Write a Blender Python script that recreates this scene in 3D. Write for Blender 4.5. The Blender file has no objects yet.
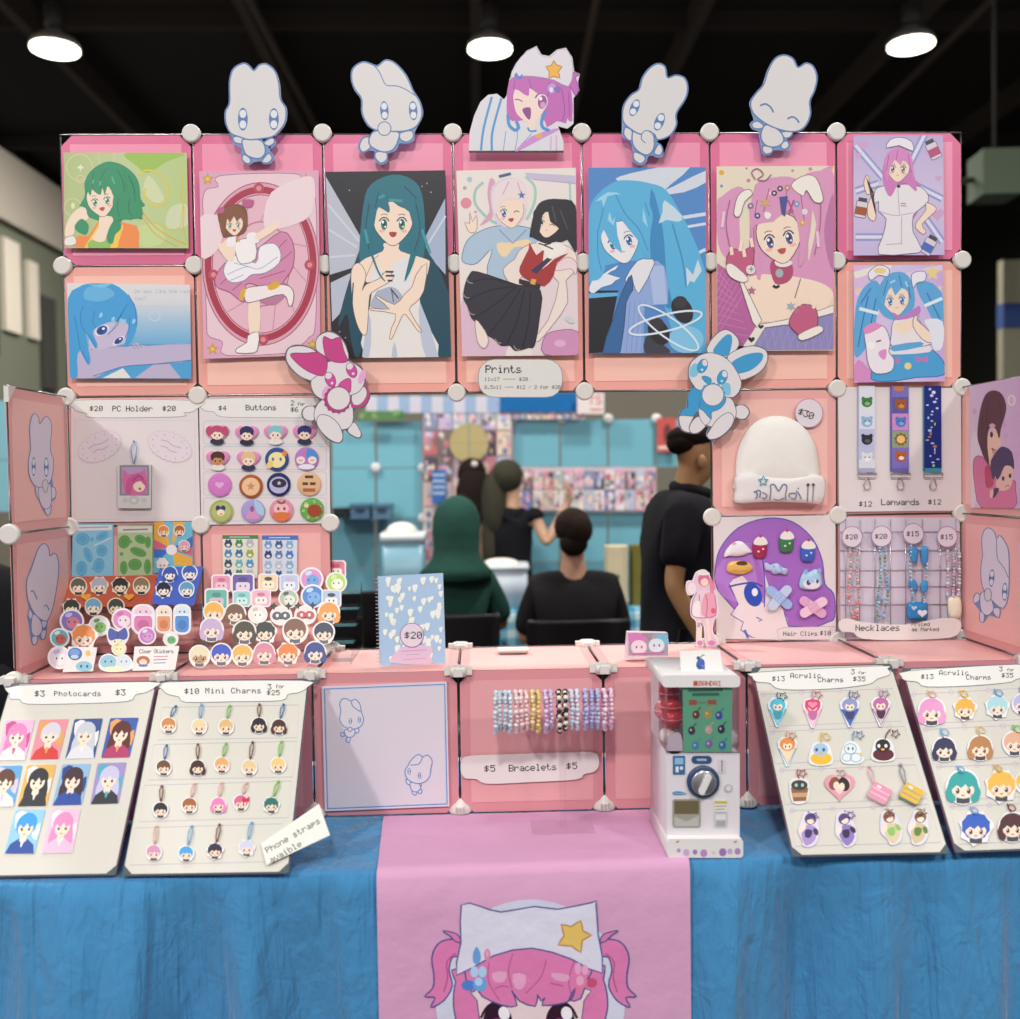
import bpy, math, random
from mathutils import Vector as V, Matrix
RN = random.Random(7)
C = bpy.context.scene.collection
# ---------------------------------------------------------------- camera, world, lights, exposure
FPX = 1001.0
CAM = V((0, 0, 1.5865)); PITCH = .0342; YAW = -.0325; ROLL = -.0136
_c, _s = math.cos(YAW), math.sin(YAW)
_r = V((_c, _s, 0)); _f = V((-_s, _c, 0)); _z = V((0, 0, 1))
_c, _s = math.cos(PITCH), math.sin(PITCH)
FWD = _f*_c - _z*_s; _u = _f*_s + _z*_c
_c, _s = math.cos(ROLL), math.sin(ROLL)
RIGHT = _r*_c + _u*_s; UP = _u*_c - _r*_s
cd = bpy.data.cameras.new('camera'); cam = bpy.data.objects.new('camera', cd); C.objects.link(cam)
cam.matrix_world = Matrix(((RIGHT.x, UP.x, -FWD.x, CAM.x), (RIGHT.y, UP.y, -FWD.y, CAM.y), (RIGHT.z, UP.z, -FWD.z, CAM.z), (0, 0, 0, 1)))
cd.sensor_width = 36; cd.sensor_fit = 'HORIZONTAL'; cd.lens = FPX/1020*36; cd.clip_start = .05; cd.clip_end = 100
cd.dof.use_dof = True; cd.dof.focus_distance = 2.62; cd.dof.aperture_fstop = 1.9
sc = bpy.context.scene; sc.camera = cam
w = bpy.data.worlds.new('hall_air'); sc.world = w; w.use_nodes = True
w.node_tree.nodes['Background'].inputs[0].default_value = (1.0, .985, .96, 1)
w.node_tree.nodes['Background'].inputs[1].default_value = .27
sc.view_settings.view_transform = 'Standard'; sc.view_settings.look = 'None'
sc.view_settings.gamma = 1; sc.view_settings.use_curve_mapping = False; sc.view_settings.exposure = 0.0

def disc_light(x, y, z, power, size=.7, col=(1, .97, .92)):
    l = bpy.data.lights.new('hall_light', 'AREA'); l.shape = 'DISK'; l.size = size; l.energy = power; l.color = col
    o = bpy.data.objects.new('hall_light', l); o.location = (x, y, z); C.objects.link(o); return o
for x, y, p in ((-6.2, -4.6, 780), (-.6, -3.6, 360), (4.6, -3.8, 340), (-4.4, 1.2, 60), (.4, .7, 55), (5.0, 1.2, 60), (-3, 5.0, 300), (2.6, 4.8, 300), (-2.5, 12.5, 420), (4, 13, 250)):  # last two entries: added lights to brighten the left wall and far hall
    disc_light(x, y, 6.3, p)

# ---------------------------------------------------------------- materials
MC = {}
def lin(c):
    if c[0] == '#': c = c[1:]
    o = []
    for i in (0, 2, 4):
        v = int(c[i:i+2], 16)/255
        o.append(v/12.92 if v <= .04045 else ((v+.055)/1.055)**2.4)
    return (*o, 1)
KIND = {'paper': (.6, 0), 'print': (.42, 0), 'plastic': (.35, 0), 'gloss': (.15, 0), 'cloth': (.92, 0), 'metal': (.3, 1), 'matte': (.95, 0), 'skin': (.55, 0), 'drape': (.85, 0)}
def mat(c, kind='print'):
    k = (c, kind)
    if k in MC: return MC[k]
    m = bpy.data.materials.new(kind + '_' + c.strip('#')); m.use_nodes = True
    nt = m.node_tree; b = nt.nodes['Principled BSDF']
    if kind == 'emit':
        b.inputs['Base Color'].default_value = lin(c); b.inputs['Emission Color'].default_value = lin(c); b.inputs['Emission Strength'].default_value = 9
    elif kind in ('clear', 'tint'):
        out = nt.nodes['Material Output']; tr = nt.nodes.new('ShaderNodeBsdfTransparent'); gl = nt.nodes.new('ShaderNodeBsdfGlossy')
        tr.inputs[0].default_value = lin(c); gl.inputs['Roughness'].default_value = .06
        lw = nt.nodes.new('ShaderNodeLayerWeight'); lw.inputs[0].default_value = .22
        ml = nt.nodes.new('ShaderNodeMath'); ml.operation = 'MULTIPLY_ADD'; ml.inputs[1].default_value = .4; ml.inputs[2].default_value = .03
        mx = nt.nodes.new('ShaderNodeMixShader')
        nt.links.new(lw.outputs['Fresnel'], ml.inputs[0]); nt.links.new(ml.outputs[0], mx.inputs[0])
        nt.links.new(tr.outputs[0], mx.inputs[1]); nt.links.new(gl.outputs[0], mx.inputs[2]); nt.links.new(mx.outputs[0], out.inputs[0])
    else:
        r, me = KIND[kind]
        b.inputs['Base Color'].default_value = lin(c); b.inputs['Roughness'].default_value = r; b.inputs['Metallic'].default_value = me
        if kind == 'cloth':
            tc = nt.nodes.new('ShaderNodeTexCoord')
            n = nt.nodes.new('ShaderNodeTexNoise'); n.inputs['Scale'].default_value = 9; n.inputs['Detail'].default_value = 6
            bp = nt.nodes.new('ShaderNodeBump'); bp.inputs['Strength'].default_value = .35; bp.inputs['Distance'].default_value = .02
            nt.links.new(tc.outputs['Object'], n.inputs['Vector']); nt.links.new(n.outputs[0], bp.inputs['Height']); nt.links.new(bp.outputs[0], b.inputs['Normal'])
            b.inputs['Specular IOR Level'].default_value = .15
        elif kind == 'drape':
            tc = nt.nodes.new('ShaderNodeTexCoord'); last = None
            for sc_, st, di in (((13, 4, 1.6), .8, .05), ((22, 18, 14), .5, .02)):
                mp = nt.nodes.new('ShaderNodeMapping'); mp.inputs['Scale'].default_value = sc_; mp.inputs['Rotation'].default_value = (0, .25, 0)
                n = nt.nodes.new('ShaderNodeTexNoise'); n.inputs['Scale'].default_value = 1; n.inputs['Detail'].default_value = 4; n.inputs['Distortion'].default_value = .6
                bp = nt.nodes.new('ShaderNodeBump'); bp.inputs['Strength'].default_value = st; bp.inputs['Distance'].default_value = di
                nt.links.new(tc.outputs['Object'], mp.inputs[0]); nt.links.new(mp.outputs[0], n.inputs['Vector']); nt.links.new(n.outputs[0], bp.inputs['Height'])
                if last: nt.links.new(last.outputs[0], bp.inputs['Normal'])
                last = bp
            nt.links.new(last.outputs[0], b.inputs['Normal']); b.inputs['Specular IOR Level'].default_value = .2
            b.inputs['Sheen Weight'].default_value = .25
        elif kind in ('plastic', 'paper'):
            n = nt.nodes.new('ShaderNodeTexNoise'); n.inputs['Scale'].default_value = 14
            mr = nt.nodes.new('ShaderNodeMapRange'); mr.inputs[3].default_value = r-.08; mr.inputs[4].default_value = r+.08
            nt.links.new(n.outputs[0], mr.inputs[0]); nt.links.new(mr.outputs[0], b.inputs['Roughness'])
    MC[k] = m; return m
def gmat(name, stops, axis=1, kind='print'):
    """a printed colour ramp along an object's own bounding box"""
    m = bpy.data.materials.new(name); m.use_nodes = True; nt = m.node_tree; b = nt.nodes['Principled BSDF']
    tc = nt.nodes.new('ShaderNodeTexCoord'); sp = nt.nodes.new('ShaderNodeSeparateXYZ'); cr = nt.nodes.new('ShaderNodeValToRGB')
    nt.links.new(tc.outputs['Generated'], sp.inputs[0]); nt.links.new(sp.outputs[axis], cr.inputs[0]); nt.links.new(cr.outputs[0], b.inputs['Base Color'])
    e = cr.color_ramp.elements
    e[0].position, e[0].color = stops[0][0], lin(stops[0][1]); e[1].position, e[1].color = stops[-1][0], lin(stops[-1][1])
    for p, c in stops[1:-1]: x = e.new(p); x.color = lin(c)
    b.inputs['Roughness'].default_value = KIND[kind][0]; return m
def M(c, kind='print'): return c if not isinstance(c, str) else mat(c, kind)

# ---------------------------------------------------------------- mesh builder
def sm(p, n=4, closed=True):
    """Catmull-Rom through the points"""
    p = [V((q[0], q[1], q[2] if len(q) > 2 else 0)) for q in p]; o = []; N = len(p)
    for i in range(N if closed else N-1):
        a, b, c, d = (p[(i-1) % N], p[i], p[(i+1) % N], p[(i+2) % N]) if closed else (p[max(i-1, 0)], p[i], p[i+1], p[min(i+2, N-1)])
        for k in range(n):
            t = k/n; o.append(.5*((2*b)+(c-a)*t+(2*a-5*b+4*c-d)*t*t+(3*b-a-3*c+d)*t*t*t))
    if not closed: o.append(p[-1])
    return o
def ellp(cx, cy, rx, ry, rot=0, n=20):
    c, s = math.cos(rot), math.sin(rot); o = []
    for i in range(n):
        a = 2*math.pi*i/n; x, y = rx*math.cos(a), ry*math.sin(a); o.append((cx+x*c-y*s, cy+x*s+y*c))
    return o
def rrect(x0, y0, x1, y1, r, n=4):
    o = []
    for cx, cy, a0 in ((x1-r, y1-r, 0), (x0+r, y1-r, 90), (x0+r, y0+r, 180), (x1-r, y0+r, 270)):
        for k in range(n+1): a = math.radians(a0+90*k/n); o.append((cx+r*math.cos(a), cy+r*math.sin(a)))
    return o
def starp(cx, cy, R, r, n=5, rot=-90):
    return [(cx+(R if k % 2 == 0 else r)*math.cos(math.radians(rot+180*k/n)), cy+(R if k % 2 == 0 else r)*math.sin(math.radians(rot+180*k/n))) for k in range(2*n)]
def heartp(cx, cy, w, h, rot=0):
    o = []
    for i in range(28):
        t = 2*math.pi*i/28; x = 16*math.sin(t)**3/17; y = -(13*math.cos(t)-5*math.cos(2*t)-2*math.cos(3*t)-math.cos(4*t))/17
        c, s = math.cos(rot), math.sin(rot); X, Y = x*w, y*h; o.append((cx+X*c-Y*s, cy+X*s+Y*c))
    return o
class MB:
    def __init__(s): s.v = []; s.f = []; s.mi = []; s.sm = []; s.mats = []
    def m(s, m):
        m = M(m)
        if m not in s.mats: s.mats.append(m)
        return s.mats.index(m)
    def add(s, vs, fs, m, smooth=False):
        k = len(s.v); s.v += [tuple(v) for v in vs]; i = s.m(m)
        for f in fs: s.f.append(tuple(k+a for a in f)); s.mi.append(i); s.sm.append(smooth)
    def flat(s, p, z, m):
        a = sum(p[i][0]*p[(i+1) % len(p)][1]-p[(i+1) % len(p)][0]*p[i][1] for i in range(len(p)))
        if a < 0: p = p[::-1]
        s.add([(q[0], q[1], z) for q in p], [tuple(range(len(p)))], m)
    def prism(s, p, z0, z1, m, ms=None):
        a = sum(p[i][0]*p[(i+1) % len(p)][1]-p[(i+1) % len(p)][0]*p[i][1] for i in range(len(p)))
        if a < 0: p = p[::-1]
        n = len(p); s.add([(q[0], q[1], z0) for q in p]+[(q[0], q[1], z1) for q in p], [tuple(range(n))[::-1], tuple(range(n, 2*n))], m)
        k = len(s.v)-2*n; i = s.m(ms or m)
        for j in range(n): s.f.append((k+j, k+(j+1) % n, k+n+(j+1) % n, k+n+j)); s.mi.append(i); s.sm.append(n > 14)
    def box(s, x0, y0, z0, x1, y1, z1, m):
        s.add([(x0, y0, z0), (x1, y0, z0), (x1, y1, z0), (x0, y1, z0), (x0, y0, z1), (x1, y0, z1), (x1, y1, z1), (x0, y1, z1)],
              [(3, 2, 1, 0), (4, 5, 6, 7), (0, 1, 5, 4), (1, 2, 6, 5), (2, 3, 7, 6), (3, 0, 4, 7)], m)
    def tube(s, p, r, m, n=8, closed=False):
        p = [V((q[0], q[1], q[2] if len(q) > 2 else 0)) for q in p]; N = len(p); vs = []; fs = []; ref = None
        R_ = r if isinstance(r, (list, tuple)) else [r]*N
        for i in range(N):
            t = (p[(i+1) % N]-p[i-1]) if closed else (p[min(i+1, N-1)]-p[max(i-1, 0)])
            if t.length < 1e-9: t = V((0, 0, 1))
            t.normalize()
            if ref is None: ref = t.orthogonal().normalized()
            a = (ref-t*ref.dot(t)); a = a.normalized() if a.length > 1e-6 else t.orthogonal().normalized(); ref = a; b = t.cross(a)
            for k in range(n): g = 2*math.pi*k/n; vs.append(p[i]+(a*math.cos(g)+b*math.sin(g))*R_[i])
        for i in range(N if closed else N-1):
            for k in range(n): fs.append((i*n+k, i*n+(k+1) % n, ((i+1) % N)*n+(k+1) % n, ((i+1) % N)*n+k))
        if not closed: fs += [tuple(range(n))[::-1], tuple(range((N-1)*n, N*n))]
        s.add(vs, fs, m, True)
    def ball(s, c, r, m, nu=12, nv=8):
        rx, ry, rz = r if isinstance(r, (list, tuple)) else (r, r, r); vs = [(c[0], c[1], c[2]-rz)]; fs = []
        for j in range(1, nv):
            a = -math.pi/2+math.pi*j/nv
            for i in range(nu): g = 2*math.pi*i/nu; vs.append((c[0]+rx*math.cos(a)*math.cos(g), c[1]+ry*math.cos(a)*math.sin(g), c[2]+rz*math.sin(a)))
        vs.append((c[0], c[1], c[2]+rz)); e = len(vs)-1
        for i in range(nu):
            k = (i+1) % nu; fs.append((0, 1+k, 1+i)); fs.append((e, e-nu+i, e-nu+k))
            for j in range(nv-2): fs.append((1+j*nu+i, 1+j*nu+k, 1+(j+1)*nu+k, 1+(j+1)*nu+i))
        s.add(vs, fs, m, True)
    def lathe(s, pr, m, n=24, c=(0, 0, 0)):
        vs = []; fs = []; L = len(pr)
        for r, z in pr:
            for k in range(n): g = 2*math.pi*k/n; vs.append((c[0]+r*math.cos(g), c[1]+r*math.sin(g), c[2]+z))
        for i in range(L-1):
            for k in range(n): fs.append((i*n+k, i*n+(k+1) % n, (i+1)*n+(k+1) % n, (i+1)*n+k))
        fs += [tuple(range(n))[::-1], tuple(range((L-1)*n, L*n))]
        s.add(vs, fs, m, True)
    def dome(s, p, z, h, m, rings=5, c=None, ex=.5):
        """inflate an outline: a puffy or domed solid standing on z"""
        a = sum(p[i][0]*p[(i+1) % len(p)][1]-p[(i+1) % len(p)][0]*p[i][1] for i in range(len(p)))
        if a < 0: p = p[::-1]
        n = len(p); c = c or (sum(q[0] for q in p)/n, sum(q[1] for q in p)/n); vs = [(q[0], q[1], z) for q in p]; fs = [tuple(range(n))[::-1]]
        for j in range(rings):
            t = 1-j/rings
            if j == 0: t = .985
            hh = h*(1-t*t)**ex; vs += [(c[0]+(q[0]-c[0])*t, c[1]+(q[1]-c[1])*t, z+hh) for q in p]
        vs.append((c[0], c[1], z+h))
        for j in range(rings):
            for i in range(n): fs.append((j*n+i, j*n+(i+1) % n, (j+1)*n+(i+1) % n, (j+1)*n+i))
        for i in range(n): fs.append((rings*n+i, rings*n+(i+1) % n, len(vs)-1))
        s.add(vs, fs, m, True)
    def build(s, name, parent=None, mw=None):
        me = bpy.data.meshes.new(name); me.from_pydata(s.v, [], s.f)
        for m in s.mats: me.materials.append(m)
        me.polygons.foreach_set('material_index', s.mi); me.polygons.foreach_set('use_smooth', s.sm); me.update()
        o = bpy.data.objects.new(name, me); C.objects.link(o)
        if parent: o.parent = parent
        if mw is not None: o.matrix_world = mw
        return o
def tag(o, label=None, cat=None, group=None, kind=None):
    if label: o['label'] = label
    if cat: o['category'] = cat
    if group: o['group'] = group
    if kind: o['kind'] = kind
    return o
def empty(name, mw, label=None, cat=None, group=None):
    o = bpy.data.objects.new(name, None); o.empty_display_size = .05; C.objects.link(o)
    o.matrix_world = mw if isinstance(mw, Matrix) else Matrix.Translation(V(mw)); return tag(o, label, cat, group)

# ---------------------------------------------------------------- frames: real planes of the place
def ray(x, y): return FWD+RIGHT*((x-510)/FPX)-UP*((y-509.5)/FPX)
def onplane(x, y, o, n): d = ray(x, y); return CAM+d*((o-CAM).dot(n)/d.dot(n))
def at(x, y, Y): return onplane(x, y, V((0, Y, 0)), V((0, 1, 0)))
class Fr:
    def __init__(s, o, u, v): s.o = V(o); s.u = V(u).normalized(); s.v = V(v).normalized(); s.n = s.u.cross(s.v); s.v = s.n.cross(s.u)
    def w(s, x, y, off=0): return onplane(x, y, s.o+s.n*off, s.n)
    def mw(s, p): return Matrix(((s.u.x, s.v.x, s.n.x, p.x), (s.u.y, s.v.y, s.n.y, p.y), (s.u.z, s.v.z, s.n.z, p.z), (0, 0, 0, 1)))
    def lift(s, off): return Fr(s.o+s.n*off, s.u, s.v)
S = .36; X0 = -1.1336; YF = 2.4643; YB = YF+S; ZT = .74; ZS = 1.10
BACK = Fr((0, YB, 0), (1, 0, 0), (0, 0, 1)); FRONT = Fr((0, YF, 0), (1, 0, 0), (0, 0, 1))
WL = Fr((X0, 0, 0), (0, 1, 0), (0, 0, 1)); WR = Fr((X0+7*S, 0, 0), (0, -1, 0), (0, 0, 1))
TOP = Fr((0, 0, ZT+.008), (1, 0, 0), (0, 1, 0)); SHELF = Fr((0, 0, ZS+.006), (1, 0, 0), (0, 1, 0))
def tilted(base_px, deg, ground):
    """a plane leaning back that stands on the ground plane at the given spot"""
    p = ground.w(*base_px); a = math.radians(deg); return Fr(p, (1, 0, 0), (0, math.cos(a), math.sin(a)))

def clipped(pts, q):
    """keep what lies on the sheet (a convex outline)"""
    sg = 1 if sum(q[i][0]*q[(i+1) % len(q)][1]-q[(i+1) % len(q)][0]*q[i][1] for i in range(len(q))) > 0 else -1; p = [(a[0], a[1]) for a in pts]
    for i in range(len(q)):
        a, b = q[i], q[(i+1) % len(q)]; o = []; d = lambda c: sg*((b[0]-a[0])*(c[1]-a[1])-(b[1]-a[1])*(c[0]-a[0]))
        for k in range(len(p)):
            c, e = p[k-1], p[k]; dc, de = d(c), d(e)
            if (dc < 0) != (de < 0): t = dc/(dc-de); o.append((c[0]+(e[0]-c[0])*t, c[1]+(e[1]-c[1])*t))
            if de >= 0: o.append(e)
        p = o
        if not p: break
    return p
class Art(MB):
    """a flat printed thing built from layers of shapes; shapes are given in the coordinates of a view on its own plane"""
    DZ = 2.2e-5
    def __init__(s, fr, view=(0, 0, 1), org=(0, 0), off=0):
        super().__init__(); s.fr = fr; s.vw = view; s.z = 0; s.off = off; s.clip = None
        s.px = (view[0]+org[0]/view[2], view[1]+org[1]/view[2]); s.o3 = fr.w(*s.px, off); s.rot = None
    def p(s, q):
        x, y = q[0], q[1]
        if s.rot: cx, cy, c, sn = s.rot; dx, dy = x-cx, y-cy; x, y = cx+dx*c-dy*sn, cy+dx*sn+dy*c
        d = s.fr.w(s.vw[0]+x/s.vw[2], s.vw[1]+y/s.vw[2], s.off)-s.o3
        return (d.dot(s.fr.u), d.dot(s.fr.v))
    def P(s, pts): return [s.p(q) for q in pts]
    def turn(s, cx, cy, deg): s.rot = (cx, cy, math.cos(math.radians(deg)), math.sin(math.radians(deg))) if deg else None
    def base(s, pts, t, m, ms=None, smooth=0):
        if smooth: pts = sm(pts, smooth)
        s.prism(s.P(pts), s.z, s.z+t, m, ms); s.z += t+s.DZ
    def poly(s, pts, m, smooth=0):
        if smooth: pts = sm(pts, smooth)
        if s.clip: pts = clipped(pts, s.clip)
        if len(pts) > 2: s.flat(s.P(pts), s.z, m); s.z += s.DZ
    def S(s, pts, m, n=4): s.poly(pts, m, n)
    def line(s, pts, m, wd, closed=False, smooth=0):
        """ribbon; wd in view units"""
        if smooth: pts = sm(pts, smooth, closed)
        q = [V((*a[:2], 0)) for a in pts]; N = len(q); l = []; r = []
        for i in range(N):
            t = (q[(i+1) % N]-q[i-1]) if closed else q[min(i+1, N-1)]-q[max(i-1, 0)]
            t = V((-t.y, t.x, 0)); t = t.normalized()*wd/2 if t.length > 1e-9 else t
            l.append(q[i]+t); r.append(q[i]-t)
        if s.clip:
            for i in range(N if closed else N-1):
                j = (i+1) % N; g = clipped([l[i], r[i], r[j], l[j]], s.clip)
                if len(g) > 2: s.flat(s.P(g), s.z, m)
            s.z += s.DZ; return
        L = s.P(l); Q = s.P(r); vs = [(*a, s.z) for a in L+Q]; fs = []
        for i in range(N if closed else N-1): j = (i+1) % N; fs.append((i, N+i, N+j, j))
        s.add(vs, fs, m); s.z += s.DZ
        k = len(s.f)-len(fs)
        for i in range(k, len(s.f)):
            a, b, c_, d = [s.v[x] for x in s.f[i]]
            if (b[0]-a[0])*(d[1]-a[1])-(b[1]-a[1])*(d[0]-a[0]) < 0: s.f[i] = s.f[i][::-1]
    def ell(s, cx, cy, rx, ry, m, rot=0, n=18): s.poly(ellp(cx, cy, rx, ry, math.radians(rot), n), m)
    def ring(s, cx, cy, rx, ry, m, wd, rot=0, n=24): s.line(ellp(cx, cy, rx, ry, math.radians(rot), n), m, wd, True)
    def rect(s, x0, y0, x1, y1, m): s.poly([(x0, y0), (x1, y0), (x1, y1), (x0, y1)], m)
    def out(s, pts, fill, edge, wd, smooth=4): s.poly(pts, fill, smooth); s.line(pts, edge, wd, True, smooth)
    def text(s, t, x, y, h, m, adv=6, deg=0, sy=1):
        """pixel lettering, x,y = top left, h = cap height"""
        u = h/7; r0 = s.rot; z = s.z
        for ch in t:
            g = FONT.get(ch)
            if g:
                for row in range(7):
                    c = 0
                    while c < 5:
                        if g[c] >> row & 1:
                            e = c
                            while e < 5 and g[e] >> row & 1: e += 1
                            dx = lambda a, b: (x+(a*u)*math.cos(deg)-(b*u*sy)*math.sin(deg), y+(a*u)*math.sin(deg)+(b*u*sy)*math.cos(deg))
                            s.flat(s.P([dx(c, row), dx(e+.08, row), dx(e+.08, row+1.08), dx(c, row+1.08)]), z, m); c = e
                        else: c += 1
            x += adv*u*math.cos(deg); y += adv*u*math.sin(deg)
        s.z += s.DZ
    def obj(s, name, parent=None):
        return s.build(name, parent, s.fr.mw(s.o3)) if parent is None else s.build_under(name, parent)
    def build_under(s, name, parent):
        o = s.build(name); o.parent = parent; o.matrix_parent_inverse = Matrix.Identity(4)
        o.matrix_basis = parent_mw(parent).inverted() @ s.fr.mw(s.o3); return o
def parent_mw(p):
    return parent_mw(p.parent) @ p.matrix_basis if p.parent else p.matrix_basis.copy()
FONT = {}
for _l in '''$242A7F2A12 -0808080808 .0060600000 /2010080402 03E5149453E 100427F4000 24261514946 32141454B31 41814127F10 52745454539 63C4A494930 70171090503 83649494936 9064949291E :0036360000 ?0201510906 A7E1111117E B7F49494936 C3E41414122 D7F4141221C E7F49494941 F7F09090901 G3E4149497A H7F0808087F I00417F4100 K7F08142241 L7F40404040 M7F020C027F N7F0408107F O3E4141413E P7F09090906 R7F09192946 S4649494931 T01017F0101 a2054545478 b7F48444438 c3844444420 d384444487F e3854545418 f087E090102 g0C5252523E h7F08040478 i00447D4000 k7F10284400 l00417F4000 m7C04180478 n7C08040478 o3844444438 p7C14141408 r7C08040408 s4854545420 t043F444020 u3C4040207C v1C2040201C w3C4030403C x4428102844 y0C5050503C'''.split():
    FONT[_l[0]] = [int(_l[1+2*i:3+2*i], 16) for i in range(5)]
INK = '#33343c'
# ---------------------------------------------------------------- the hall
def struct(name, boxes, m):
    b = MB()
    for q in boxes: b.box(*q, m)
    return tag(b.build(name), kind='structure')
struct('floor', [(-12, -8, -.1, 14, 46, 0)], mat('#46464a', 'matte'))
struct('ceiling', [(-16, -3, 8.0, 18, 46, 8.2)], mat('#352d2a', 'matte'))
struct('wall_back', [(-16, 45, 0, 18, 45.3, 8)], mat('#4d5143', 'matte'))
struct('wall_left', [(-6.4, 7, 0, -6.1, 45, 4.95)], mat('#686b5a', 'matte'))
struct('trim_1', [(-7.0, 7, 4.95, -6.0, 30, 5.85)], mat('#a89f92', 'matte'))
for i, (y0, y1, z0, z1, c) in enumerate(((13.2, 13.65, 3.55, 4.75, '#cfc4b4'), (13.9, 14.2, 3.55, 4.6, '#cfc4b4'), (11.3, 13.0, 3.2, 4.9, '#33312b'), (14.3, 14.75, 2.9, 4.2, '#3a3833'))):
    struct('trim_%d' % (i+2), [(-6.12, y0, z0, -6.04, y1, z1)], mat(c, 'matte'))
b = MB()
for x in range(-15, 18, 3): b.box(x, -3, 7.62, x+.14, 45, 8, mat('#5a4f48', 'matte'))
for y in range(4, 45, 5): b.box(-16, y, 7.75, 18, y+.12, 8, mat('#463d38', 'matte'))
for x, y in ((-3.1, 7), (1.2, 9), (6.2, 8)): b.tube([(x, -3, 7.5), (x+.8, 30, 7.5)], .05, mat('#6a5c54', 'matte'))
tag(b.build('ceiling_beams'), kind='structure')
struct('wall_drape', [(-5.5, 10.0, 0, .7, 10.06, 2.42), (.7, 10.03, 0, 5.0, 10.09, 2.46)], mat('#837d70', 'cloth'))
b = MB(); p = at(1012, 300, 11.0); b.box(p.x-.1, 11, 0, p.x+.9, 11.12, 3.9, mat('#8a8672', 'matte')); b.box(p.x-.105, 10.98, 3.15, p.x+.905, 11.13, 3.42, mat('#2c4478', 'matte'))
tag(b.build('column'), kind='structure')
struct('wall_right', [(10.5, 10, 0, 10.8, 45, 8)], mat('#26261f', 'matte'))
struct('trim_6', [(10.44, 10, 0, 10.5, 45, 2.9)], mat('#636b58', 'matte'))

# hanging lamps
def high_bay(x, y, Y, k, label, far=False):
    p = at(x, y, Y); t = empty('high_bay_lamp', p, label, 'ceiling lamp', 'high bay lamps under the hall roof')
    b = MB(); b.lathe([(.26*k, 0), (.25*k, .04*k), (.2*k, .1*k), (.1*k, .16*k), (.07*k, .2*k)], mat('#b9b6ae', 'plastic')); b.build('lamp_shade', t)
    b = MB(); b.lathe([(.245*k, -.025*k), (.245*k, -.005*k)], mat('#fff6e4', 'emit')); b.build('lens', t)
    b = MB(); b.lathe([(.07*k, .2*k), (.1*k, .23*k), (.1*k, .44*k), (.05*k, .48*k)], mat('#4c4644', 'plastic')); b.build('ballast_housing', t)
    b = MB(); b.tube([(0, 0, .48*k), (0, 0, 8-p.z)], .012, mat('#3a3634', 'matte')); b.build('hanger_rod', t)
    l = bpy.data.lights.new('lamp_light', 'AREA'); l.shape = 'DISK'; l.size = .45*k; l.energy = 60; l.color = (1, .96, .88)
    o = bpy.data.objects.new('lamp_light', l); C.objects.link(o); o.parent = t; o.location = (0, 0, -.06*k)
high_bay(55, 48, 11, 1, 'round hanging hall lamp above the print of a green haired person')
high_bay(490, 48, 11, .95, 'round hanging hall lamp above the pink haired girl cutout')
high_bay(911, 44, 11, .98, 'round hanging hall lamp above the nurse print')
high_bay(981, 297, 26, 1.15, 'far small lamp beside the concrete column, higher of the two')
high_bay(993, 305, 27, 1.3, 'far small lamp beside the concrete column, lower of the two')
p = at(994, 178, 9.5); t = empty('speaker_box', p, 'pale green box speaker hanging on an arm from the roof', 'speaker')
b = MB(); b.prism([(-.2, -.19), (.17, -.22), (.19, .17), (-.16, .2)], -.2, .22, mat('#5d6b58', 'matte')); b.build('cabinet', t)
b = MB(); b.tube([(-.9, .1, -.1), (-.18, .05, 0)], .03, mat('#8d9284', 'metal')); b.tube([(0, 0, .22), (0, 0, 8-p.z)], .02, mat('#3a3634', 'matte')); b.build('bracket_arm', t)

# ---------------------------------------------------------------- the stall behind
YW = 7.7; FW = Fr((0, YW, 0), (1, 0, 0), (0, 0, 1))
BL = mat('#74b6c5', 'plastic')
def blue_wall(name, label, grid, extra=()):
    x0, y0 = grid[0][0], grid[0][1]; o = at(x0, y0, YW); t = empty(name, (o.x, YW, 0), label, 'cube shelf')
    for x0, y0, x1, y1, c in grid:
        a, d = at(x0, y0, YW), at(x1, y1, YW); b = MB(); b.box(a.x+.006, 0, d.z+.006, d.x-.006, .02, a.z-.006, mat(c, 'plastic')); b.v = [(v[0]-o.x, v[1], v[2]) for v in b.v]; b.build('panel', t)
    for x, y in extra:
        a = at(x, y, YW); b = MB(); b.ball((a.x-o.x, -.02, a.z), (.04, .02, .04), mat('#d8d8d8', 'plastic')); b.build('connector', t)
    return t
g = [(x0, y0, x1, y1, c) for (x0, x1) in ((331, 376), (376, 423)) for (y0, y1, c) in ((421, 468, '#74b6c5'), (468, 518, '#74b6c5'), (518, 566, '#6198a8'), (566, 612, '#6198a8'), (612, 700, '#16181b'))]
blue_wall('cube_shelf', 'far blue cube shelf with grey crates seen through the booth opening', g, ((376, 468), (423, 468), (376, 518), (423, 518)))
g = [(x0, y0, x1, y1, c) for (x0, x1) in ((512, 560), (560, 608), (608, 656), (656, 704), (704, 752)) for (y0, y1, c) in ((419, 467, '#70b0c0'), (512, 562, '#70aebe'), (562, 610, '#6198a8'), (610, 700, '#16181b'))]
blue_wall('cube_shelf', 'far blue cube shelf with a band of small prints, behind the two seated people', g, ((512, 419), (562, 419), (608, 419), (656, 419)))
g = [(x0, y0, x1, y1, '#7cb2be') for (x0, x1) in ((-22, 26), (26, 74)) for (y0, y1) in ((400, 460), (460, 512))]
blue_wall('cube_shelf', 'far blue cube shelf just past the booth side wing', g)
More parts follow.
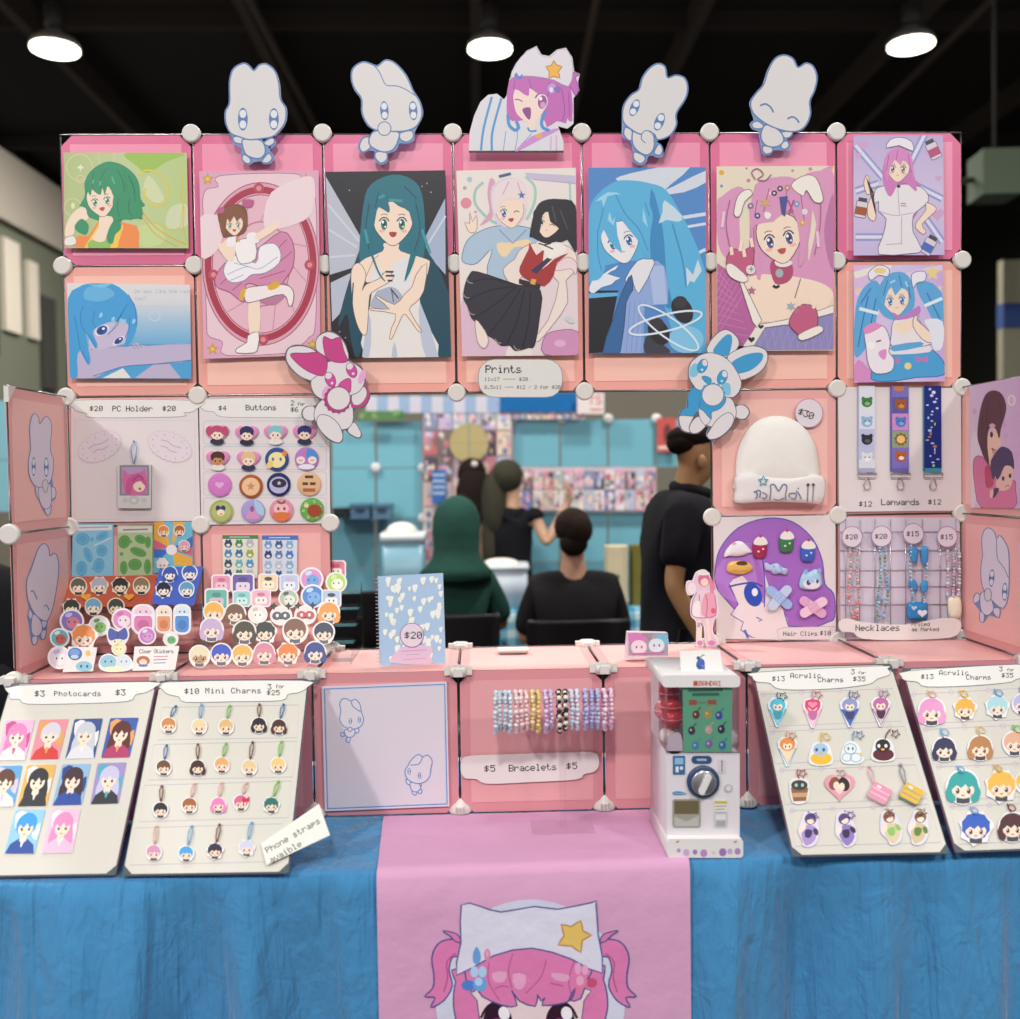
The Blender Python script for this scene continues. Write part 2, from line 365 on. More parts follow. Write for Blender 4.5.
def far_sheet(name, x0, y0, x1, y1, c, label, cat, group=None, off=.03, kind='paper', art=None):
    A = Art(FW.lift(off+.02), org=((x0+x1)/2, y1)); A.base([(x0, y0), (x1, y0), (x1, y1), (x0, y1)], .012, mat(c, kind))
    if art: art(A)
    return tag(A.obj(name), label, cat, group)
PAST = ['#e8b8c8', '#c8b4d4', '#e8dcd4', '#b8c4d8', '#d48c98', '#8894b0', '#e4c8b0', '#4c4858', '#a8b8b0', '#f0e0e4', '#c06a70', '#6c7ca8', '#d8a0b8', '#7c6c68']
far_sheet('pin_board', 423, 404, 512, 640, '#cdb4bd', 'pale board covered in small prints between the two blue shelves', 'display board')
far_sheet('pin_board', 512, 467, 656, 512, '#c6b8c0', 'low pale board covered in small prints below the far blue panels', 'display board')
def blot(A, x0, y0, x1, y1):
    for _ in range(11):
        cx, cy = RN.uniform(x0+1.5, x1-1.5), RN.uniform(y0+2, y1-2); A.ell(cx, cy, min(RN.uniform(.7, 3), cx-x0, x1-cx), min(RN.uniform(1.5, 5), cy-y0, y1-cy), mat(RN.choice(PAST)), 0, 10)
def far_print(x0, y0, x1, y1): far_sheet('small_print', x0, y0, x1, y1, RN.choice(PAST), 'small pastel print pinned up in the far stall', 'art print', 'small prints pinned up in the far stall', .045, 'paper', lambda A: blot(A, x0, y0, x1, y1))
for j in range(6):
    for i in range(6):
        if (i, j) in ((3, 2), (2, 2)): continue
        x0 = 424+i*14.6; y0 = 406+j*25.5; far_print(x0, y0, x0+13.2, y0+23.5)
for i in range(14): far_print(513+i*10.2, 469+RN.uniform(0, 3), 522.4+i*10.2, 489); far_print(513+i*10.2, 490, 522.4+i*10.2, 510)
for i in range(5): far_print(512+i*15, 409, 525+i*15, 419)
far_sheet('poster', 657, 418, 676, 452, '#c2504a', 'red poster beside the head of the standing man', 'poster', None, .03, 'paper', lambda A: (A.ell(667, 434, 4, 10, mat('#6a3438')), A.rect(658, 446, 675, 449, mat('#e8d0c8'))))
A = Art(FW.lift(.11), org=(469, 463)); A.base(ellp(469, 443, 19.5, 19.5, 0, 28), .02, mat('#b9a97a', 'cloth')); A.line([(469, 424), (469, 462)], mat('#7d8f84'), 1.2); A.line([(450, 443), (488, 443)], mat('#a2935f'), .7)
tag(A.obj('straw_disc'), 'round woven tan disc on the far print board', 'straw disc')
far_sheet('banner_tag', 432, 470, 446, 504, '#2f68ac', 'narrow blue and white tag hanging under the woven disc', 'banner', None, .1, 'paper', lambda A: [A.rect(433, 474+k*6, 445, 476+k*6, mat('#bcd0e4')) for k in range(4)])
far_sheet('cloth_valance', 500, 393, 586, 412, '#216aa8', 'deep blue cloth valance along the top of the far stall', 'valance', None, .06, 'cloth')
far_sheet('cloth_valance', 366, 396, 500, 413, '#9db3d2', 'pale blue and white checked valance above the far shelf', 'valance', None, .05, 'cloth', lambda A: [A.rect(366+k*22, 396, 377+k*22, 413, mat('#d2cdd9', 'cloth')) for k in range(6)])
far_sheet('leaf_garland', 360, 411, 404, 420, '#5f8a58', 'short green leaf garland lying on the far blue shelf', 'garland', None, .08, 'cloth', lambda A: [A.ell(363+k*4.2, 415+RN.uniform(-3, 3), 4, 3, mat(RN.choice(('#3f7443', '#7aa26a', '#55804c')))) for k in range(10)])
far_sheet('hall_sign', 577, 393, 604, 414, '#e4d6d2', 'small white sign with red letters at the top of the far stall', 'sign', None, .12, 'paper', lambda A: (A.text('TS', 588, 396, 8.5, mat('#b83c34')), A.rect(590, 409, 602, 410.5, mat('#b83c34'))))
for x0, x1, lb, c in ((352, 371, 'grey blue crate with a handle slot, next to the black box on the far shelf', '#4a6d88'), (374, 392, 'grey blue crate with a handle slot, beyond the first crate on the far shelf', '#54768f'), (335, 350, 'low black box at the end of the far shelf', '#1f2326')):
    a, d = at(x0, 504 if x0 > 340 else 508, 7.5), at(x1, 518, 7.5); t = empty('crate', ((a.x+d.x)/2, 7.55, d.z), lb, 'crate'); h = a.z-d.z; wd = (d.x-a.x)/2
    b = MB(); b.box(-wd, -.15, 0, wd, .1, h, mat(c, 'plastic')); b.box(-wd-.008, -.16, h*.82, wd+.008, .105, h*1.03, mat(c, 'plastic')); b.build('body', t)
    b = MB(); b.box(-wd*.45, -.163, h*.52, wd*.45, -.15, h*.68, mat('#22303c', 'plastic')); b.build('handle_slot', t)
# far table with gingham cloth
def gingham(name):
    m = bpy.data.materials.new(name); m.use_nodes = True; nt = m.node_tree; bs = nt.nodes['Principled BSDF']; bs.inputs['Roughness'].default_value = .9
    tc = nt.nodes.new('ShaderNodeTexCoord'); sp = nt.nodes.new('ShaderNodeSeparateXYZ'); nt.links.new(tc.outputs['Object'], sp.inputs[0]); o = []
    for ax in (0, 2):
        a = nt.nodes.new('ShaderNodeMath'); a.operation = 'PINGPONG'; a.inputs[1].default_value = .05; g = nt.nodes.new('ShaderNodeMath'); g.operation = 'GREATER_THAN'; g.inputs[1].default_value = .025
        nt.links.new(sp.outputs[ax], a.inputs[0]); nt.links.new(a.outputs[0], g.inputs[0]); o.append(g)
    s_ = nt.nodes.new('ShaderNodeMath'); s_.operation = 'ADD'; nt.links.new(o[0].outputs[0], s_.inputs[0]); nt.links.new(o[1].outputs[0], s_.inputs[1])
    h = nt.nodes.new('ShaderNodeMath'); h.operation = 'MULTIPLY'; h.inputs[1].default_value = .5; nt.links.new(s_.outputs[0], h.inputs[0])
    cr = nt.nodes.new('ShaderNodeValToRGB'); e = cr.color_ramp.elements; e[0].color = lin('#b4c8d0'); e[1].color = lin('#2f7c9c'); x = e.new(.5); x.color = lin('#6ea2b6')
    nt.links.new(h.outputs[0], cr.inputs[0]); nt.links.new(cr.outputs[0], bs.inputs['Base Color']); return m
t = empty('folding_table', (.4, 6.48, 0), 'far trestle table under a blue gingham cloth', 'table')
b = MB(); b.box(-2.2, -.26, .71, 2.2, .26, .735, mat('#cfc8be', 'plastic')); b.build('tabletop', t)
for x in (-2, 2):
    for y in (-.2, .2): b = MB(); b.tube([(x, y, 0), (x, y, .71)], .016, mat('#777777', 'metal')); b.build('leg', t)
b = MB(); pr = []
for i in range(89):
    x = -2.24+i*.051; wv = .018*math.sin(i*1.1)+.012*math.sin(i*.47); pr.append([(x, .27, .742), (x, -.275, .742), (x, -.285+wv*.3, .70), (x, -.295+wv, .38)])
b.add([q for r in pr for q in r], [(i*4+k, i*4+k+1, i*4+k+5, i*4+k+4) for i in range(88) for k in range(3)], gingham('gingham_cloth'), True)
o = b.build('tablecloth'); o.location = (.4, 6.48, 0); tag(o, 'blue and white gingham cloth on the far trestle table', 'tablecloth')
def bin_(x0, y0, x1, y1, Y, c, label):
    a, d = at(x0, y0, Y), at(x1, y1, Y); d.z = .745 if abs(d.z-.745) < .2 else d.z; t = empty('storage_bin', ((a.x+d.x)/2, Y+.15, d.z), label, 'storage bin'); wd = (d.x-a.x)/2; h = a.z-d.z
    b = MB(); b.prism(rrect(-wd, -.15, wd, .15, .03), 0, h*.85, mat(c, 'plastic')); b.build('body', t)
    b = MB(); b.prism(rrect(-wd-.01, -.16, wd+.01, .16, .03), h*.85, h*.95, mat('#d4dbe0', 'plastic')); b.build('lid', t)
    b = MB(); b.dome(ellp(-wd*.1, 0, wd*.8, .12, 0, 14), h*.95, h*.13, mat('#e6e0d8', 'cloth')); b.build('folded_cloth', t)
bin_(381, 530, 424, 590, 6.3, '#79a3b5', 'pale bin holding white cloth beside the hooded person')
bin_(480, 564, 528, 592, 6.3, '#b9c3cf', 'clear bag and tub of supplies on the gingham table between the seated people')
def tote(x0, y0, x1, y1, c, c2, label):
    a, d = at(x0, y0, 6.4), at(x1, y1, 6.4); wd = (d.x-a.x)/2; h = a.z-.745; t = empty('tote_bag', ((a.x+d.x)/2, 6.42, .745), label, 'bag')
    b = MB(); b.prism(sm([(-wd, -.07), (wd, -.08), (wd, .08), (-wd, .07)], 3), 0, h*.92, mat(c, 'cloth')); b.build('body', t)
    b = MB(); b.dome(ellp(0, 0, wd*.4, wd*.6, 0, 12), 0, .02, mat(c2, 'cloth')); o = b.build('printed_leaf', t); o.rotation_euler = (math.pi/2, 0, 0); o.location = (0, -.075, h*.45)
tote(607, 541, 626, 592, '#c9bb9c', '#5a6b3f', 'cream tote bag with a green leaf print beside the standing man')
tote(632, 540, 651, 592, '#6f6a34', '#8a8550', 'olive green bag behind the cream tote bag')
# dark neighbour items at the wing edge
a = at(4, 560, 3.6); t = empty('dark_backpack', (a.x-.06, 3.7, .62), 'black backpack standing past the outer edge of the side wing', 'backpack')
b = MB(); b.ball((0, 0, .33), (.16, .12, .34), mat('#17171a', 'cloth')); b.build('body', t); b = MB(); b.ball((.02, -.1, .2), (.1, .06, .13), mat('#1d1e22', 'cloth')); b.build('front_pocket', t)
b = MB(); b.box(-.25, -.2, -.62, .25, .2, -.02, mat('#222226', 'plastic')); o = b.build('black_case'); o.location = (a.x-.06, 3.7, .62); tag(o, 'black equipment case under the black backpack', 'case')

# ---------------------------------------------------------------- chairs and people
BK = mat('#1c1a1c', 'plastic')
def chair(x, Y, zs, label, wd=.24, top=.42, frame='#55584f'):
    t = empty('folding_chair', (x, Y, 0), label, 'chair', 'black folding chairs behind the booth')
    b = MB(); b.prism(rrect(-wd, -.2, wd, .22, .05), zs-.03, zs, BK); b.build('seat', t)
    b = MB(); n = 9; vs = []; fs = []
    for i in range(n):
        u = -1+2*i/(n-1)
        for (z, k, y) in ((zs+.1, .88, -.2), (zs+top-.02, .98, -.25), (zs+top, .93, -.255), (zs+top, .93, -.235), (zs+top-.02, .98, -.23), (zs+.1, .88, -.18)): vs.append((u*wd*k, y+.04*(u*u)-.02, z))
    for i in range(n-1):
        for k in range(6): fs.append((i*6+k, i*6+(k+1) % 6, (i+1)*6+(k+1) % 6, (i+1)*6+k))
    fs += [tuple(range(6)), tuple(range((n-1)*6, n*6))[::-1]]; b.add(vs, fs, BK, True); b.build('backrest', t)
    for sx in (-1, 1):
        b = MB(); b.tube([(sx*(wd+.012), -.2, zs+top*.7), (sx*(wd+.02), -.12, zs), (sx*(wd+.02), .25, 0.01)], .013, mat(frame, 'metal')); b.build('leg', t)
        b = MB(); b.tube([(sx*(wd+.01), .18, zs), (sx*(wd+.01), -.28, .01)], .013, mat(frame, 'metal')); b.build('leg', t)
def skin_mesh(name, parent, nodes, edges, m, sub=1):
    me = bpy.data.meshes.new(name); me.from_pydata([n[:3] for n in nodes], edges, [])
    me.materials.append(m); o = bpy.data.objects.new(name, me); C.objects.link(o); o.parent = parent
    md = o.modifiers.new('skin', 'SKIN'); md.use_smooth_shade = True; md.use_x_symmetry = False
    for i, n in enumerate(nodes): me.skin_vertices[0].data[i].radius = (n[3], n[4] if len(n) > 4 else n[3])
    me.skin_vertices[0].data[0].use_root = True
    s_ = o.modifiers.new('sub', 'SUBSURF'); s_.levels = sub; s_.render_levels = sub+1; return o
SK = '#b98a68'
def chain(ns, e, a, pts):
    k = a
    for p in pts: ns.append(p); e.append((k, len(ns)-1)); k = len(ns)-1
    return k
def fingers(ns, e, wrist, hand, d, side, k=1):
    """palm and five bent fingers hanging along d from the wrist node"""
    p = V(ns[wrist][:3]); d = V(d).normalized(); sd = V(side).normalized(); nm = d.cross(sd)
    h = chain(ns, e, wrist, [(*(p+d*.05*k), .03*k, .016*k), (*(p+d*.09*k), .034*k, .014*k)])
    b = p+d*.09*k
    for o_, L in ((-.03, .062), (-.01, .075), (.01, .07), (.028, .055)):
        q = b+sd*o_*k; chain(ns, e, h, [(*(q+d*.02*k), .0095*k), (*(q+d*(L*.6)*k+nm*.008), .009*k), (*(q+d*L*k+nm*.024), .0075*k)])
    q = p+d*.045*k-sd*.028*k; chain(ns, e, wrist, [(*q, .012*k), (*(q+d*.03*k-sd*.02*k), .010*k), (*(q+d*.055*k-sd*.024*k), .008*k)])
def head(parent, c, r, yaw, skin, name='head_features'):
    """ears, nose, eyes, brows, mouth on a head centred at c; yaw 0 looks along -Y"""
    b = MB(); Rm = Matrix.Rotation(yaw, 3, 'Z')
    def add(p, s_, m): q = Rm @ V(p)*r; b.ball((c[0]+q.x, c[1]+q.y, c[2]+q.z), s_*r if not isinstance(s_, tuple) else tuple(x*r for x in s_), m, 8, 6)
    for sx in (-1, 1):
        add((sx*.83, .1, 0), (.13, .2, .28), skin); add((sx*.33, -.86, .1), (.13, .1, .09), mat('#efe8e0')); add((sx*.33, -.94, .1), .06, mat('#241a16')); add((sx*.33, -.9, .3), (.2, .08, .05), mat('#241a16'))
    add((0, -1.02, -.12), (.14, .2, .2), skin); add((0, -.9, -.48), (.26, .1, .07), mat('#8f5048')); return b.build(name, parent)
def human(name, x, Y, zh, face, label, shirt, skin=SK, seated=True, wide=1.0, dsh=0):
    """a figure whose head centre is at height zh; face = direction it looks, 0 = away from the camera"""
    t = empty(name, Matrix.Translation((x, Y, 0)) @ Matrix.Rotation(face, 4, 'Z'), label, 'person')
    k = zh/1.62 if not seated else 1; sh = zh-.21+dsh; hip = zh-.78 if seated else zh-.74; w_ = wide
    ns = [(0, 0, hip, .15*w_, .11*w_), (0, 0, hip+.2, .14*w_, .105*w_), (0, .0, sh-.2, .14*w_, .105*w_), (0, .01, sh+.02, .085, .075), (0, .02, sh+.1, .06), (0, .035, zh-.05, .072, .085), (0, .03, zh+.05, .08, .092), (0, .025, zh+.1, .05, .06)]
    e = [(i, i+1) for i in range(7)]; legs = []
    for s_ in (-1, 1):
        if seated: pts = [(s_*.1, .05, hip-.02, .085), (s_*.13, .44, hip, .07), (s_*.14, .46, hip-.2, .058), (s_*.14, .45, .08, .042), (s_*.14, .55, .04, .035)]
        else: pts = [(s_*.1, 0, hip-.05, .095), (s_*.11, .01, hip*.52, .065), (s_*.11, 0, .1, .042), (s_*.11, .14, .05, .036)]
        chain(ns, e, 0, pts)
    return t, ns, e, sh, hip
def finish(t, ns, e, shirt_n, shirt_e, shirt, skin, trousers=None, tn=None, te=None):
    ns = [(*n[:3], *[r*(.8 if i < 3 else .88 if i == 3 else 1) for r in n[3:]]) for i, n in enumerate(ns)]
    skin_mesh('body', t, ns, e, mat(skin, 'skin')); skin_mesh('shirt', t, shirt_n, shirt_e, mat(shirt, 'cloth'))
    if tn: skin_mesh('trousers', t, tn, te, mat(trousers, 'cloth'))
def dress(t, ns, e, arms, sh, shirt, trousers, skin, sleeve=.55, wide=1, seated=True, fat=1.1):
    """arms: list of (shoulder, elbow, wrist, hand direction)"""
    sn = [(n[0], n[1], n[2], n[3]*fat, n[4]*fat) for n in ns[:3]]+[(0, .01, sh+.035, .105, .095), (0, ns[0][1], ns[0][2]-(.02 if seated else .06), ns[0][3]*fat*.8, ns[0][4]*fat*.8)]; se = [(0, 1), (1, 2), (2, 3), (0, 4)]
    for s_, (S_, E_, W_, D_) in zip((-1, 1), arms):
        a = chain(ns, e, 2, [(*S_, .05), (*[(S_[i]+E_[i])/2 for i in range(3)], .045), (*E_, .042), (*[(E_[i]+W_[i])/2 for i in range(3)], .04), (*W_, .027)])
        fingers(ns, e, a, None, D_, (0, 1, 0) if s_ > 0 else (0, 1, 0))
        m_ = [S_[i]+(E_[i]-S_[i])*sleeve*1.6 for i in range(3)]
        chain(sn, se, 2, [(*S_, .078*fat), (*[(S_[i]+m_[i])/2 for i in range(3)], .07*fat), (*m_, .066*fat)])
    lg = [n for n in ns[8:8+(10 if seated else 8)]]; n_ = 5 if seated else 4
    tn = [(ns[0][0], ns[0][1], ns[0][2]-.03, ns[0][3]*1.04, .125)]; te = []
    for i in (0, 1): chain(tn, te, 0, [(q[0], q[1], q[2], q[3]*1.16) for q in lg[i*n_:(i+1)*n_-1]])
    finish(t, ns, e, sn, se, shirt, skin, trousers, tn, te)
def hair_ball(t, parts, c, name='hair'):
    b = MB()
    for p, r in parts: b.ball(p, r, mat(c, 'cloth'), 14, 10)
    return b.build(name, t)
# seated man in a black T-shirt
p = at(573, 533, 5.2)
t, ns, e, sh, hip = human('person', p.x, 5.2, p.z, 0, 'person with short dark hair in a black T-shirt seated with back turned', '#1d1b1d', wide=1.28)
dress(t, ns, e, [((-.19, 0, sh-.08), (-.26, .06, sh-.35), (-.2, .3, sh-.36), (.2, 1, 0)), ((.19, 0, sh-.08), (.25, .06, sh-.35), (.2, .3, sh-.36), (-.2, 1, 0))], sh, '#201e20', '#1b1c22', '#b48a70', .6, 1.25, fat=1.18)
head(t, (0, .03, p.z), .1, math.pi, mat('#b48a70', 'skin')); hair_ball(t, [((0, .01, p.z+.035), (.098, .108, .1)), ((0, -.03, p.z-.05), (.075, .06, .07)), ((.02, -.045, p.z+.02), (.08, .06, .085))], '#261c18')
chair(p.x, 5.2, p.z-.98, 'black folding chair under the person in the black T-shirt', .27, .56)
# hooded person
p = at(456, 527, 5.5)
t, ns, e, sh, hip = human('person', p.x, 5.5, p.z, 0, 'person in a dark teal hooded sweatshirt seated with back turned', '#1d4a45')
dress(t, ns, e, [((-.17, 0, sh-.09), (-.24, .08, sh-.34), (-.14, .32, sh-.36), (.2, 1, 0)), ((.17, 0, sh-.09), (.25, .06, sh-.34), (.17, .3, sh-.36), (-.2, 1, 0))], sh, '#24483f', '#20242c', '#b48a70', .62, 1.1, fat=1.16)
head(t, (0, .03, p.z), .1, math.pi, mat('#b48a70', 'skin'))
b = MB(); b.lathe([(.2, -.28), (.175, -.22), (.135, -.17), (.125, -.11), (.132, -.03), (.13, .05), (.108, .11), (.07, .15), (.03, .17), (.004, .175)], mat('#264a41', 'cloth'), 22); b.v = [(v[0]+.04*max(0, v[2]), v[1]*.95-.005-.1*max(0, v[2]-.08), v[2]+p.z) for v in b.v]; b.build('hood', t)
chair(p.x, 5.5, p.z-.98, 'black folding chair under the hooded person', .24, .53)
b = MB(); b.dome(sm([(-.12, -.1), (.12, -.08), (.14, .1), (0, .16), (-.13, .1)], 3), 0, .64, mat('#8a2c34', 'cloth')); o = b.build('red_bag'); q = at(487, 640, 6.08); o.location = (q.x+.02, 6.12, 0); o.scale = (.6, .35, 1); tag(o, 'dark red bag standing low beside the hooded person', 'bag')
q = at(360, 600, 5.6); chair(q.x, 5.6, .56, 'empty black folding chair beside the hooded person', .18, .42, '#22242a')
# two standing visitors at the far table
p = at(472, 478, 7.36)
t, ns, e, sh, hip = human('person', p.x, 7.38, p.z, .2, 'person with very long dark hair standing beyond the hooded person', '#17151a', seated=False)
dress(t, ns, e, [((-.17, 0, sh-.05), (-.22, -.02, sh-.32), (-.22, .03, sh-.54), (0, .1, -1)), ((.17, 0, sh-.05), (.22, -.02, sh-.32), (.22, .03, sh-.54), (0, .1, -1))], sh, '#1b191d', '#1c1c22', SK, .6, 1, False)
head(t, (0, .03, p.z), .1, math.pi, mat(SK, 'skin'))
hair_ball(t, [((0, .0, p.z+.03), (.11, .12, .12)), ((0, -.07, p.z-.14), (.14, .09, .22)), ((.03, -.1, p.z-.4), (.2, .09, .28)), ((-.05, -.1, p.z-.32), (.15, .08, .25)), ((.08, -.1, p.z-.58), (.15, .08, .16))], '#221a18')
b = MB(); b.ball((0, -.1, p.z+.1), .025, mat('#d9d4cc', 'plastic')); b.build('hair_clip', t)
p = at(510, 480, 7.02)
t, ns, e, sh, hip = human('person', p.x, 7.02, p.z, -.35, 'person in a black sleeveless top raising one bare arm at the far stall', '#141318', seated=False)
dress(t, ns, e, [((-.17, 0, sh-.04), (-.2, .02, sh-.3), (-.18, .16, sh-.5), (0, .3, -1)), ((.17, 0, sh-.03), (.27, -.02, sh-.24), (.4, .06, sh+.04), (.1, 0, 1))], sh, '#17161a', '#1a1a20', '#c49a7c', .14, .95, False)
head(t, (0, .03, p.z), .1, math.pi, mat('#c49a7c', 'skin'))
hair_ball(t, [((-.02, -.01, p.z+.03), (.115, .125, .12)), ((-.1, -.06, p.z-.16), (.09, .09, .24)), ((-.13, -.05, p.z-.42), (.07, .07, .24))], '#3c3a30')
b = MB(); b.ball((-.1, -.06, p.z-.02), (.06, .06, .1), mat('#7c2f28', 'cloth')); b.build('red_hair_streak', t)
# standing man in profile
p = at(688, 460, 4.15)
t, ns, e, sh, hip = human('person', p.x, 4.15, p.z, -math.pi/2+.12, 'person with short dark hair in a black polo shirt standing in profile', '#17171b', seated=False, wide=1.25, dsh=.035)
ns = [(n[0], n[1]-(.06 if i < 3 else .02 if i < 5 else 0), n[2], n[3]*(.8 if i < 2 else 1), (n[4] if len(n) > 4 else n[3])*(1 if i < 2 else 1.15 if i < 3 else 1)) for i, n in enumerate(ns)]
dress(t, ns, e, [((-.19, -.05, sh-.05), (-.24, -.1, sh-.31), (-.24, -.08, sh-.53), (0, .1, -1)), ((.19, -.085, sh-.06), (.25, -.15, sh-.32), (.25, -.02, sh-.55), (0, .45, -1))], sh, '#1a1a1f', '#23242b', '#9c784f', .5, 1.15, False, 1.15)
head(t, (0, .04, p.z-.01), .107, math.pi, mat('#9c784f', 'skin'))
hair_ball(t, [((0, .01, p.z+.095), (.083, .1, .052)), ((0, -.03, p.z+.07), (.08, .06, .05)), ((0, .07, p.z+.108), (.068, .05, .034))], '#17120f')
b = MB(); b.tube([(-.07, -.01, sh+.05), (-.055, .06, sh+.035), (.055, .06, sh+.035), (.07, -.01, sh+.05), (0, -.06, sh+.065)], .026, mat('#1c1c22', 'cloth'), 8, True); b.build('collar', t)
# ---------------------------------------------------------------- table, cloth, runner
EL, ER = TOP.w(291, 871), TOP.w(690, 857)
ed = (ER-EL).normalized(); en = V((ed.y, -ed.x, 0)); ang = math.atan2(ed.y, ed.x)
def edge(x): return EL.y+(x-EL.x)*ed.y/ed.x
x0, x1 = X0-.1, X0+7*S+.1
t = empty('folding_table', Matrix.Translation((.126, edge(.126)+.455, 0)) @ Matrix.Rotation(ang, 4, 'Z'), 'long trestle table under the blue cloth', 'table')
b = MB(); b.box(-1.42, -.41, .70, 1.42, .41, ZT-.002, mat('#d8d4cc', 'plastic')); b.build('tabletop', t)
for x in (-1.3, 1.3):
    for y in (-.33, .33): b = MB(); b.tube([(x, y, 0), (x, y, .7)], .017, mat('#88888c', 'metal')); b.build('leg', t)
ra, rb = TOP.w(377, 869).x, TOP.w(688, 857).x; rc, rd = at(383, 822, YF-.02).x, at(668, 822, YF-.02).x
def fold(x):
    f = 0; mk = min(1, max(0, max(ra-.03-x, x-rb-.03)/.06))
    for a, k, p in ((.016, 9, .3), (.012, 17, 1.2), (.007, 31, 2.5), (.004, 53, .8), (.007, 23, 4)): f += a*math.sin(k*x+p+.8*math.sin(2.1*x))
    return f*mk*2.1
b = MB(); n = 240; rows = []
prof = [(1, 0, ZT+.004), (.5, 0, ZT+.004), (.12, 0, ZT+.004), (.012, .0, ZT+.004), (.002, .03, ZT+.0025), (-.002, .12, ZT-.004), (-.004, .3, ZT-.04), (-.005, .5, ZT-.1), (-.006, .7, ZT-.18), (-.007, .9, ZT-.3), (-.008, 1.1, ZT-.5), (-.008, 1.25, .03)]
for i in range(n+1):
    x = -1.66+i*3.58/n; e_ = edge(x); r = []
    for (d, k, z) in prof:
        y = e_+d*.8 if d > 0 else e_+d-.004+fold(x)*k*(1+.3*math.sin(z*9+x*4))-.004*k+.002*k*math.sin(60*x+22*z)*math.sin(17*x-31*z)*min(1, abs(fold(x))*60)
        r.append((x+(.012*k*math.sin(7*z+3*x)), y, z+(.0015*math.sin(31*x+d*17)*math.sin(13*d) if d > .05 else 0)))
    rows.append(r)
k = len(prof); b.add([q for r in rows for q in r], [(i*k+j, i*k+j+1, (i+1)*k+j+1, (i+1)*k+j) for i in range(n) for j in range(k-1)], mat('#4186b9', 'drape'), True)
o = b.build('tablecloth'); tag(o, 'bright blue cloth covering the booth table down to the floor', 'tablecloth')
# runner
b = MB(); rows = []; n = 40
for i in range(n+1):
    u = i/n; x = ra+(rb-ra)*u; e_ = edge(x); r = [(rc+(rb-.01-rc)*u, YF-.006, ZT+.0085)]
    for d, z in ((.1, ZT+.0085), (.012, ZT+.0088), (-.003, ZT+.0085), (-.013, ZT+.002), (-.019, ZT-.012), (-.02, ZT-.09), (-.02, ZT-.2), (-.02, ZT-.4), (-.02, .1)):
        wob = 0 if z > ZT or d > -.0185 else .004*math.sin(14*u+1)+.002*math.sin(37*u)
        r.append((x+(rc-ra)*(.3 if d > .05 else 0)*(1-u), e_+d-abs(wob)*.3, z))
    rows.append(r)
k = 10; b.add([q for r in rows for q in r], [(i*k+j, i*k+j+1, (i+1)*k+j+1, (i+1)*k+j) for i in range(n) for j in range(k-1)], mat('#d29fc3', 'cloth'), True)
run = b.build('table_runner'); tag(run, 'pink runner printed with a pink haired girl in a white cat ear hat', 'table runner')
RF = Fr((ra, edge(ra)-.0225, 0), (ed.x, ed.y, 0), (0, 0, 1))
VR = (420, 880, 4.636); A = Art(RF, VR, (510, 700)); A.dz = 1e-4
HB, DK, PK = mat('#5a5f9a', 'cloth'), mat('#4c5590', 'cloth'), mat('#d97cb2', 'cloth'); WH = mat('#d9d6ea', 'cloth'); PD = mat('#b8558f', 'cloth'); PL = mat('#e3a3ca', 'cloth')
A.ell(512, 560, 440, 470, mat('#cfd0e6', 'cloth'), 0, 48)
for mx in (0, 1):
    fx = (lambda q: [(1024-x, y) for x, y in q]) if mx else (lambda q: q)
    A.out(fx([(185, 290), (140, 275), (85, 295), (55, 360), (65, 440), (60, 500), (22, 540), (70, 545), (50, 590), (110, 560), (150, 490), (135, 420), (150, 360), (190, 350)]), PK, DK, 7, 3)
    A.out(fx([(190, 285), (170, 250), (105, 235), (140, 260), (165, 285)]), PK, DK, 6, 3)
    A.line(fx([(165, 340), (125, 380), (128, 450), (110, 520)]), PD, 7, False, 4)
A.out([(200, 400), (165, 470), (155, 560), (165, 640), (200, 760), (820, 760), (860, 640), (870, 560), (850, 460), (800, 380)], PK, DK, 7, 3)
A.out([(262, 500), (265, 560), (285, 680), (340, 760), (420, 800), (510, 815), (600, 800), (690, 760), (740, 680), (760, 560), (755, 500)], mat('#e6cfd6', 'cloth'), DK, 5, 3)
for cx, sx in ((360, -1), (650, 1)):
    A.ell(cx, 660, 68, 92, mat('#34182e', 'cloth'), 0, 28); A.ell(cx, 690, 52, 50, mat('#8b3f7c', 'cloth'), 0, 24); A.ell(cx+30, 618, 26, 32, mat('#efeaf4', 'cloth'), -15); A.ell(cx-28, 715, 13, 15, mat('#d8b6dc', 'cloth'))
    A.line([(cx-sx*-78, 640), (cx-sx*-50, 590), (cx, 562), (cx-sx*50, 580)], mat('#34182e', 'cloth'), 12, False, 4)
A.line([(480, 775), (510, 785), (540, 775)], mat('#8c4a68', 'cloth'), 7, False, 3)
A.out([(205, 400), (240, 520), (262, 500), (290, 540), (380, 580), (450, 582), (425, 510), (460, 560), (535, 585), (545, 530), (560, 560), (580, 545), (565, 580), (640, 575), (700, 555), (720, 500), (690, 555), (745, 550), (770, 470), (800, 400), (700, 350), (520, 310), (320, 350)], PK, DK, 7, 2)
for q in ([(430, 340), (410, 420), (425, 500)], [(585, 370), (560, 450), (490, 525)], [(320, 380), (318, 470), (370, 560)], [(715, 370), (690, 460), (700, 530)], [(345, 505), (380, 490), (410, 495)], [(605, 478), (640, 485), (665, 492)]): A.line(q, PD, 5, False, 4)
A.S([(335, 430), (400, 425), (390, 470), (345, 470)], PL, 2); A.S([(430, 435), (490, 440), (480, 500), (440, 500)], PL, 2); A.S([(610, 430), (690, 440), (680, 470), (625, 462)], PL, 2)
A.out([(192, 115), (280, 122), (375, 148), (530, 122), (640, 135), (800, 103), (815, 110), (825, 250), (845, 430), (700, 365), (520, 315), (340, 350), (170, 440), (190, 290)], WH, HB, 7, 2)
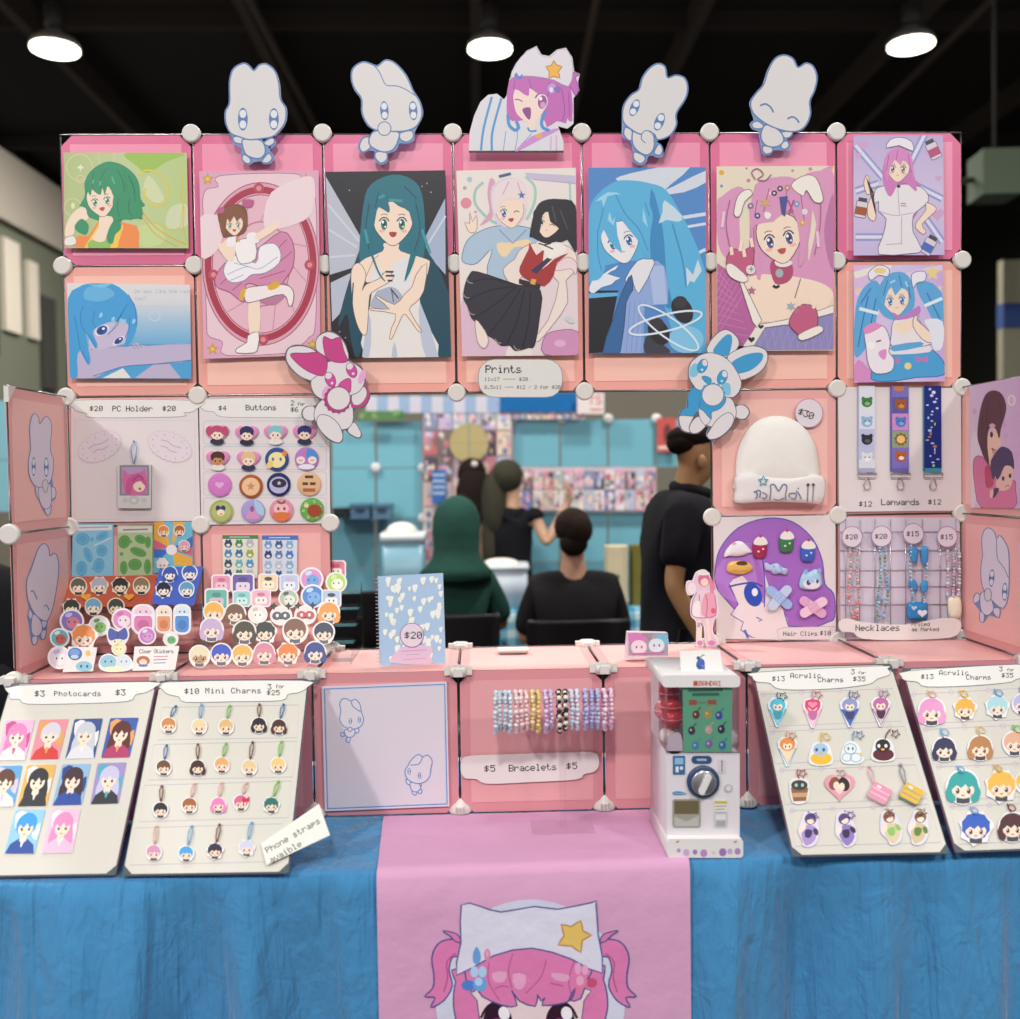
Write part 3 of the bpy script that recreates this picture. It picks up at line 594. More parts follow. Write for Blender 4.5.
A.out([(655, 205), (700, 215), (745, 188), (755, 235), (795, 255), (752, 280), (745, 335), (702, 305), (640, 300), (668, 258)], mat('#e3c069', 'cloth'), mat('#b98c5c', 'cloth'), 8, 2)
BLU, BL2 = mat('#6aa0dc', 'cloth'), mat('#a9cdf0', 'cloth')
A.S([(262, 308), (282, 345), (275, 385), (250, 385), (245, 345)], BLU, 3); A.ell(312, 345, 15, 28, mat('#d68aac', 'cloth')); A.ell(312, 342, 7, 15, PL)
A.ell(225, 487, 33, 24, mat('#4f7fd0', 'cloth')); A.ell(278, 482, 32, 34, BLU); A.ell(272, 470, 18, 20, BL2); A.ell(252, 425, 19, 26, BL2); A.ell(290, 425, 19, 26, BL2)
A.ell(795, 475, 26, 22, mat('#c94f78', 'cloth')); A.ell(745, 470, 30, 34, mat('#dc7ea6', 'cloth')); A.ell(742, 465, 18, 22, PL); A.ell(732, 410, 15, 28, PL); A.ell(765, 415, 15, 25, PL)
A.build_under('printed_girl', run)

# ---------------------------------------------------------------- the modular shelf
shelf = empty('display_shelf', (.126, YB, ZT+.008), 'pink panel cube shelf with white connectors carrying all the goods', 'display shelf')
ox, oy, oz = .126, YB, ZT+.008
PANC = {4: ('#df6f98', '#f096b4'), 3: ('#eda69c', '#f5c0b2'), 2: ('#e6a8a4', '#f0bcb4'), 1: ('#e2a0a0', '#eeb4b0'), 0: ('#d59098', '#dfa2a6')}
def panel_mesh(cols):
    b = MB(); h = .1765; c = .03
    oc = lambda h, c: [(h-c, -h), (h, -h+c), (h, h-c), (h-c, h), (-h+c, h), (-h, h-c), (-h, -h+c), (-h+c, -h)]
    b.prism(oc(h, c), -.0035, .0, mat(cols[0], 'plastic')); b.prism([(-.152, -.152), (.152, -.152), (.152, .152), (-.152, .152)], 0, .0012, mat(cols[1], 'plastic'))
    return b
pm = {}
def panel(row, mw, key=None):
    k = key or row
    if k not in pm:
        o = panel_mesh(PANC[row]).build('panel'); pm[k] = o
    else: o = pm[k].copy(); C.objects.link(o)
    o.parent = shelf; o.matrix_basis = Matrix.Translation((-ox, -oy, -oz)) @ mw; return o
for r in range(1, 5):
    for i in range(7):
        if r < 3 and i in (2, 3, 4): continue
        panel(r, BACK.mw(V((X0+(i+.5)*S, YB, ZT+(r+.5)*S))))
for i in range(7):
    panel(0, FRONT.mw(V((X0+(i+.5)*S, YF, ZT+.012+.5*S-.005))))
    panel(1, SHELF.mw(V((X0+(i+.5)*S, (YF+YB)/2, ZS))))
for r in (0, 1, 2):
    panel(r, WL.mw(V((X0, (YF+YB)/2, ZT+(r+.5)*S+(.007 if r == 0 else 0))))); panel(r, WR.mw(V((X0+7*S, (YF+YB)/2, ZT+(r+.5)*S+(.007 if r == 0 else 0)))))
RODM = mat('#6d6a6c', 'metal')
rod0 = None
def rod(a, b_):
    global rod0
    a, b_ = V(a), V(b_)
    if rod0 is None:
        m = MB(); m.tube([(0, 0, 0), (0, 0, 1)], .0022, RODM, 6); rod0 = m.build('wire_rod'); o = rod0
    else: o = rod0.copy(); C.objects.link(o)
    o.parent = shelf; d = b_-a; q = d.to_track_quat('Z', 'Y'); o.matrix_basis = Matrix.Translation(a-V((ox, oy, oz))) @ q.to_matrix().to_4x4() @ Matrix.Diagonal((1, 1, d.length, 1))
nb = [(i, r) for i in range(8) for r in range(1, 6) if not (r in (1, 2) and i in (3, 4))]
for i in range(8):
    r0 = 3 if i in (3, 4) else 1
    rod((X0+i*S, YB+.006, ZT+r0*S), (X0+i*S, YB+.006, ZT+5*S)); rod((X0+i*S, YF+.004, ZT+.012), (X0+i*S, YF+.004, ZS))
for r in (3, 4, 5): rod((X0, YB+.006, ZT+r*S), (X0+7*S, YB+.006, ZT+r*S))
for r in (1, 2):
    rod((X0, YB+.006, ZT+r*S), (X0+2*S, YB+.006, ZT+r*S)); rod((X0+5*S, YB+.006, ZT+r*S), (X0+7*S, YB+.006, ZT+r*S))
rod((X0, YF+.004, ZS+.002), (X0+7*S, YF+.004, ZS+.002)); rod((X0, YB+.006, ZS), (X0+7*S, YB+.006, ZS))
for i in range(8): rod((X0+i*S, YF, ZS+.004), (X0+i*S, YB, ZS+.004))
for xx in (X0, X0+7*S):
    for r in (2, 3): rod((xx, YF, ZT+r*S), (xx, YB, ZT+r*S))
    rod((xx, YF+.004, ZS), (xx, YF+.004, ZT+3*S))
CW = mat('#d8d3ce', 'plastic')
def conn_round():
    b = MB(); b.lathe([(.0245, -.008), (.0255, -.004), (.0255, .003), (.024, .006), (.0205, .0078)], CW, 24); b.sm[-1] = False; return b
def conn_cross():
    b = MB(); b.box(-.034, -.011, -.009, .034, .011, .009, CW); b.box(-.011, -.034, -.009, .011, .034, .009, CW); b.prism(rrect(-.02, -.02, .02, .02, .008), -.012, .011, CW)
    for k in (-1, 0, 1): b.box(k*.009-.002, -.016, .011, k*.009+.002, .016, .013, CW)
    return b
def conn_foot():
    b = MB(); b.lathe([(.029, 0), (.03, .006), (.026, .016), (.016, .026), (.012, .036)], CW, 20)
    for k in (-1, 0, 1): b.box(k*.009-.0025, -.0315, .003, k*.009+.0025, -.02, .018, mat('#b9b4b0', 'plastic'))
    return b
cm = {}
def conn(kind, mw):
    if kind not in cm: o = {'r': conn_round, 'c': conn_cross, 'f': conn_foot}[kind]().build('connector'); cm[kind] = o
    else: o = cm[kind].copy(); C.objects.link(o)
    o.parent = shelf; o.matrix_basis = Matrix.Translation((-ox, -oy, -oz)) @ mw
for i, r in nb:
    if i in (0, 7) and r == 5: continue
    conn('r', BACK.mw(V((X0+i*S, YB-.002, ZT+r*S))))
for i in range(8):
    conn('c', SHELF.mw(V((X0+i*S, YF+.004, ZS+.004)))); conn('f', Matrix.Translation((X0+i*S, YF+.012, ZT+.009)))
    if 2 <= i <= 5: conn('c', SHELF.mw(V((X0+i*S, YB-.004, ZS+.004))))
for w_, xx in ((WL, X0), (WR, X0+7*S)):
    conn('r', FRONT.mw(V((xx, YF-.004, ZT+2*S)))); conn('r', FRONT.mw(V((xx, YF-.004, ZT+1*S))))
    b = MB(); b.prism([(0, 0), (.04, 0), (0, .04)], -.006, .006, CW); o = b.build('corner_bracket', shelf); o.matrix_basis = Matrix.Translation((-ox, -oy, -oz)) @ (WL.mw(V((xx, YF, ZT+3*S))) @ Matrix.Rotation(-math.pi/2, 4, 'Z'))
# ---------------------------------------------------------------- prints hung on the shelf
PF = BACK.lift(.016)
def sheet(name, view, quad, c, t=.0016, fr=PF, off=0, kind='print', ms=None):
    x = sum(q[0] for q in quad)/len(quad); y = max(q[1] for q in quad)
    A = Art(fr, view, (x, y), off); A.base(quad, t, M(c, kind), ms); A.clip = quad; return A
SKN = '#f1d9c6'
def face(A, cx, cy, w, eye, rot=0, skin=SKN, mouth='#a8484c', line='#4a3a44', eh=1.0, wink=0, look=0, smile=1, chin=1.15):
    """a plain cartoon face; w = half width in view units"""
    A.turn(cx, cy, rot)
    A.out([(cx-w, cy-.5*w), (cx-w, cy+.15*w), (cx-.78*w, cy+.62*w), (cx-.3*w, cy+.98*w*chin), (cx, cy+1.08*w*chin), (cx+.3*w, cy+.98*w*chin), (cx+.78*w, cy+.62*w), (cx+w, cy+.15*w), (cx+w, cy-.5*w), (cx+.6*w, cy-w), (cx-.6*w, cy-w)], skin, line, w*.03, 2)
    for s in (-1, 1):
        ex = cx+s*.46*w+look*w*.1; ey = cy+.12*w
        if s == wink: A.line([(ex-.2*w, ey+.05*w), (ex, ey-.06*w), (ex+.2*w, ey+.06*w)], line, .06*w, False, 3); continue
        A.ell(ex, ey, .21*w, .3*w*eh, '#f4f1f2'); A.ell(ex, ey+.02*w, .17*w, .28*w*eh, eye); A.ell(ex, ey-.04*w, .1*w, .15*w*eh, line); A.ell(ex-.06*w, ey-.1*w, .06*w, .08*w, '#fbfafc', 0, 10); A.ell(ex+.06*w, ey+.14*w, .045*w, .05*w, '#fbfafc', 0, 8)
        A.line([(ex-.25*w, ey-.14*w), (ex-.1*w, ey-.3*w*eh), (ex+.12*w, ey-.3*w*eh), (ex+.25*w, ey-.14*w)], line, .065*w, False, 3)
        A.line([(ex-.18*w, ey-.46*w), (ex, ey-.52*w), (ex+.18*w, ey-.47*w)], line, .03*w, False, 3)
        A.ell(ex+s*.12*w, cy+.48*w, .16*w, .08*w, '#eeb4ac', 0, 10)
    if smile == 2: A.poly([(cx-.2*w, cy+.55*w), (cx+.2*w, cy+.55*w), (cx+.1*w, cy+.78*w), (cx-.1*w, cy+.78*w)], mouth, 2)
    elif smile: A.poly([(cx-.14*w, cy+.6*w), (cx+.14*w, cy+.6*w), (cx, cy+.74*w)], mouth, 2)
    else: A.line([(cx-.1*w, cy+.66*w), (cx, cy+.63*w), (cx+.1*w, cy+.66*w)], mouth, .04*w)
    A.turn(0, 0, 0)
def strands(A, lines, c, wd, n=4):
    for q in lines: A.line(q, c, wd, False, n)
HANG = 'prints hung on the pink shelf'
def hung(A, name, label): return tag(A.obj(name), label, 'art print', HANG)

# 1 green haired person
v = (60, 140, 7.286); A = sheet('art_print', v, [(28, 92), (925, 95), (938, 790), (35, 788)], gmat('green_wash', [(0, '#aebd82'), (.5, '#bccb98'), (1, '#b6c886')], 0))
A.S([(480, 95), (900, 100), (780, 160), (640, 240), (560, 190)], '#9cbf58'); A.S([(650, 260), (760, 420), (700, 460), (610, 380)], '#cfd6ac'); A.S([(800, 500), (920, 470), (930, 620), (780, 640)], '#cdd4ae'); A.S([(560, 640), (720, 620), (760, 740), (600, 780)], '#c4d394')
for cx, cy, r in ((145, 200, 95), (95, 490, 62), (150, 285, 28), (340, 130, 60)): A.ring(cx, cy, r, r, '#d9c8a0', 7)
A.S([(125, 205), (150, 185), (152, 165), (156, 190), (180, 205), (156, 212), (152, 240), (146, 212)], '#e8e4c8', 2); A.S([(80, 480), (97, 455), (112, 482), (97, 505)], '#dfe0b4', 2)
for p, c, w_ in (([(575, 260), (640, 220), (740, 260), (790, 360), (760, 460), (680, 480), (620, 420), (625, 350)], '#dfc84a', 11), ([(590, 510), (680, 620), (790, 700), (920, 760)], '#d9ad45', 9), ([(700, 600), (800, 650), (870, 640), (890, 560), (900, 420), (890, 280)], '#dcc24e', 7), ([(600, 560), (700, 690), (860, 780)], '#d8a040', 5), ([(880, 380), (905, 520), (900, 650), (925, 740)], '#d9b548', 5)): A.line(p, c, w_, False, 5)
A.S([(40, 700), (55, 600), (110, 520), (200, 470), (240, 480), (200, 580), (120, 610), (100, 690)], SKN)
A.out([(40, 715), (105, 700), (118, 760), (40, 770)], '#e9e4e0', '#8a8478', 4, 2)
HG, HD, HL = '#2f8f66', '#1d6a4c', '#52b489'
A.S([(150, 470), (185, 400), (180, 320), (215, 240), (290, 180), (370, 158), (470, 190), (550, 260), (582, 340), (590, 430), (622, 478), (585, 500), (600, 580), (540, 560), (520, 585), (470, 570), (440, 620), (430, 700), (380, 750), (350, 740), (345, 660), (300, 600), (210, 560), (190, 500), (140, 480)], HG, 3)
A.poly([(112, 780), (125, 700), (210, 700), (290, 580), (330, 640), (450, 600), (560, 625), (580, 680), (575, 785)], '#ee8a46'); A.S([(350, 785), (390, 700), (450, 620), (462, 640), (430, 740), (420, 785)], '#f2c64c', 2); A.S([(180, 785), (230, 700), (300, 590), (318, 610), (260, 700), (215, 785)], '#f2c64c', 2)
A.S([(205, 785), (225, 730), (280, 745), (350, 725), (370, 785)], '#8fbf62', 2); A.S([(235, 715), (285, 640), (290, 560), (380, 560), (385, 610), (345, 690), (330, 735), (285, 745)], SKN, 2)
A.S([(112, 620), (160, 575), (210, 620), (200, 680), (175, 690), (120, 660)], HG, 3); A.S([(385, 600), (440, 600), (445, 650), (405, 690), (385, 755), (350, 745), (345, 690)], HG, 3)
face(A, 300, 440, 98, '#4aa070', -9, SKN, '#c0474f', '#2d5a48', .9, 0, 0, 2)
A.S([(185, 400), (200, 300), (260, 210), (370, 175), (470, 240), (480, 390), (430, 380), (425, 450), (405, 560), (390, 500), (398, 430), (350, 330), (330, 405), (310, 345), (300, 400), (262, 385), (235, 360), (225, 410), (200, 370)], HG, 2)
A.S([(400, 380), (480, 370), (560, 400), (600, 500), (590, 570), (450, 580), (400, 600), (385, 520)], HG, 2)
strands(A, [[(250, 230), (235, 300), (240, 350)], [(340, 210), (300, 290), (305, 360)], [(420, 220), (460, 300), (470, 380)], [(500, 260), (540, 350), (550, 450)], [(430, 420), (420, 500), (440, 560)], [(510, 430), (500, 510), (530, 560)]], HD, 5); strands(A, [[(245, 290), (240, 320)], [(300, 300), (292, 335)], [(380, 270), (400, 320)]], HL, 12)
hung(A, 'art_print', 'landscape print of a green haired person in an orange vest on pale green')

# 2 blue figure behind an arm
v = (60, 270, 7.286); A = sheet('art_print', v, [(52, 95), (948, 108), (958, 792), (75, 790)], gmat('blue_dusk', [(0, '#4a9fd4'), (.32, '#58a6d6'), (.62, '#a6c2da'), (.8, '#d4d4da'), (1, '#dcdadc')], 1))
for tx, x, y in (('Do you like the rain', 545, 142), ('too?', 548, 195)): A.text(tx, x, y, 27, '#aeb6c4', 5.4)
A.ring(690, 335, 40, 36, '#c0d0e0', 8); A.line([(560, 265), (920, 270)], '#c2c8d4', 7)
A.S([(75, 790), (90, 600), (200, 560), (600, 540), (955, 540), (955, 660), (820, 680), (955, 660), (958, 792)], '#4a9ed2', 1); A.poly([(545, 788), (680, 690), (800, 685), (885, 790)], '#b9aeca'); A.poly([(310, 788), (460, 715), (520, 788)], '#e2ded8')
A.S([(75, 788), (110, 680), (150, 585), (300, 540), (420, 555), (500, 560), (560, 530), (640, 555), (958, 535), (958, 655), (700, 685), (480, 705), (340, 745), (240, 788)], '#bbb0cf', 3)
A.line([(240, 775), (340, 742), (480, 702), (700, 685), (955, 658)], '#3f6fa6', 6, False, 4); A.line([(220, 580), (420, 562), (620, 545), (955, 538)], '#6f8fbc', 4, False, 3); strands(A, [[(520, 545), (550, 575)], [(548, 540), (575, 572)], [(575, 538), (598, 565)]], '#6f7fb0', 4)
A.S([(215, 560), (235, 430), (400, 380), (500, 400), (490, 520), (400, 555), (290, 580)], '#c3b8d4', 3)
for cx, cy, rx, ry, r in ((308, 440, 50, 32, -28), (430, 515, 44, 20, -35)): A.ell(cx, cy, rx*1.15, ry*1.1, '#e0dcec', r); A.ell(cx, cy, rx*.85, ry, '#2c56a0', r); A.ell(cx-8, cy+4, rx*.5, ry*.6, '#1e3a7c', r); A.ell(cx+10, cy-12, rx*.22, ry*.28, '#eceef6', r)
HB_, HBD = '#3f9bd6', '#2a76b6'
A.S([(60, 210), (130, 130), (220, 98), (380, 100), (480, 165), (545, 250), (566, 350), (555, 440), (520, 520), (470, 558), (490, 480), (500, 400), (440, 350), (380, 440), (330, 500), (420, 380), (350, 380), (255, 430), (245, 470), (275, 540), (262, 575), (215, 500), (185, 440), (205, 560), (225, 660), (205, 690), (165, 620), (140, 580), (125, 660), (130, 775), (75, 780), (65, 560)], HB_, 2)
strands(A, [[(255, 300), (240, 380), (262, 420)], [(170, 260), (150, 350), (170, 430), (230, 500), (262, 560)], [(105, 330), (130, 460), (150, 580)], [(430, 350), (420, 400), (350, 470)], [(510, 340), (505, 420), (475, 500)], [(500, 180), (550, 280), (555, 400)], [(160, 590), (190, 650), (208, 690)]], HBD, 5)
A.S([(200, 130), (330, 120), (400, 180), (300, 230), (180, 210)], '#63b0e0', 4); A.S([(200, 100), (260, 108), (380, 100), (300, 130)], '#7cc0e6', 3)
for x, y in ((300, 330), (390, 360), (470, 378), (540, 375)): A.ell(x, y, 12, 20, '#8ecbee', 20)
hung(A, 'art_print', 'landscape blue print of a face leaning behind an outstretched arm')

# 3 girl in a frilled dress on a ring
v = (195, 165, 5.095); A = sheet('art_print', v, [(22, 32), (630, 28), (640, 968), (45, 988)], '#d9a3bf')
A.S([(130, 55), (510, 45), (530, 90), (600, 130), (620, 300), (615, 800), (580, 880), (540, 920), (500, 955), (160, 970), (140, 900), (70, 870), (60, 780), (45, 300), (40, 180), (60, 125), (120, 110)], '#e6c8d2', 3); A.line([(130, 55), (510, 45), (530, 90), (600, 130), (620, 300), (615, 800), (580, 880), (540, 920), (500, 955), (160, 970), (140, 900), (70, 870), (60, 780), (45, 300), (40, 180), (60, 125), (120, 110)], '#94506e', 3, True, 4)
A.ell(335, 505, 300, 418, '#d8a0b4', 0, 48); A.ring(335, 505, 296, 414, '#9c4a60', 4, 0, 56); A.ring(335, 505, 268, 378, '#a8304a', 34, 0, 56); A.ring(335, 505, 245, 352, '#9c4a60', 4, 0, 56)
A.ell(335, 505, 243, 350, '#e2b4c4', 0, 48); A.ring(335, 505, 150, 215, '#c07a94', 8, 0, 40)
for k in range(12):
    a = k*math.pi/6; A.line([(335+155*math.cos(a), 505+220*math.sin(a)), (335+240*math.cos(a+.26), 505+345*math.sin(a+.26))], '#c08098', 4)
for x, y in ((65, 72), (90, 938), (600, 915), (565, 75)): A.poly(starp(x, y, 34, 14), '#cfa02e'); A.ell(x, y, 10, 10, '#e8c25a')
for x, y in ((326, 120), (348, 890), (585, 510), (95, 560)): A.ell(x, y, 27, 27, '#b8485a'); A.ell(x, y, 13, 13, '#d88a94')
A.S([(390, 140), (560, 60), (610, 90), (600, 240), (520, 300), (400, 330), (350, 300)], '#ead3da', 3)
A.S([(25, 270), (120, 260), (150, 330), (110, 440), (30, 470)], '#ead3da', 3)
A.out([(110, 560), (180, 480), (300, 440), (440, 340), (500, 400), (500, 520), (450, 600), (440, 690), (330, 620), (260, 610), (250, 700), (180, 650), (110, 620)], '#cf86ac', '#8f4468', 4, 3)
strands(A, [[(330, 540), (430, 420), (470, 380)], [(340, 560), (450, 480), (495, 440)], [(330, 580), (460, 540)], [(240, 600), (190, 640)], [(170, 570), (130, 610)], [(380, 600), (430, 660)]], '#a85a84', 5)
A.S([(320, 690), (350, 640), (460, 600), (480, 640), (430, 700), (380, 715)], '#b87898', 3)
A.S([(275, 690), (330, 690), (328, 860), (280, 870)], SKN, 2); A.out([(270, 870), (325, 850), (322, 930), (300, 958), (215, 958), (215, 935), (265, 905)], '#efe9e6', '#7a6470', 4, 2)
A.out([(255, 640), (300, 620), (450, 610), (500, 640), (500, 700), (480, 720), (450, 660), (330, 690), (262, 700)], '#eee4e4', '#7a5060', 4, 3)
A.S([(235, 640), (260, 625), (250, 680), (225, 690)], '#d9a83c', 2); A.S([(370, 615), (425, 590), (430, 620), (385, 640)], '#d9a83c', 2)
A.out([(150, 520), (200, 460), (310, 500), (330, 420), (400, 400), (435, 440), (430, 500), (360, 550), (290, 560), (250, 590), (190, 600), (155, 570)], '#eeeaf0', '#8a90b4', 4, 3); strands(A, [[(165, 560), (260, 520), (330, 530), (420, 470)], [(200, 500), (280, 520)], [(180, 590), (250, 560)]], '#a4b0d0', 4)
A.out([(205, 400), (260, 375), (310, 400), (310, 480), (255, 505), (220, 490)], '#f1ecec', '#8a7080', 4, 2)
A.S([(160, 380), (205, 360), (210, 400), (200, 480), (170, 490), (130, 440), (118, 400), (140, 400)], SKN, 3); A.S([(170, 370), (205, 355), (205, 410), (165, 415)], '#efe9ee', 3); A.S([(270, 350), (320, 350), (325, 395), (270, 395)], '#efe9ee', 4); A.S([(310, 355), (420, 290), (430, 315), (330, 385)], SKN, 2)
A.S([(125, 300), (120, 250), (170, 205), (250, 210), (270, 280), (250, 350), (160, 370), (140, 360)], '#7a4a34', 3); face(A, 200, 305, 45, '#6ca88a', -4, SKN, '#b04a4c', '#4a2c24', 1, 0, 0, 2); A.S([(130, 320), (135, 240), (200, 205), (262, 250), (265, 320), (235, 270), (215, 290), (200, 262), (180, 295), (165, 275), (150, 370)], '#84523a', 2)
A.S([(110, 230), (145, 215), (150, 240), (120, 250)], '#b85a8a', 3); A.S([(245, 180), (300, 180), (290, 215), (250, 215)], '#b85a8a', 3); A.poly(starp(222, 382, 15, 7), '#cfa02e')
hung(A, 'art_print', 'tall pink print of a brown haired girl in a frilled dress on a red ring')

# 4 teal haired girl on dark ground
v = (320, 165, 5.095); A = sheet('art_print', v, [(28, 36), (638, 28), (668, 978), (62, 985)], '#1d1c28')
A.poly([(30, 60), (215, 380), (180, 520), (50, 560)], '#b8bccb'); A.poly([(638, 170), (640, 560), (560, 470), (520, 400)], '#a4b2cc'); A.poly([(55, 600), (180, 540), (100, 760), (62, 800)], '#b6bccc')
for q in ([(40, 200), (200, 390)], [(45, 330), (190, 420)], [(50, 470), (180, 460)], [(640, 260), (540, 420)]): A.line(q, '#ccd0da', 10)
for x, y in ((150, 130), (545, 95), (565, 140), (520, 110), (130, 880), (100, 850)): A.ell(x, y, 4, 4, '#9aa0b4', 0, 8)
TH, TD, TL = '#1f6f80', '#154f60', '#3f93a4'
A.S([(370, 52), (470, 75), (520, 150), (530, 300), (540, 420), (600, 520), (650, 640), (668, 720), (668, 975), (600, 978), (520, 760), (300, 700), (200, 976), (160, 900), (140, 760), (100, 820), (95, 800), (120, 690), (170, 520), (215, 380), (225, 200), (260, 100)], '#17475a', 3)
A.S([(370, 50), (470, 75), (520, 150), (535, 330), (520, 500), (440, 560), (300, 560), (215, 500), (200, 440), (222, 200), (260, 100)], TH, 3)
A.S([(230, 980), (255, 720), (290, 600), (440, 560), (500, 640), (520, 760), (600, 978)], '#e4dfdc', 3); A.S([(255, 720), (320, 610), (400, 640), (420, 700), (330, 740)], '#a8b0c4', 3); A.S([(380, 900), (395, 975), (365, 975)], '#b8bfd0', 2); A.S([(215, 975), (250, 760), (262, 860), (250, 978)], '#b9c2d4', 2); A.S([(510, 700), (605, 978), (540, 978), (510, 850)], '#b9c2d4', 2)
A.S([(200, 500), (320, 440), (325, 400), (400, 400), (410, 440), (540, 480), (558, 510), (520, 640), (490, 640), (460, 580), (440, 520), (300, 560), (240, 600)], SKN, 3)
A.S([(255, 590), (300, 500), (320, 560), (420, 470), (470, 500), (450, 640), (360, 620), (290, 640)], '#e0dfe2', 3); A.line([(230, 580), (275, 480), (300, 460)], '#8e9ab0', 4)
A.out([(200, 500), (160, 540), (165, 700), (185, 800), (215, 862), (240, 850), (250, 700), (265, 650), (350, 600), (375, 570), (340, 540), (300, 580), (235, 610), (215, 640), (235, 560)], SKN, '#6a4a48', 3, 3)
strands(A, [[(335, 545), (375, 545)], [(335, 565), (380, 565)], [(345, 590), (370, 590)]], '#3a3440', 10)
A.out([(545, 500), (530, 640), (490, 700), (455, 740), (515, 840), (510, 852), (490, 835), (435, 760), (410, 790), (370, 880), (355, 885), (365, 830), (385, 760), (262, 742), (265, 730), (355, 735), (290, 680), (295, 668), (380, 712), (430, 660), (470, 620), (490, 560)], SKN, '#6a4a48', 3, 2)
A.line([(360, 630), (400, 680)], '#2d2a38', 6); A.line([(365, 640), (375, 700)], '#2d2a38', 4)
face(A, 372, 290, 98, '#2f8060', 0, SKN, '#a83a3c', '#2a3c44', 1.05, 0, 0, 2)
A.S([(270, 330), (262, 200), (290, 110), (370, 80), (470, 110), (485, 220), (478, 330), (455, 240), (400, 210), (345, 170), (355, 215), (350, 245), (300, 215), (285, 260)], TH, 2)
A.S([(225, 300), (262, 230), (272, 330), (262, 420), (300, 540), (335, 595), (300, 560), (255, 450), (240, 420)], TH, 3); A.S([(470, 220), (520, 260), (505, 400), (470, 520), (430, 595), (455, 480), (480, 360)], TH, 3)
strands(A, [[(250, 200), (235, 320), (250, 430)], [(300, 140), (280, 220)], [(490, 200), (510, 330), (480, 440)], [(560, 500), (620, 650), (640, 850)], [(170, 600), (165, 760), (200, 900)], [(430, 110), (490, 170)]], TD, 6); strands(A, [[(300, 170), (330, 155)], [(350, 180), (420, 185)], [(520, 330), (560, 450)], [(230, 330), (245, 400)]], TL, 14)
hung(A, 'art_print', 'tall dark print of a girl with long teal hair and a white dress')

# 5 two girls, one pale one dark
v = (450, 165, 5.095); A = sheet('art_print', v, [(32, 30), (640, 15), (655, 970), (62, 975)], '#e5dcd8')
A.poly([(380, 40), (638, 55), (640, 100), (400, 70)], '#c4b8d4'); A.line([(610, 80), (615, 240)], '#9cc4c8', 10); A.line([(420, 75), (640, 95)], '#b09cc0', 4)
A.S([(70, 640), (200, 560), (300, 700), (280, 975), (62, 975)], '#d9b8cc', 3); A.S([(420, 560), (520, 500), (650, 560), (655, 965), (420, 970)], '#e0cfd4', 3)
for cx, cy, r, c in ((100, 75, 14, '#9fc4d4'), (75, 118, 10, '#b8a0a8'), (82, 195, 28, '#d98a9c'), (130, 240, 7, '#d98a9c')): A.ell(cx, cy, r, r, c)
A.line([(170, 90), (130, 130), (130, 200), (190, 270), (240, 300)], '#9cc4bc', 14, False, 4); A.line([(385, 60), (430, 110), (430, 190), (390, 280)], '#a4c8c0', 14, False, 4)
A.S([(205, 70), (190, 150), (200, 240), (150, 310), (215, 270), (225, 180), (230, 90)], '#d4a0b8', 3)
A.out([(60, 480), (85, 390), (150, 340), (250, 310), (400, 320), (450, 380), (420, 480), (330, 600), (190, 560), (215, 430), (140, 500), (90, 505)], '#a9c0d6', '#5e7a9c', 4, 3)
A.out([(95, 340), (75, 290), (100, 300), (100, 240), (115, 290), (135, 255), (138, 320), (125, 345)], SKN, '#8a6468', 3, 2)
A.S([(240, 400), (310, 395), (400, 380), (410, 420), (330, 420), (285, 470), (250, 450)], '#ecd2a8', 3); A.line([(250, 330), (320, 400), (390, 330)], '#7c90b4', 6)
A.S([(215, 110), (300, 65), (380, 100), (395, 200), (370, 290), (300, 320), (235, 290), (210, 200)], '#dccadc', 3); face(A, 305, 235, 70, '#5a74b8', -8, SKN, '#a83f50', '#4c4464', 1, 1, 0, 2)
A.S([(225, 250), (215, 150), (260, 85), (340, 75), (392, 130), (392, 230), (360, 180), (300, 175), (265, 190), (245, 230)], '#e6d6d8', 2); strands(A, [[(300, 85), (270, 150)], [(345, 90), (370, 170)]], '#c0a0c4', 5); A.poly(starp(365, 155, 22, 9), '#5a70a8'); A.line([(250, 60), (310, 45)], '#4a6090', 14)
BKH = '#26222c'
A.out([(270, 530), (330, 480), (350, 440), (420, 400), (560, 400), (640, 450), (640, 540), (590, 590), (600, 700), (520, 820), (450, 900), (430, 880), (500, 790), (555, 600), (480, 560), (400, 560), (350, 590), (420, 660), (425, 690), (385, 690), (300, 600)], '#eadad2', '#8a6a6c', 3, 2)
A.out([(540, 540), (550, 500), (600, 470), (645, 500), (640, 560), (615, 530)], '#e8d0d4', '#a0788a', 3, 3)
A.S([(405, 395), (400, 430), (355, 520), (360, 560), (400, 590), (480, 620), (530, 560), (545, 500), (605, 450), (530, 480), (470, 530), (480, 430), (440, 460)], '#a32f33', 2)
A.poly([(410, 540), (440, 555), (520, 480), (500, 470)], '#3a3050'); A.poly([(352, 580), (462, 610), (455, 640), (350, 605)], '#2b2430'); A.poly([(415, 580), (440, 585), (432, 612), (408, 605)], '#d8a848')
A.S([(440, 395), (500, 385), (570, 400), (590, 440), (510, 480), (480, 440)], '#ece6e2', 3); strands(A, [[(450, 400), (480, 410), (525, 430)], [(480, 408), (515, 400)]], '#2a2630', 7)
A.out([(100, 560), (140, 545), (340, 610), (460, 640), (455, 780), (430, 920), (400, 930), (370, 940), (330, 945), (305, 920), (260, 920), (215, 880), (170, 860), (145, 810), (110, 780), (90, 720), (70, 680), (75, 620)], '#2e2a38', '#18161e', 4, 3)
for q in ([(330, 610), (200, 580), (100, 600)], [(330, 620), (200, 640), (90, 690)], [(340, 620), (230, 710), (125, 780)], [(360, 630), (280, 760), (200, 860)], [(380, 640), (340, 800), (290, 910)], [(410, 650), (400, 800), (370, 930)]): A.line(q, '#18161e', 6, False, 4)
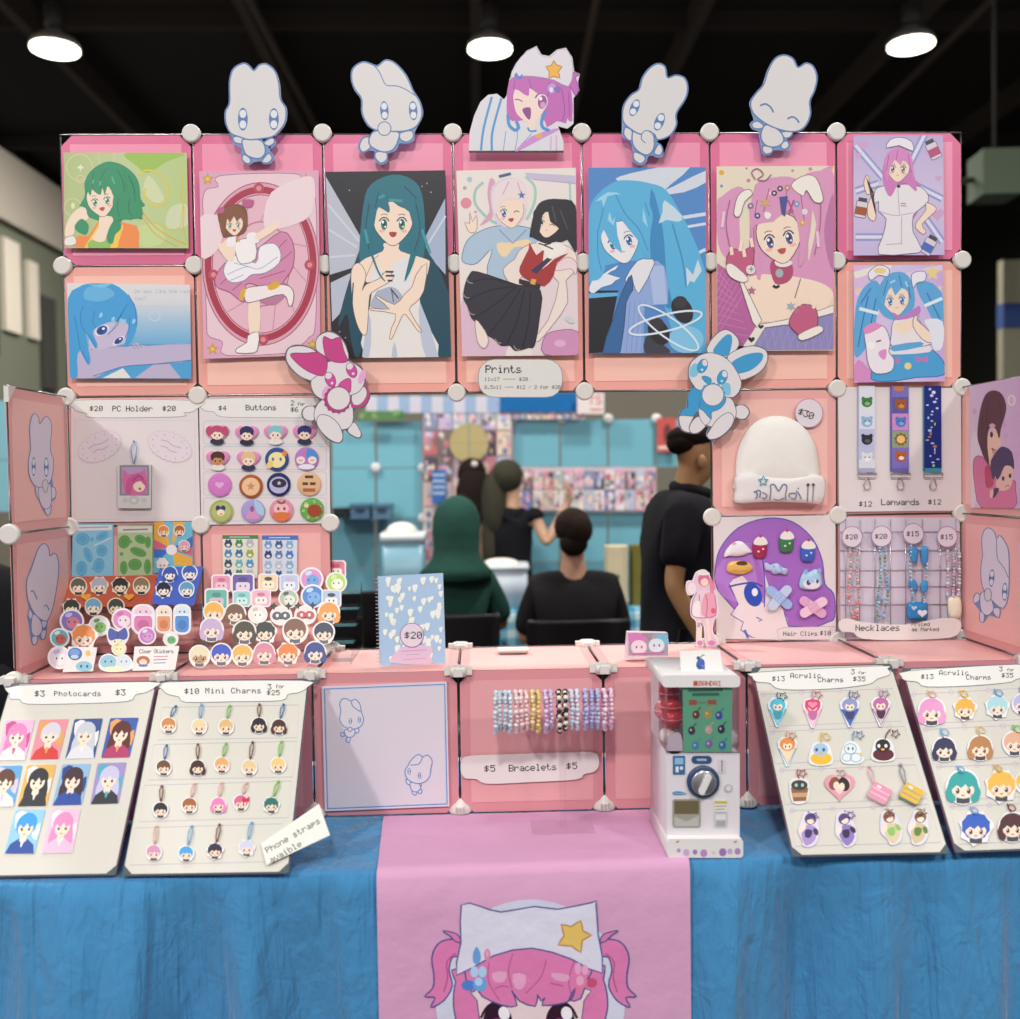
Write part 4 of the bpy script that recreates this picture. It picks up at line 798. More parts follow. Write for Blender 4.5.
for x, y in ((100, 585), (82, 660), (110, 745), (165, 825), (245, 890), (340, 925)): A.line([(x-16, y-4), (x-4, y+14), (x+16, y+18)], '#8a8878', 6, False, 3)
A.S([(405, 360), (430, 240), (470, 185), (560, 175), (640, 210), (645, 440), (610, 400), (590, 380), (530, 395), (480, 400), (420, 370)], BKH, 3); face(A, 500, 295, 62, '#5a4050', 10, SKN, '#a85a5c', '#2a2430', .8, 1, -1, 0)
A.S([(420, 350), (425, 240), (480, 190), (560, 180), (635, 230), (640, 350), (600, 380), (545, 395), (560, 330), (510, 290), (500, 240), (470, 260), (455, 350), (405, 365)], BKH, 2); strands(A, [[(560, 230), (600, 330)], [(520, 210), (540, 290)]], '#4a465c', 6)
A.out([(130, 790), (180, 850), (195, 900), (175, 935), (140, 900)], '#ead8d0', '#a08488', 3, 3)
A.out([(480, 880), (540, 845), (650, 850), (655, 965), (480, 965)], '#cc90b8', '#94608a', 4, 3); A.ell(560, 910, 30, 18, '#dcaccc'); A.ell(610, 790, 26, 14, '#c8ccd4', 30)
hung(A, 'art_print', 'tall pale print of two girls, one pastel haired and one in a dark skirt')

# 6 cyan haired girl
v = (580, 165, 5.095); A = sheet('art_print', v, [(42, 15), (640, 12), (642, 958), (45, 960)], '#4f86c6')
A.S([(200, 60), (420, 10), (560, 12), (430, 130), (640, 30), (640, 90), (460, 150), (220, 90)], '#cfd6e2', 3); A.line([(450, 280), (640, 250)], '#cfd8e4', 18); A.line([(520, 320), (640, 300)], '#cfd8e4', 14); A.line([(600, 450), (640, 430)], '#cfd8e4', 16)
CY, CD, CL = '#58aedb', '#3888c0', '#98d0ea'
A.S([(45, 250), (90, 150), (180, 85), (270, 80), (360, 95), (440, 130), (520, 260), (580, 380), (625, 500), (642, 600), (642, 955), (520, 955), (430, 720), (380, 500), (100, 520), (60, 600), (45, 560)], CY, 3)
A.S([(360, 120), (420, 320), (440, 560), (470, 720), (420, 700), (360, 480)], CD, 3); A.S([(430, 180), (520, 260), (500, 290), (440, 280), (400, 300), (420, 240)], '#c4d8e4', 2); A.S([(540, 520), (575, 560), (600, 480), (620, 540), (580, 600), (560, 590), (545, 620)], '#c4d8e4', 1)
A.poly([(45, 640), (195, 640), (130, 955), (45, 960)], '#1e1d24'); A.S([(45, 655), (195, 650), (190, 668), (45, 680)], CY, 1)
A.S([(215, 640), (260, 560), (350, 490), (430, 520), (445, 710), (330, 720), (320, 955), (200, 955)], '#8ca6d8', 2); A.poly([(350, 515), (425, 515), (445, 708), (375, 712)], '#a9bce2')
for x in (240, 265, 290, 315): A.line([(x+15, 700), (x-5, 955)], '#7890c8', 4)
A.out([(230, 580), (290, 490), (345, 480), (380, 500), (300, 655), (270, 600), (245, 620)], '#e0dfe6', '#4a5c84', 4, 2)
A.out([(225, 620), (262, 560), (268, 640), (235, 700), (205, 950), (115, 958), (170, 780)], '#35659c', '#24486e', 4, 2)
A.out([(45, 640), (60, 590), (110, 560), (190, 510), (180, 535), (140, 555), (205, 575), (180, 590), (160, 610), (110, 625), (70, 655)], '#dfe4ee', '#5c7ca4', 3, 2)
face(A, 205, 385, 92, '#2f7ab0', -14, '#e6e4ea', '#8890a8', '#27486c', .95, 0, 0, 0, 1.2)
A.S([(60, 480), (50, 300), (100, 170), (200, 120), (320, 160), (370, 250), (360, 330), (345, 470), (310, 420), (290, 380), (210, 280), (185, 240), (190, 360), (215, 450), (150, 390), (120, 330), (105, 400), (130, 500), (110, 570), (70, 590), (48, 570)], CY, 2)
strands(A, [[(180, 150), (230, 250), (300, 330), (345, 440)], [(130, 160), (110, 260), (90, 340)], [(90, 330), (90, 450), (110, 540)], [(330, 190), (352, 260)], [(470, 300), (520, 480), (540, 620)]], CD, 5); A.S([(75, 190), (140, 140), (210, 150), (140, 160), (120, 220), (110, 180)], CL, 2); A.S([(150, 240), (165, 290), (180, 260), (170, 310), (140, 280)], CL, 1); A.S([(320, 220), (335, 270), (345, 320), (318, 285)], CL, 1)
A.ell(540, 890, 90, 70, '#7fc0e4', 0, 24); A.S([(330, 955), (345, 860), (400, 900), (460, 955)], '#3a3c48', 3)
for cx, cy in ((400, 850), (520, 740)): A.ell(cx, cy, 50, 72, '#26242c', -30); A.ell(cx-10, cy-40, 36, 32, '#35323c')
A.ring(435, 805, 190, 42, '#d9e4ee', 10, -14, 40); A.ring(450, 830, 185, 50, '#d9e4ee', 9, 36, 40)
hung(A, 'art_print', 'tall blue print of a girl with loose cyan hair and a necktie')

# 7 pink haired girl with hairpins
v = (710, 165, 5.095); A = sheet('art_print', v, [(33, 8), (632, 5), (628, 945), (33, 948)], '#e3d6c2')
for x, y, r, c in ((58, 40, 13, '#d8aa3c'), (58, 108, 8, '#6f98c0'), (185, 18, 6, '#c07a8a'), (420, 30, 8, '#c89098'), (510, 22, 10, '#cf8a9c'), (615, 12, 12, '#d8aa3c'), (195, 80, 10, '#d07a9c')): A.ell(x, y, r, r, c)
PH, PDk, PLt = '#d795bd', '#a85f8e', '#ecc4da'
A.S([(35, 200), (60, 160), (140, 110), (190, 150), (150, 250), (150, 420), (90, 480), (40, 400)], PH, 3); A.S([(470, 60), (560, 30), (632, 60), (632, 660), (560, 600), (500, 520), (540, 300), (480, 150)], PH, 3); A.S([(610, 180), (580, 330), (600, 480), (632, 520), (632, 180)], '#b875a2', 3)
A.S([(200, 620), (215, 160), (270, 80), (400, 60), (480, 110), (520, 240), (500, 480), (600, 620), (420, 600), (300, 610)], PH, 3)
A.poly([(35, 500), (150, 580), (190, 700), (240, 800), (180, 940), (35, 945)], '#b4629c'); A.poly([(240, 830), (420, 800), (560, 760), (628, 740), (628, 942), (160, 945)], '#8e86bc')
for k in range(9): A.line([(40+k*22, 520+k*14), (36, 560+k*44)] if k < 8 else [(40, 900), (60, 940)], '#cc8cba', 2.5); A.line([(36, 540+k*44), (100+k*14, 620+k*36)], '#cc8cba', 2.5)
for k in range(11): A.line([(200+k*40, 940), (270+k*36, 812)], '#a9a4d0', 2.5); A.line([(230+k*40, 825), (260+k*38, 940)], '#a9a4d0', 2.5)
A.S([(160, 600), (240, 560), (320, 560), (430, 570), (560, 600), (625, 650), (600, 720), (520, 780), (420, 780), (260, 800), (200, 700)], SKN, 3)
A.out([(150, 600), (165, 590), (262, 790), (240, 830), (215, 800)], '#ece4dc', '#7a5a68', 4, 1); A.out([(240, 815), (380, 790), (560, 740), (628, 715), (628, 755), (420, 810), (240, 835)], '#ece4dc', '#7a5a68', 3, 1); A.poly([(160, 935), (230, 830), (280, 825), (215, 930)], '#e6dfd6'); A.poly(heartp(210, 890, 18, 18), '#2c262c'); A.poly(heartp(258, 825, 16, 13), '#2c262c')
A.S([(305, 520), (330, 480), (410, 500), (420, 560), (390, 600), (330, 605)], '#b04a70', 3); A.S([(330, 490), (380, 480), (420, 500), (385, 520), (340, 515)], '#eadfe2', 3); A.ell(352, 552, 20, 22, '#9cb4b4'); strands(A, [[(320, 615), (335, 625), (352, 615)]], '#2c262c', 14); A.line([(430, 680), (460, 580)], '#7c6480', 5)
face(A, 350, 370, 108, '#5c588c', -12, SKN, '#b84a54', '#3a2c48', 1.05, 0, 0, 2)
A.S([(215, 420), (200, 230), (240, 120), (330, 75), (440, 85), (500, 180), (500, 330), (480, 480), (450, 520), (455, 400), (440, 290), (400, 230), (320, 290), (225, 310), (235, 430), (260, 560), (240, 580)], PH, 2)
strands(A, [[(240, 180), (225, 260)], [(300, 120), (270, 240)], [(390, 110), (380, 210)], [(460, 150), (480, 300)], [(560, 120), (560, 300), (530, 460)], [(100, 180), (80, 300), (100, 420)], [(220, 320), (225, 450)]], PDk, 5); strands(A, [[(70, 240), (60, 320)], [(545, 340), (550, 420)], [(300, 150), (330, 130)]], PLt, 14)
A.out([(120, 250), (140, 160), (190, 125), (215, 150), (175, 190), (150, 262)], '#ece6de', '#8a6a78', 4, 3); A.out([(410, 105), (480, 55), (540, 70), (575, 180), (530, 190), (490, 130), (470, 160)], '#ece6de', '#8a6a78', 4, 3); A.line([(230, 75), (210, 40), (240, 20), (270, 50), (240, 75), (280, 80), (310, 50)], PDk, 6, False, 4)
for x, y, c in ((325, 145, '#4a3a5c'), (355, 122, '#5a3e64'), (392, 118, '#b48a54'), (205, 210, '#7c6aa4'), (240, 260, '#4a4a90'), (440, 200, '#6f98c8'), (468, 295, '#d8a848'), (480, 240, '#dcdce4')): A.ell(x, y, 15, 15, c); A.ell(x, y, 6, 6, PLt)
A.poly(starp(280, 195, 32, 12, 6), '#d0a868'); A.poly([(350, 165), (395, 160), (380, 265), (362, 250)], '#4a4a90'); A.line([(395, 180), (420, 240)], '#b04a80', 8); A.line([(425, 180), (400, 250)], '#b04a80', 8); A.S([(275, 250), (290, 240), (310, 255), (295, 278), (280, 270)], '#ece6e6', 3)
for pts, cf in (([(80, 500), (110, 430), (160, 440), (215, 420), (220, 490), (190, 560), (120, 580)], [(80, 520), (110, 505), (190, 575), (165, 600), (100, 570)]), ([(400, 800), (440, 730), (490, 710), (540, 740), (540, 830), (470, 870), (430, 850)], [(450, 865), (550, 820), (570, 850), (470, 895)])):
    A.out(pts, '#c05a80', '#7a3450', 4, 3); A.out(cf, '#ece4dc', '#8a6a78', 3, 3)
for q in ([(110, 460), (105, 420)], [(150, 440), (160, 385)], [(175, 470), (168, 430)], [(215, 420), (205, 375)], [(450, 720), (455, 680)], [(490, 710), (500, 672)], [(520, 730), (545, 700)]): A.line(q, SKN, 17)
A.poly(starp(210, 640, 24, 10), '#b06a90'); A.poly(starp(410, 720, 26, 10, 6), '#9cb0c0'); A.ell(440, 745, 14, 14, '#b86a90'); A.ell(205, 535, 24, 24, '#dfd4d8'); A.poly(starp(208, 532, 16, 6, 4), '#8a9a98')
hung(A, 'art_print', 'tall print of a pink haired girl with many hairpins and gingham clothes')

# 8 nurse, 9 blue haired girl with plush
v = (840, 130, 3.919); A = sheet('art_print', v, [(52, 22), (402, 22), (408, 490), (52, 492)], gmat('lilac_wash', [(0, '#c4b4dc'), (.5, '#cdbfe0'), (1, '#bcaad6')], 1))
for q in ([(60, 60), (110, 120), (170, 190)], [(60, 240), (150, 210)], [(330, 20), (260, 160)], [(400, 270), (300, 220)], [(60, 420), (170, 420)], [(400, 440), (330, 340)]): A.line(q, '#8f9ad0', 30, False, 3); A.line(q, '#dcd8ec', 13, False, 3)
for x, y, r in ((90, 60, 22), (70, 100, 15), (380, 330, 28), (385, 190, 14), (100, 300, 20)): A.poly(heartp(x, y, r, r), '#d0a0cc')
A.S([(185, 210), (300, 200), (315, 280), (290, 345), (260, 340), (240, 240)], '#c873b4', 3)
for x, y, r, c in ((365, 80, -25, '#b84a78'), (82, 310, 10, '#a0502c'), (345, 455, 30, '#4a6ab8')):
    A.turn(x, y, r); A.out(rrect(x-22, y-30, x+22, y+34, 5), '#d9cfd8', '#6a5a80', 2.5, 0); A.rect(x-22, y-8, x+22, y+24, c); A.rect(x-17, y-44, x+17, y-28, '#40404c'); A.turn(0, 0, 0)
A.out([(135, 240), (160, 222), (220, 215), (290, 215), (335, 240), (345, 280), (300, 320), (285, 340), (285, 400), (320, 470), (275, 485), (150, 488), (165, 420), (180, 350), (150, 320), (150, 280), (130, 290)], '#e5dfe6', '#6f6484', 3, 2)
A.out([(130, 245), (105, 255), (92, 210), (100, 180), (112, 185), (118, 235), (135, 290), (140, 340), (130, 358), (108, 340), (108, 290)], SKN, '#8a6470', 2.5, 2); A.out([(335, 285), (370, 300), (372, 320), (320, 370), (335, 395), (325, 410), (295, 385), (300, 360), (335, 315)], SKN, '#8a6470', 2.5, 2)
strands(A, [[(155, 320), (215, 336), (285, 325)], [(240, 340), (240, 450)], [(225, 230), (232, 330)], [(180, 450), (240, 445)]], '#a99cb8', 2.5); A.line([(236, 288), (258, 290)], '#c04a58', 3); A.line([(236, 297), (258, 299)], '#c04a58', 3); A.ell(228, 222, 8, 6, '#3a3448')
A.S([(178, 240), (165, 170), (185, 95), (230, 70), (275, 95), (285, 160), (300, 240), (265, 215), (230, 205), (200, 260)], '#cc78b8', 3); face(A, 226, 150, 44, '#8a8468', 3, SKN, '#a85a60', '#4a3048', 1.1, 0, 0, 0)
A.S([(178, 190), (172, 120), (200, 78), (250, 75), (282, 115), (285, 200), (268, 140), (245, 120), (235, 140), (215, 118), (195, 150), (186, 200)], '#d486c0', 2); strands(A, [[(190, 100), (180, 160)], [(265, 95), (278, 170)], [(225, 80), (218, 118)]], '#a4589a', 3); A.out([(180, 72), (195, 38), (240, 30), (280, 48), (284, 85), (230, 62)], '#e8e2ec', '#7a6c90', 3, 2)
hung(A, 'art_print', 'lilac print of a pink haired nurse among medicine bottles')
A = sheet('art_print', v, [(52, 530), (402, 528), (410, 985), (55, 990)], gmat('candy_sky', [(0, '#d9b4dc'), (.5, '#cfc4e8'), (1, '#c8a4dc')], 0))
A.line([(55, 570), (160, 540), (200, 528)], '#e8e0d8', 26, False, 3); A.line([(60, 640), (300, 560), (400, 540)], '#dfc8e4', 22, False, 3)
for x, y, r in ((362, 560, 32), (80, 935, 26), (70, 625, 12), (390, 620, 14)): A.poly(starp(x, y, r, r*.45), '#e4cf8a')
A.S([(55, 985), (70, 900), (130, 950), (200, 970), (210, 990)], '#d48cc4', 3)
BH, BD, BLt = '#5aa5d8', '#3470b8', '#a8d4ee'
A.S([(140, 590), (90, 620), (60, 700), (55, 880), (90, 870), (130, 790), (150, 700), (165, 640)], BH, 3); A.S([(300, 600), (360, 600), (405, 660), (405, 780), (370, 760), (340, 700), (310, 650)], BH, 3); strands(A, [[(110, 650), (90, 740), (70, 850)], [(140, 660), (120, 760)], [(340, 640), (390, 740)], [(120, 620), (80, 680)]], BD, 5); A.line([(75, 700), (150, 720)], '#dce8f2', 13); A.line([(330, 690), (400, 660)], '#dce8f2', 13)
A.out([(120, 975), (150, 900), (200, 860), (330, 850), (400, 900), (405, 960), (300, 970), (200, 985)], '#4a9ed4', '#2c5ea0', 3, 3); A.S([(190, 860), (330, 840), (350, 870), (200, 880)], '#e4dce8', 3); A.ell(265, 925, 14, 14, '#e4cf8a')
for x, y in ((320, 900), (210, 905)): A.S([(x-22, y-14), (x, y-4), (x+22, y-16), (x+20, y+12), (x, y+4), (x-20, y+14)], '#b878b8', 2)
A.out([(200, 800), (215, 740), (300, 735), (330, 800), (370, 830), (310, 850), (205, 850)], '#e9dfe6', '#5c6ca4', 3, 3); A.S([(205, 845), (315, 830), (315, 850), (210, 868)], BH, 2); A.S([(205, 760), (290, 745), (275, 790), (245, 800), (225, 790)], SKN, 3); A.out([(300, 745), (360, 800), (358, 835), (320, 820), (285, 770), (290, 730), (310, 730)], SKN, '#7c6c94', 3, 2); A.S([(330, 745), (400, 750), (400, 850), (365, 860), (350, 790)], '#e2e2f0', 3)
A.S([(150, 700), (150, 620), (190, 565), (250, 560), (285, 610), (290, 690), (250, 740), (190, 740)], BH, 3); face(A, 218, 665, 50, '#4a80c4', -5, SKN, '#b06a80', '#2c4c84', 1.15, 0, 0, 0)
A.S([(160, 700), (155, 620), (195, 570), (250, 565), (288, 625), (285, 700), (268, 640), (240, 620), (215, 650), (200, 615), (180, 650), (172, 690)], BH, 2); strands(A, [[(185, 590), (168, 650)], [(230, 570), (240, 615)], [(265, 600), (275, 660)]], BD, 4); strands(A, [[(195, 600), (215, 590)], [(255, 595), (265, 615)]], BLt, 7)
A.out([(110, 560), (150, 530), (190, 545), (185, 575), (150, 570), (120, 590)], '#e8e4ee', '#5c7cb4', 3, 3); A.ell(155, 552, 24, 12, '#e4cf8a'); A.out([(280, 565), (330, 555), (332, 590), (300, 600), (285, 620)], '#e8e4ee', '#5c7cb4', 3, 3); A.S([(205, 715), (240, 730), (290, 700), (310, 690), (310, 720), (260, 740), (215, 740)], '#bc7cc0', 3)
A.out([(100, 850), (95, 790), (130, 765), (175, 775), (195, 830), (190, 870), (210, 900), (200, 945), (140, 955), (110, 920)], '#ebe3ec', '#74689c', 3, 3); A.S([(90, 780), (130, 755), (160, 770), (130, 790), (100, 800)], '#dc8cc0', 3); A.line([(140, 830), (160, 825)], '#8a3a64', 6); A.ell(120, 845, 16, 14, '#f4eef2'); A.S([(150, 870), (180, 860), (175, 900), (155, 890)], '#d890c8', 3)
hung(A, 'art_print', 'pastel print of a blue haired girl hugging a white plush')

# 10 side wing print of two people
v = (960, 370, 7.28); A = sheet('art_print', v, [(72, 118), (470, 40), (470, 1010), (82, 1002)], gmat('rose_wash', [(0, '#d8c0d8'), (1, '#cfa8cf')], 0), fr=WR.lift(.003))
A.S([(85, 500), (150, 470), (160, 640), (130, 900), (85, 1000)], '#ded0dc', 3)
for x, y in ((380, 220), (480, 160)): A.ring(x, y, 24, 34, '#e4d8dc', 13); A.ell(x, y, 9, 12, '#dcb8c8')
for x, y in ((330, 400), (340, 480), (110, 300), (420, 620)): A.ell(x, y, 16, 22, '#d0a4cc')
A.out([(100, 680), (120, 630), (160, 630), (220, 690), (300, 860), (400, 800), (410, 880), (400, 1000), (160, 1000), (110, 820)], '#d2739c', '#8a4068', 4, 3); A.S([(190, 700), (230, 710), (250, 830), (200, 860), (185, 780)], '#b84468', 3)
A.S([(205, 480), (280, 420), (305, 540), (270, 600), (235, 640), (220, 690), (205, 560)], '#e8bfae', 2); A.S([(235, 620), (290, 570), (270, 690), (225, 690)], '#dcae9e', 2)
A.S([(130, 470), (150, 300), (190, 180), (250, 148), (310, 175), (342, 260), (330, 340), (305, 420), (290, 500), (270, 440), (240, 410), (210, 450), (205, 560), (218, 690), (185, 650), (150, 560)], '#5a3238', 3); strands(A, [[(230, 180), (200, 300), (205, 440)], [(170, 330), (160, 480)], [(290, 220), (310, 340)]], '#401f28', 5); A.S([(215, 405), (240, 388), (265, 405), (240, 420)], '#dca4b4', 3); A.ell(235, 470, 11, 22, '#4a2c34'); A.line([(235, 570), (265, 585), (250, 605), (238, 570)], '#8a3038', 8)
A.S([(265, 840), (300, 720), (370, 680), (392, 740), (375, 850), (310, 880)], '#e3b8ac', 3); A.S([(235, 760), (230, 660), (290, 570), (330, 560), (385, 600), (400, 720), (375, 700), (330, 700), (300, 770), (275, 800), (262, 770), (250, 800)], '#46365c', 2)
for x, y in ((320, 790), (370, 770)): A.ell(x, y, 10, 17, '#3a2c44')
A.line([(335, 850), (355, 838), (365, 846)], '#8a3a44', 6); A.S([(245, 870), (290, 860), (270, 910), (245, 930)], '#39304c', 3); A.S([(225, 880), (248, 870), (245, 920), (225, 930)], '#e3b8ac', 3)
hung(A, 'art_print', 'print of a brown haired person hugging a dark haired child, on the side wing')

# ---------------------------------------------------------------- cutouts
BO, BF = '#5577ae', '#d6d2d4'
def cut(view, outline, org, fr=PF, off=.006, edge='#5577ae', fill=BF, t=.004, smooth=4, wd=10, border=None):
    A = Art(fr, view, org, off); o = sm(outline, smooth) if smooth else outline
    A.base(o, t, M(border or edge), M('#c9c6ca')); return A
def eye(A, x, y, rx, ry, rot=0):
    A.ell(x, y, rx, ry, BO, rot, 20); c, s = math.cos(math.radians(rot)), math.sin(math.radians(rot))
    for k in (-.46, .46): A.ell(x-s*k*ry, y+c*k*ry, rx*.68, ry*.36, '#dcdfe8', rot, 16)
def grow(p, d):
    n = len(p); cx, cy = sum(q[0] for q in p)/n, sum(q[1] for q in p)/n; a = sum(p[i][0]*p[(i+1) % n][1]-p[(i+1) % n][0]*p[i][1] for i in range(n)); o = []
    for i in range(n):
        t = V((p[(i+1) % n][0]-p[i-1][0], p[(i+1) % n][1]-p[i-1][1], 0)); t = t.normalized() if t.length > 1e-9 else V((1, 0, 0)); g = 1 if a > 0 else -1
        o.append((p[i][0]+t.y*d*g, p[i][1]-t.x*d*g))
    return o
def pieces(A, ps, w=9, line=BO, fill=BF):
    """body pieces of a cutout: filled shapes with an outline"""
    for p in ps: A.out(p, fill, line, w, 4)
STAND = 'bunny cutouts along the top of the shelf'
def bunny(name, view, sil, ps, org, label, extra=None, group=STAND, fr=PF, off=.006, w=12, t=.004, bd=8):
    A = Art(fr, view, org, off); A.base(grow(sm(sil, 4), bd), t, M('#6f93c4'), M('#b9b9c4')); pieces(A, ps, w, BO, BF if t > .002 else '#dad3e4')
    if extra: extra(A)
    return tag(A.obj(name), label, 'bunny cutout', group)
H1 = [(280, 120), (330, 135), (375, 180), (420, 135), (480, 125), (550, 180), (585, 280), (600, 420), (645, 500), (640, 610), (590, 690), (530, 740), (430, 758), (330, 765), (250, 740), (180, 710), (140, 630), (135, 530), (170, 450), (170, 280), (200, 170)]
B1 = [(275, 790), (300, 760), (430, 770), (470, 830), (465, 890), (420, 925), (350, 915), (300, 880)]
bunny('bunny_cutout', (210, 50, 8.49), H1[:13]+[(545, 770), (545, 810), (500, 850), (535, 900), (520, 955), (460, 965), (430, 940), (370, 950), (330, 970), (280, 940), (280, 880), (270, 830), (205, 790), (195, 740), (180, 710)]+H1[16:],
      [[(290, 800), (215, 790), (200, 745), (260, 735), (320, 765)], [(460, 790), (530, 750), (550, 790), (500, 820)], [(290, 890), (340, 920), (350, 950), (320, 970), (275, 935)], [(450, 935), (500, 880), (530, 920), (500, 960), (450, 960)], B1, H1], (340, 960), 'white bunny cutout facing straight out, first in the row above the tall prints', lambda A: (eye(A, 282, 592, 42, 98), eye(A, 545, 592, 42, 94)))
H2 = [(200, 108), (290, 135), (325, 140), (390, 92), (470, 120), (560, 220), (620, 350), (680, 450), (695, 560), (650, 650), (560, 690), (430, 695), (310, 685), (240, 640), (190, 540), (185, 420), (130, 340), (100, 250), (115, 160)]
B2 = [(255, 740), (310, 690), (490, 700), (495, 770), (450, 850), (370, 870), (290, 840), (250, 800)]
def x2(A): A.line([(290, 135), (340, 200), (390, 300), (480, 310), (560, 340), (635, 390)], BO, 8, False, 4); eye(A, 378, 520, 36, 82, -4); eye(A, 622, 520, 36, 82, -4); A.out(ellp(378, 672, 56, 58), BF, BO, 8, 0)
bunny('bunny_cutout', (340, 50, 8.49), H2[:9]+[(630, 690), (620, 770), (560, 790), (500, 790), (470, 850), (400, 880), (400, 940), (350, 970), (300, 930), (300, 860), (240, 850), (190, 870), (160, 830), (190, 760), (250, 745), (270, 690)]+H2[12:],
      [[(255, 750), (200, 750), (165, 820), (195, 870), (260, 830)], [(510, 710), (610, 690), (620, 750), (570, 785), (515, 765)], [(310, 870), (390, 870), (400, 930), (350, 965), (300, 920)], B2, H2], (350, 965), 'white bunny cutout with a floppy ear and round nose, beside the pink haired girl cutout', x2)
H4 = [(490, 122), (550, 150), (570, 240), (640, 220), (710, 240), (740, 310), (725, 410), (645, 540), (645, 640), (590, 730), (490, 765), (460, 720), (400, 690), (350, 720), (280, 690), (195, 610), (200, 480), (260, 390), (330, 340), (360, 240), (420, 160)]
B4 = [(280, 690), (350, 720), (440, 700), (460, 770), (450, 850), (400, 895), (330, 870), (275, 800)]
def x4(A): eye(A, 292, 495, 38, 76, 22); eye(A, 502, 614, 40, 80, 22); A.out([(350, 740), (360, 700), (400, 690), (450, 720), (455, 800), (400, 850), (360, 800)], BF, BF, 2, 4); A.line([(385, 795), (350, 760), (360, 705), (405, 690), (450, 730), (455, 790)], BO, 8, False, 4)
bunny('bunny_cutout', (600, 50, 8.49), H4[:11]+[(470, 780), (525, 830), (530, 890), (490, 910), (440, 890), (400, 905), (385, 950), (340, 975), (285, 940), (285, 860), (265, 780), (200, 740), (195, 660), (195, 610)]+H4[16:],
      [[(270, 690), (215, 660), (200, 720), (240, 770), (275, 760)], [(460, 860), (500, 800), (530, 850), (510, 895), (465, 890)], [(290, 870), (370, 900), (380, 940), (340, 970), (285, 930)], B4, H4], (340, 970), 'white bunny cutout tilted with one paw at its mouth, above the cyan haired print', x4)
H5 = [(420, 92), (490, 125), (530, 195), (600, 160), (660, 190), (690, 280), (670, 390), (630, 480), (635, 590), (600, 680), (540, 730), (450, 738), (340, 710), (240, 660), (150, 580), (130, 490), (180, 410), (240, 340), (280, 220), (340, 120)]
B5 = [(245, 690), (300, 690), (380, 740), (410, 810), (370, 860), (300, 870), (240, 840), (215, 770)]
def x5(A): A.line([(210, 520), (255, 505), (300, 535), (322, 578)], BO, 15, False, 4); A.line([(440, 632), (480, 615), (515, 630), (540, 665)], BO, 15, False, 4)
bunny('bunny_cutout', (735, 45, 8.49), H5[:12]+[(480, 760), (430, 800), (460, 850), (440, 890), (390, 890), (320, 890), (290, 930), (235, 920), (225, 850), (210, 770), (200, 730), (150, 710), (135, 670), (165, 640), (150, 580)]+H5[15:],
      [[(240, 690), (190, 650), (140, 670), (155, 710), (215, 715)], [(390, 745), (480, 740), (470, 780), (420, 795)], [(240, 860), (310, 875), (310, 915), (260, 930), (230, 900)], [(400, 830), (440, 820), (455, 860), (420, 890), (385, 870)], B5, H5], (280, 930), 'white bunny cutout with closed happy eyes, above the print with many hairpins', x5)
# pink haired girl cutout
A = Art(PF, (460, 40, 7.846), (440, 880), .008)
A.base([(70, 885), (75, 730), (110, 600), (160, 490), (220, 435), (290, 425), (345, 470), (365, 440), (385, 320), (440, 190), (520, 90), (600, 52), (640, 120), (700, 130), (760, 80), (830, 65), (880, 140), (895, 250), (940, 270), (925, 330), (935, 400), (890, 460), (890, 660), (840, 700), (770, 680), (810, 800), (810, 885)], .004, M('#dcd6de'), M('#8a8a94'))
A.rect(70, 872, 812, 888, '#2a2a30')
A.poly([(95, 870), (100, 740), (140, 600), (200, 470), (290, 440), (370, 560), (420, 700), (600, 660), (740, 680), (795, 800), (795, 870)], '#d7d6de')
for q in ([(165, 870), (185, 700), (250, 450)], [(250, 870), (255, 720), (325, 460)]): A.line(q, '#4f93d0', 18, False, 4)
for q in ([(440, 640), (450, 760), (430, 870)], [(340, 870), (360, 720)], [(560, 740), (440, 870)]): A.line(q, '#6a94c8', 6, False, 3)
A.S([(440, 870), (560, 760), (740, 700), (775, 710), (640, 780), (470, 870)], '#c98cd0', 2); A.S([(595, 745), (640, 735), (640, 765), (600, 775)], '#e8a84a', 2)
for q in ([(715, 760), (710, 870)], [(755, 750), (755, 870)]): A.line(q, '#d8a8d8', 12)
A.S([(530, 640), (600, 640), (590, 700), (540, 720)], '#ecd4cc', 2); A.line([(530, 690), (550, 720), (600, 715)], '#4f93d0', 14, False, 3)
GP, GD = '#c065b4', '#8a4a9c'
A.S([(385, 320), (480, 290), (620, 300), (760, 330), (870, 380), (880, 640), (840, 620), (830, 660), (760, 640), (680, 690), (640, 600), (460, 640), (380, 620), (365, 520)], GP, 2); A.out([(830, 330), (825, 275), (880, 255), (935, 275), (905, 300), (930, 380), (905, 440), (870, 380)], GP, GD, 7, 3)
A.S([(425, 400), (540, 360), (650, 420), (680, 500), (630, 600), (560, 655), (470, 610), (430, 540)], '#efd6ce', 3); A.line([(430, 475), (455, 470), (490, 488)], GD, 9, False, 3); A.S([(490, 545), (550, 535), (555, 600), (540, 630), (505, 590)], '#8e3f8c', 3); A.ell(645, 490, 42, 60, '#efe9f0', 5); A.ell(645, 492, 36, 54, '#a04a90', 5); A.ell(650, 515, 22, 26, '#d494c8'); A.ell(632, 465, 12, 16, '#f4f0f6'); A.line([(590, 460), (620, 425), (680, 430)], GD, 12, False, 3)
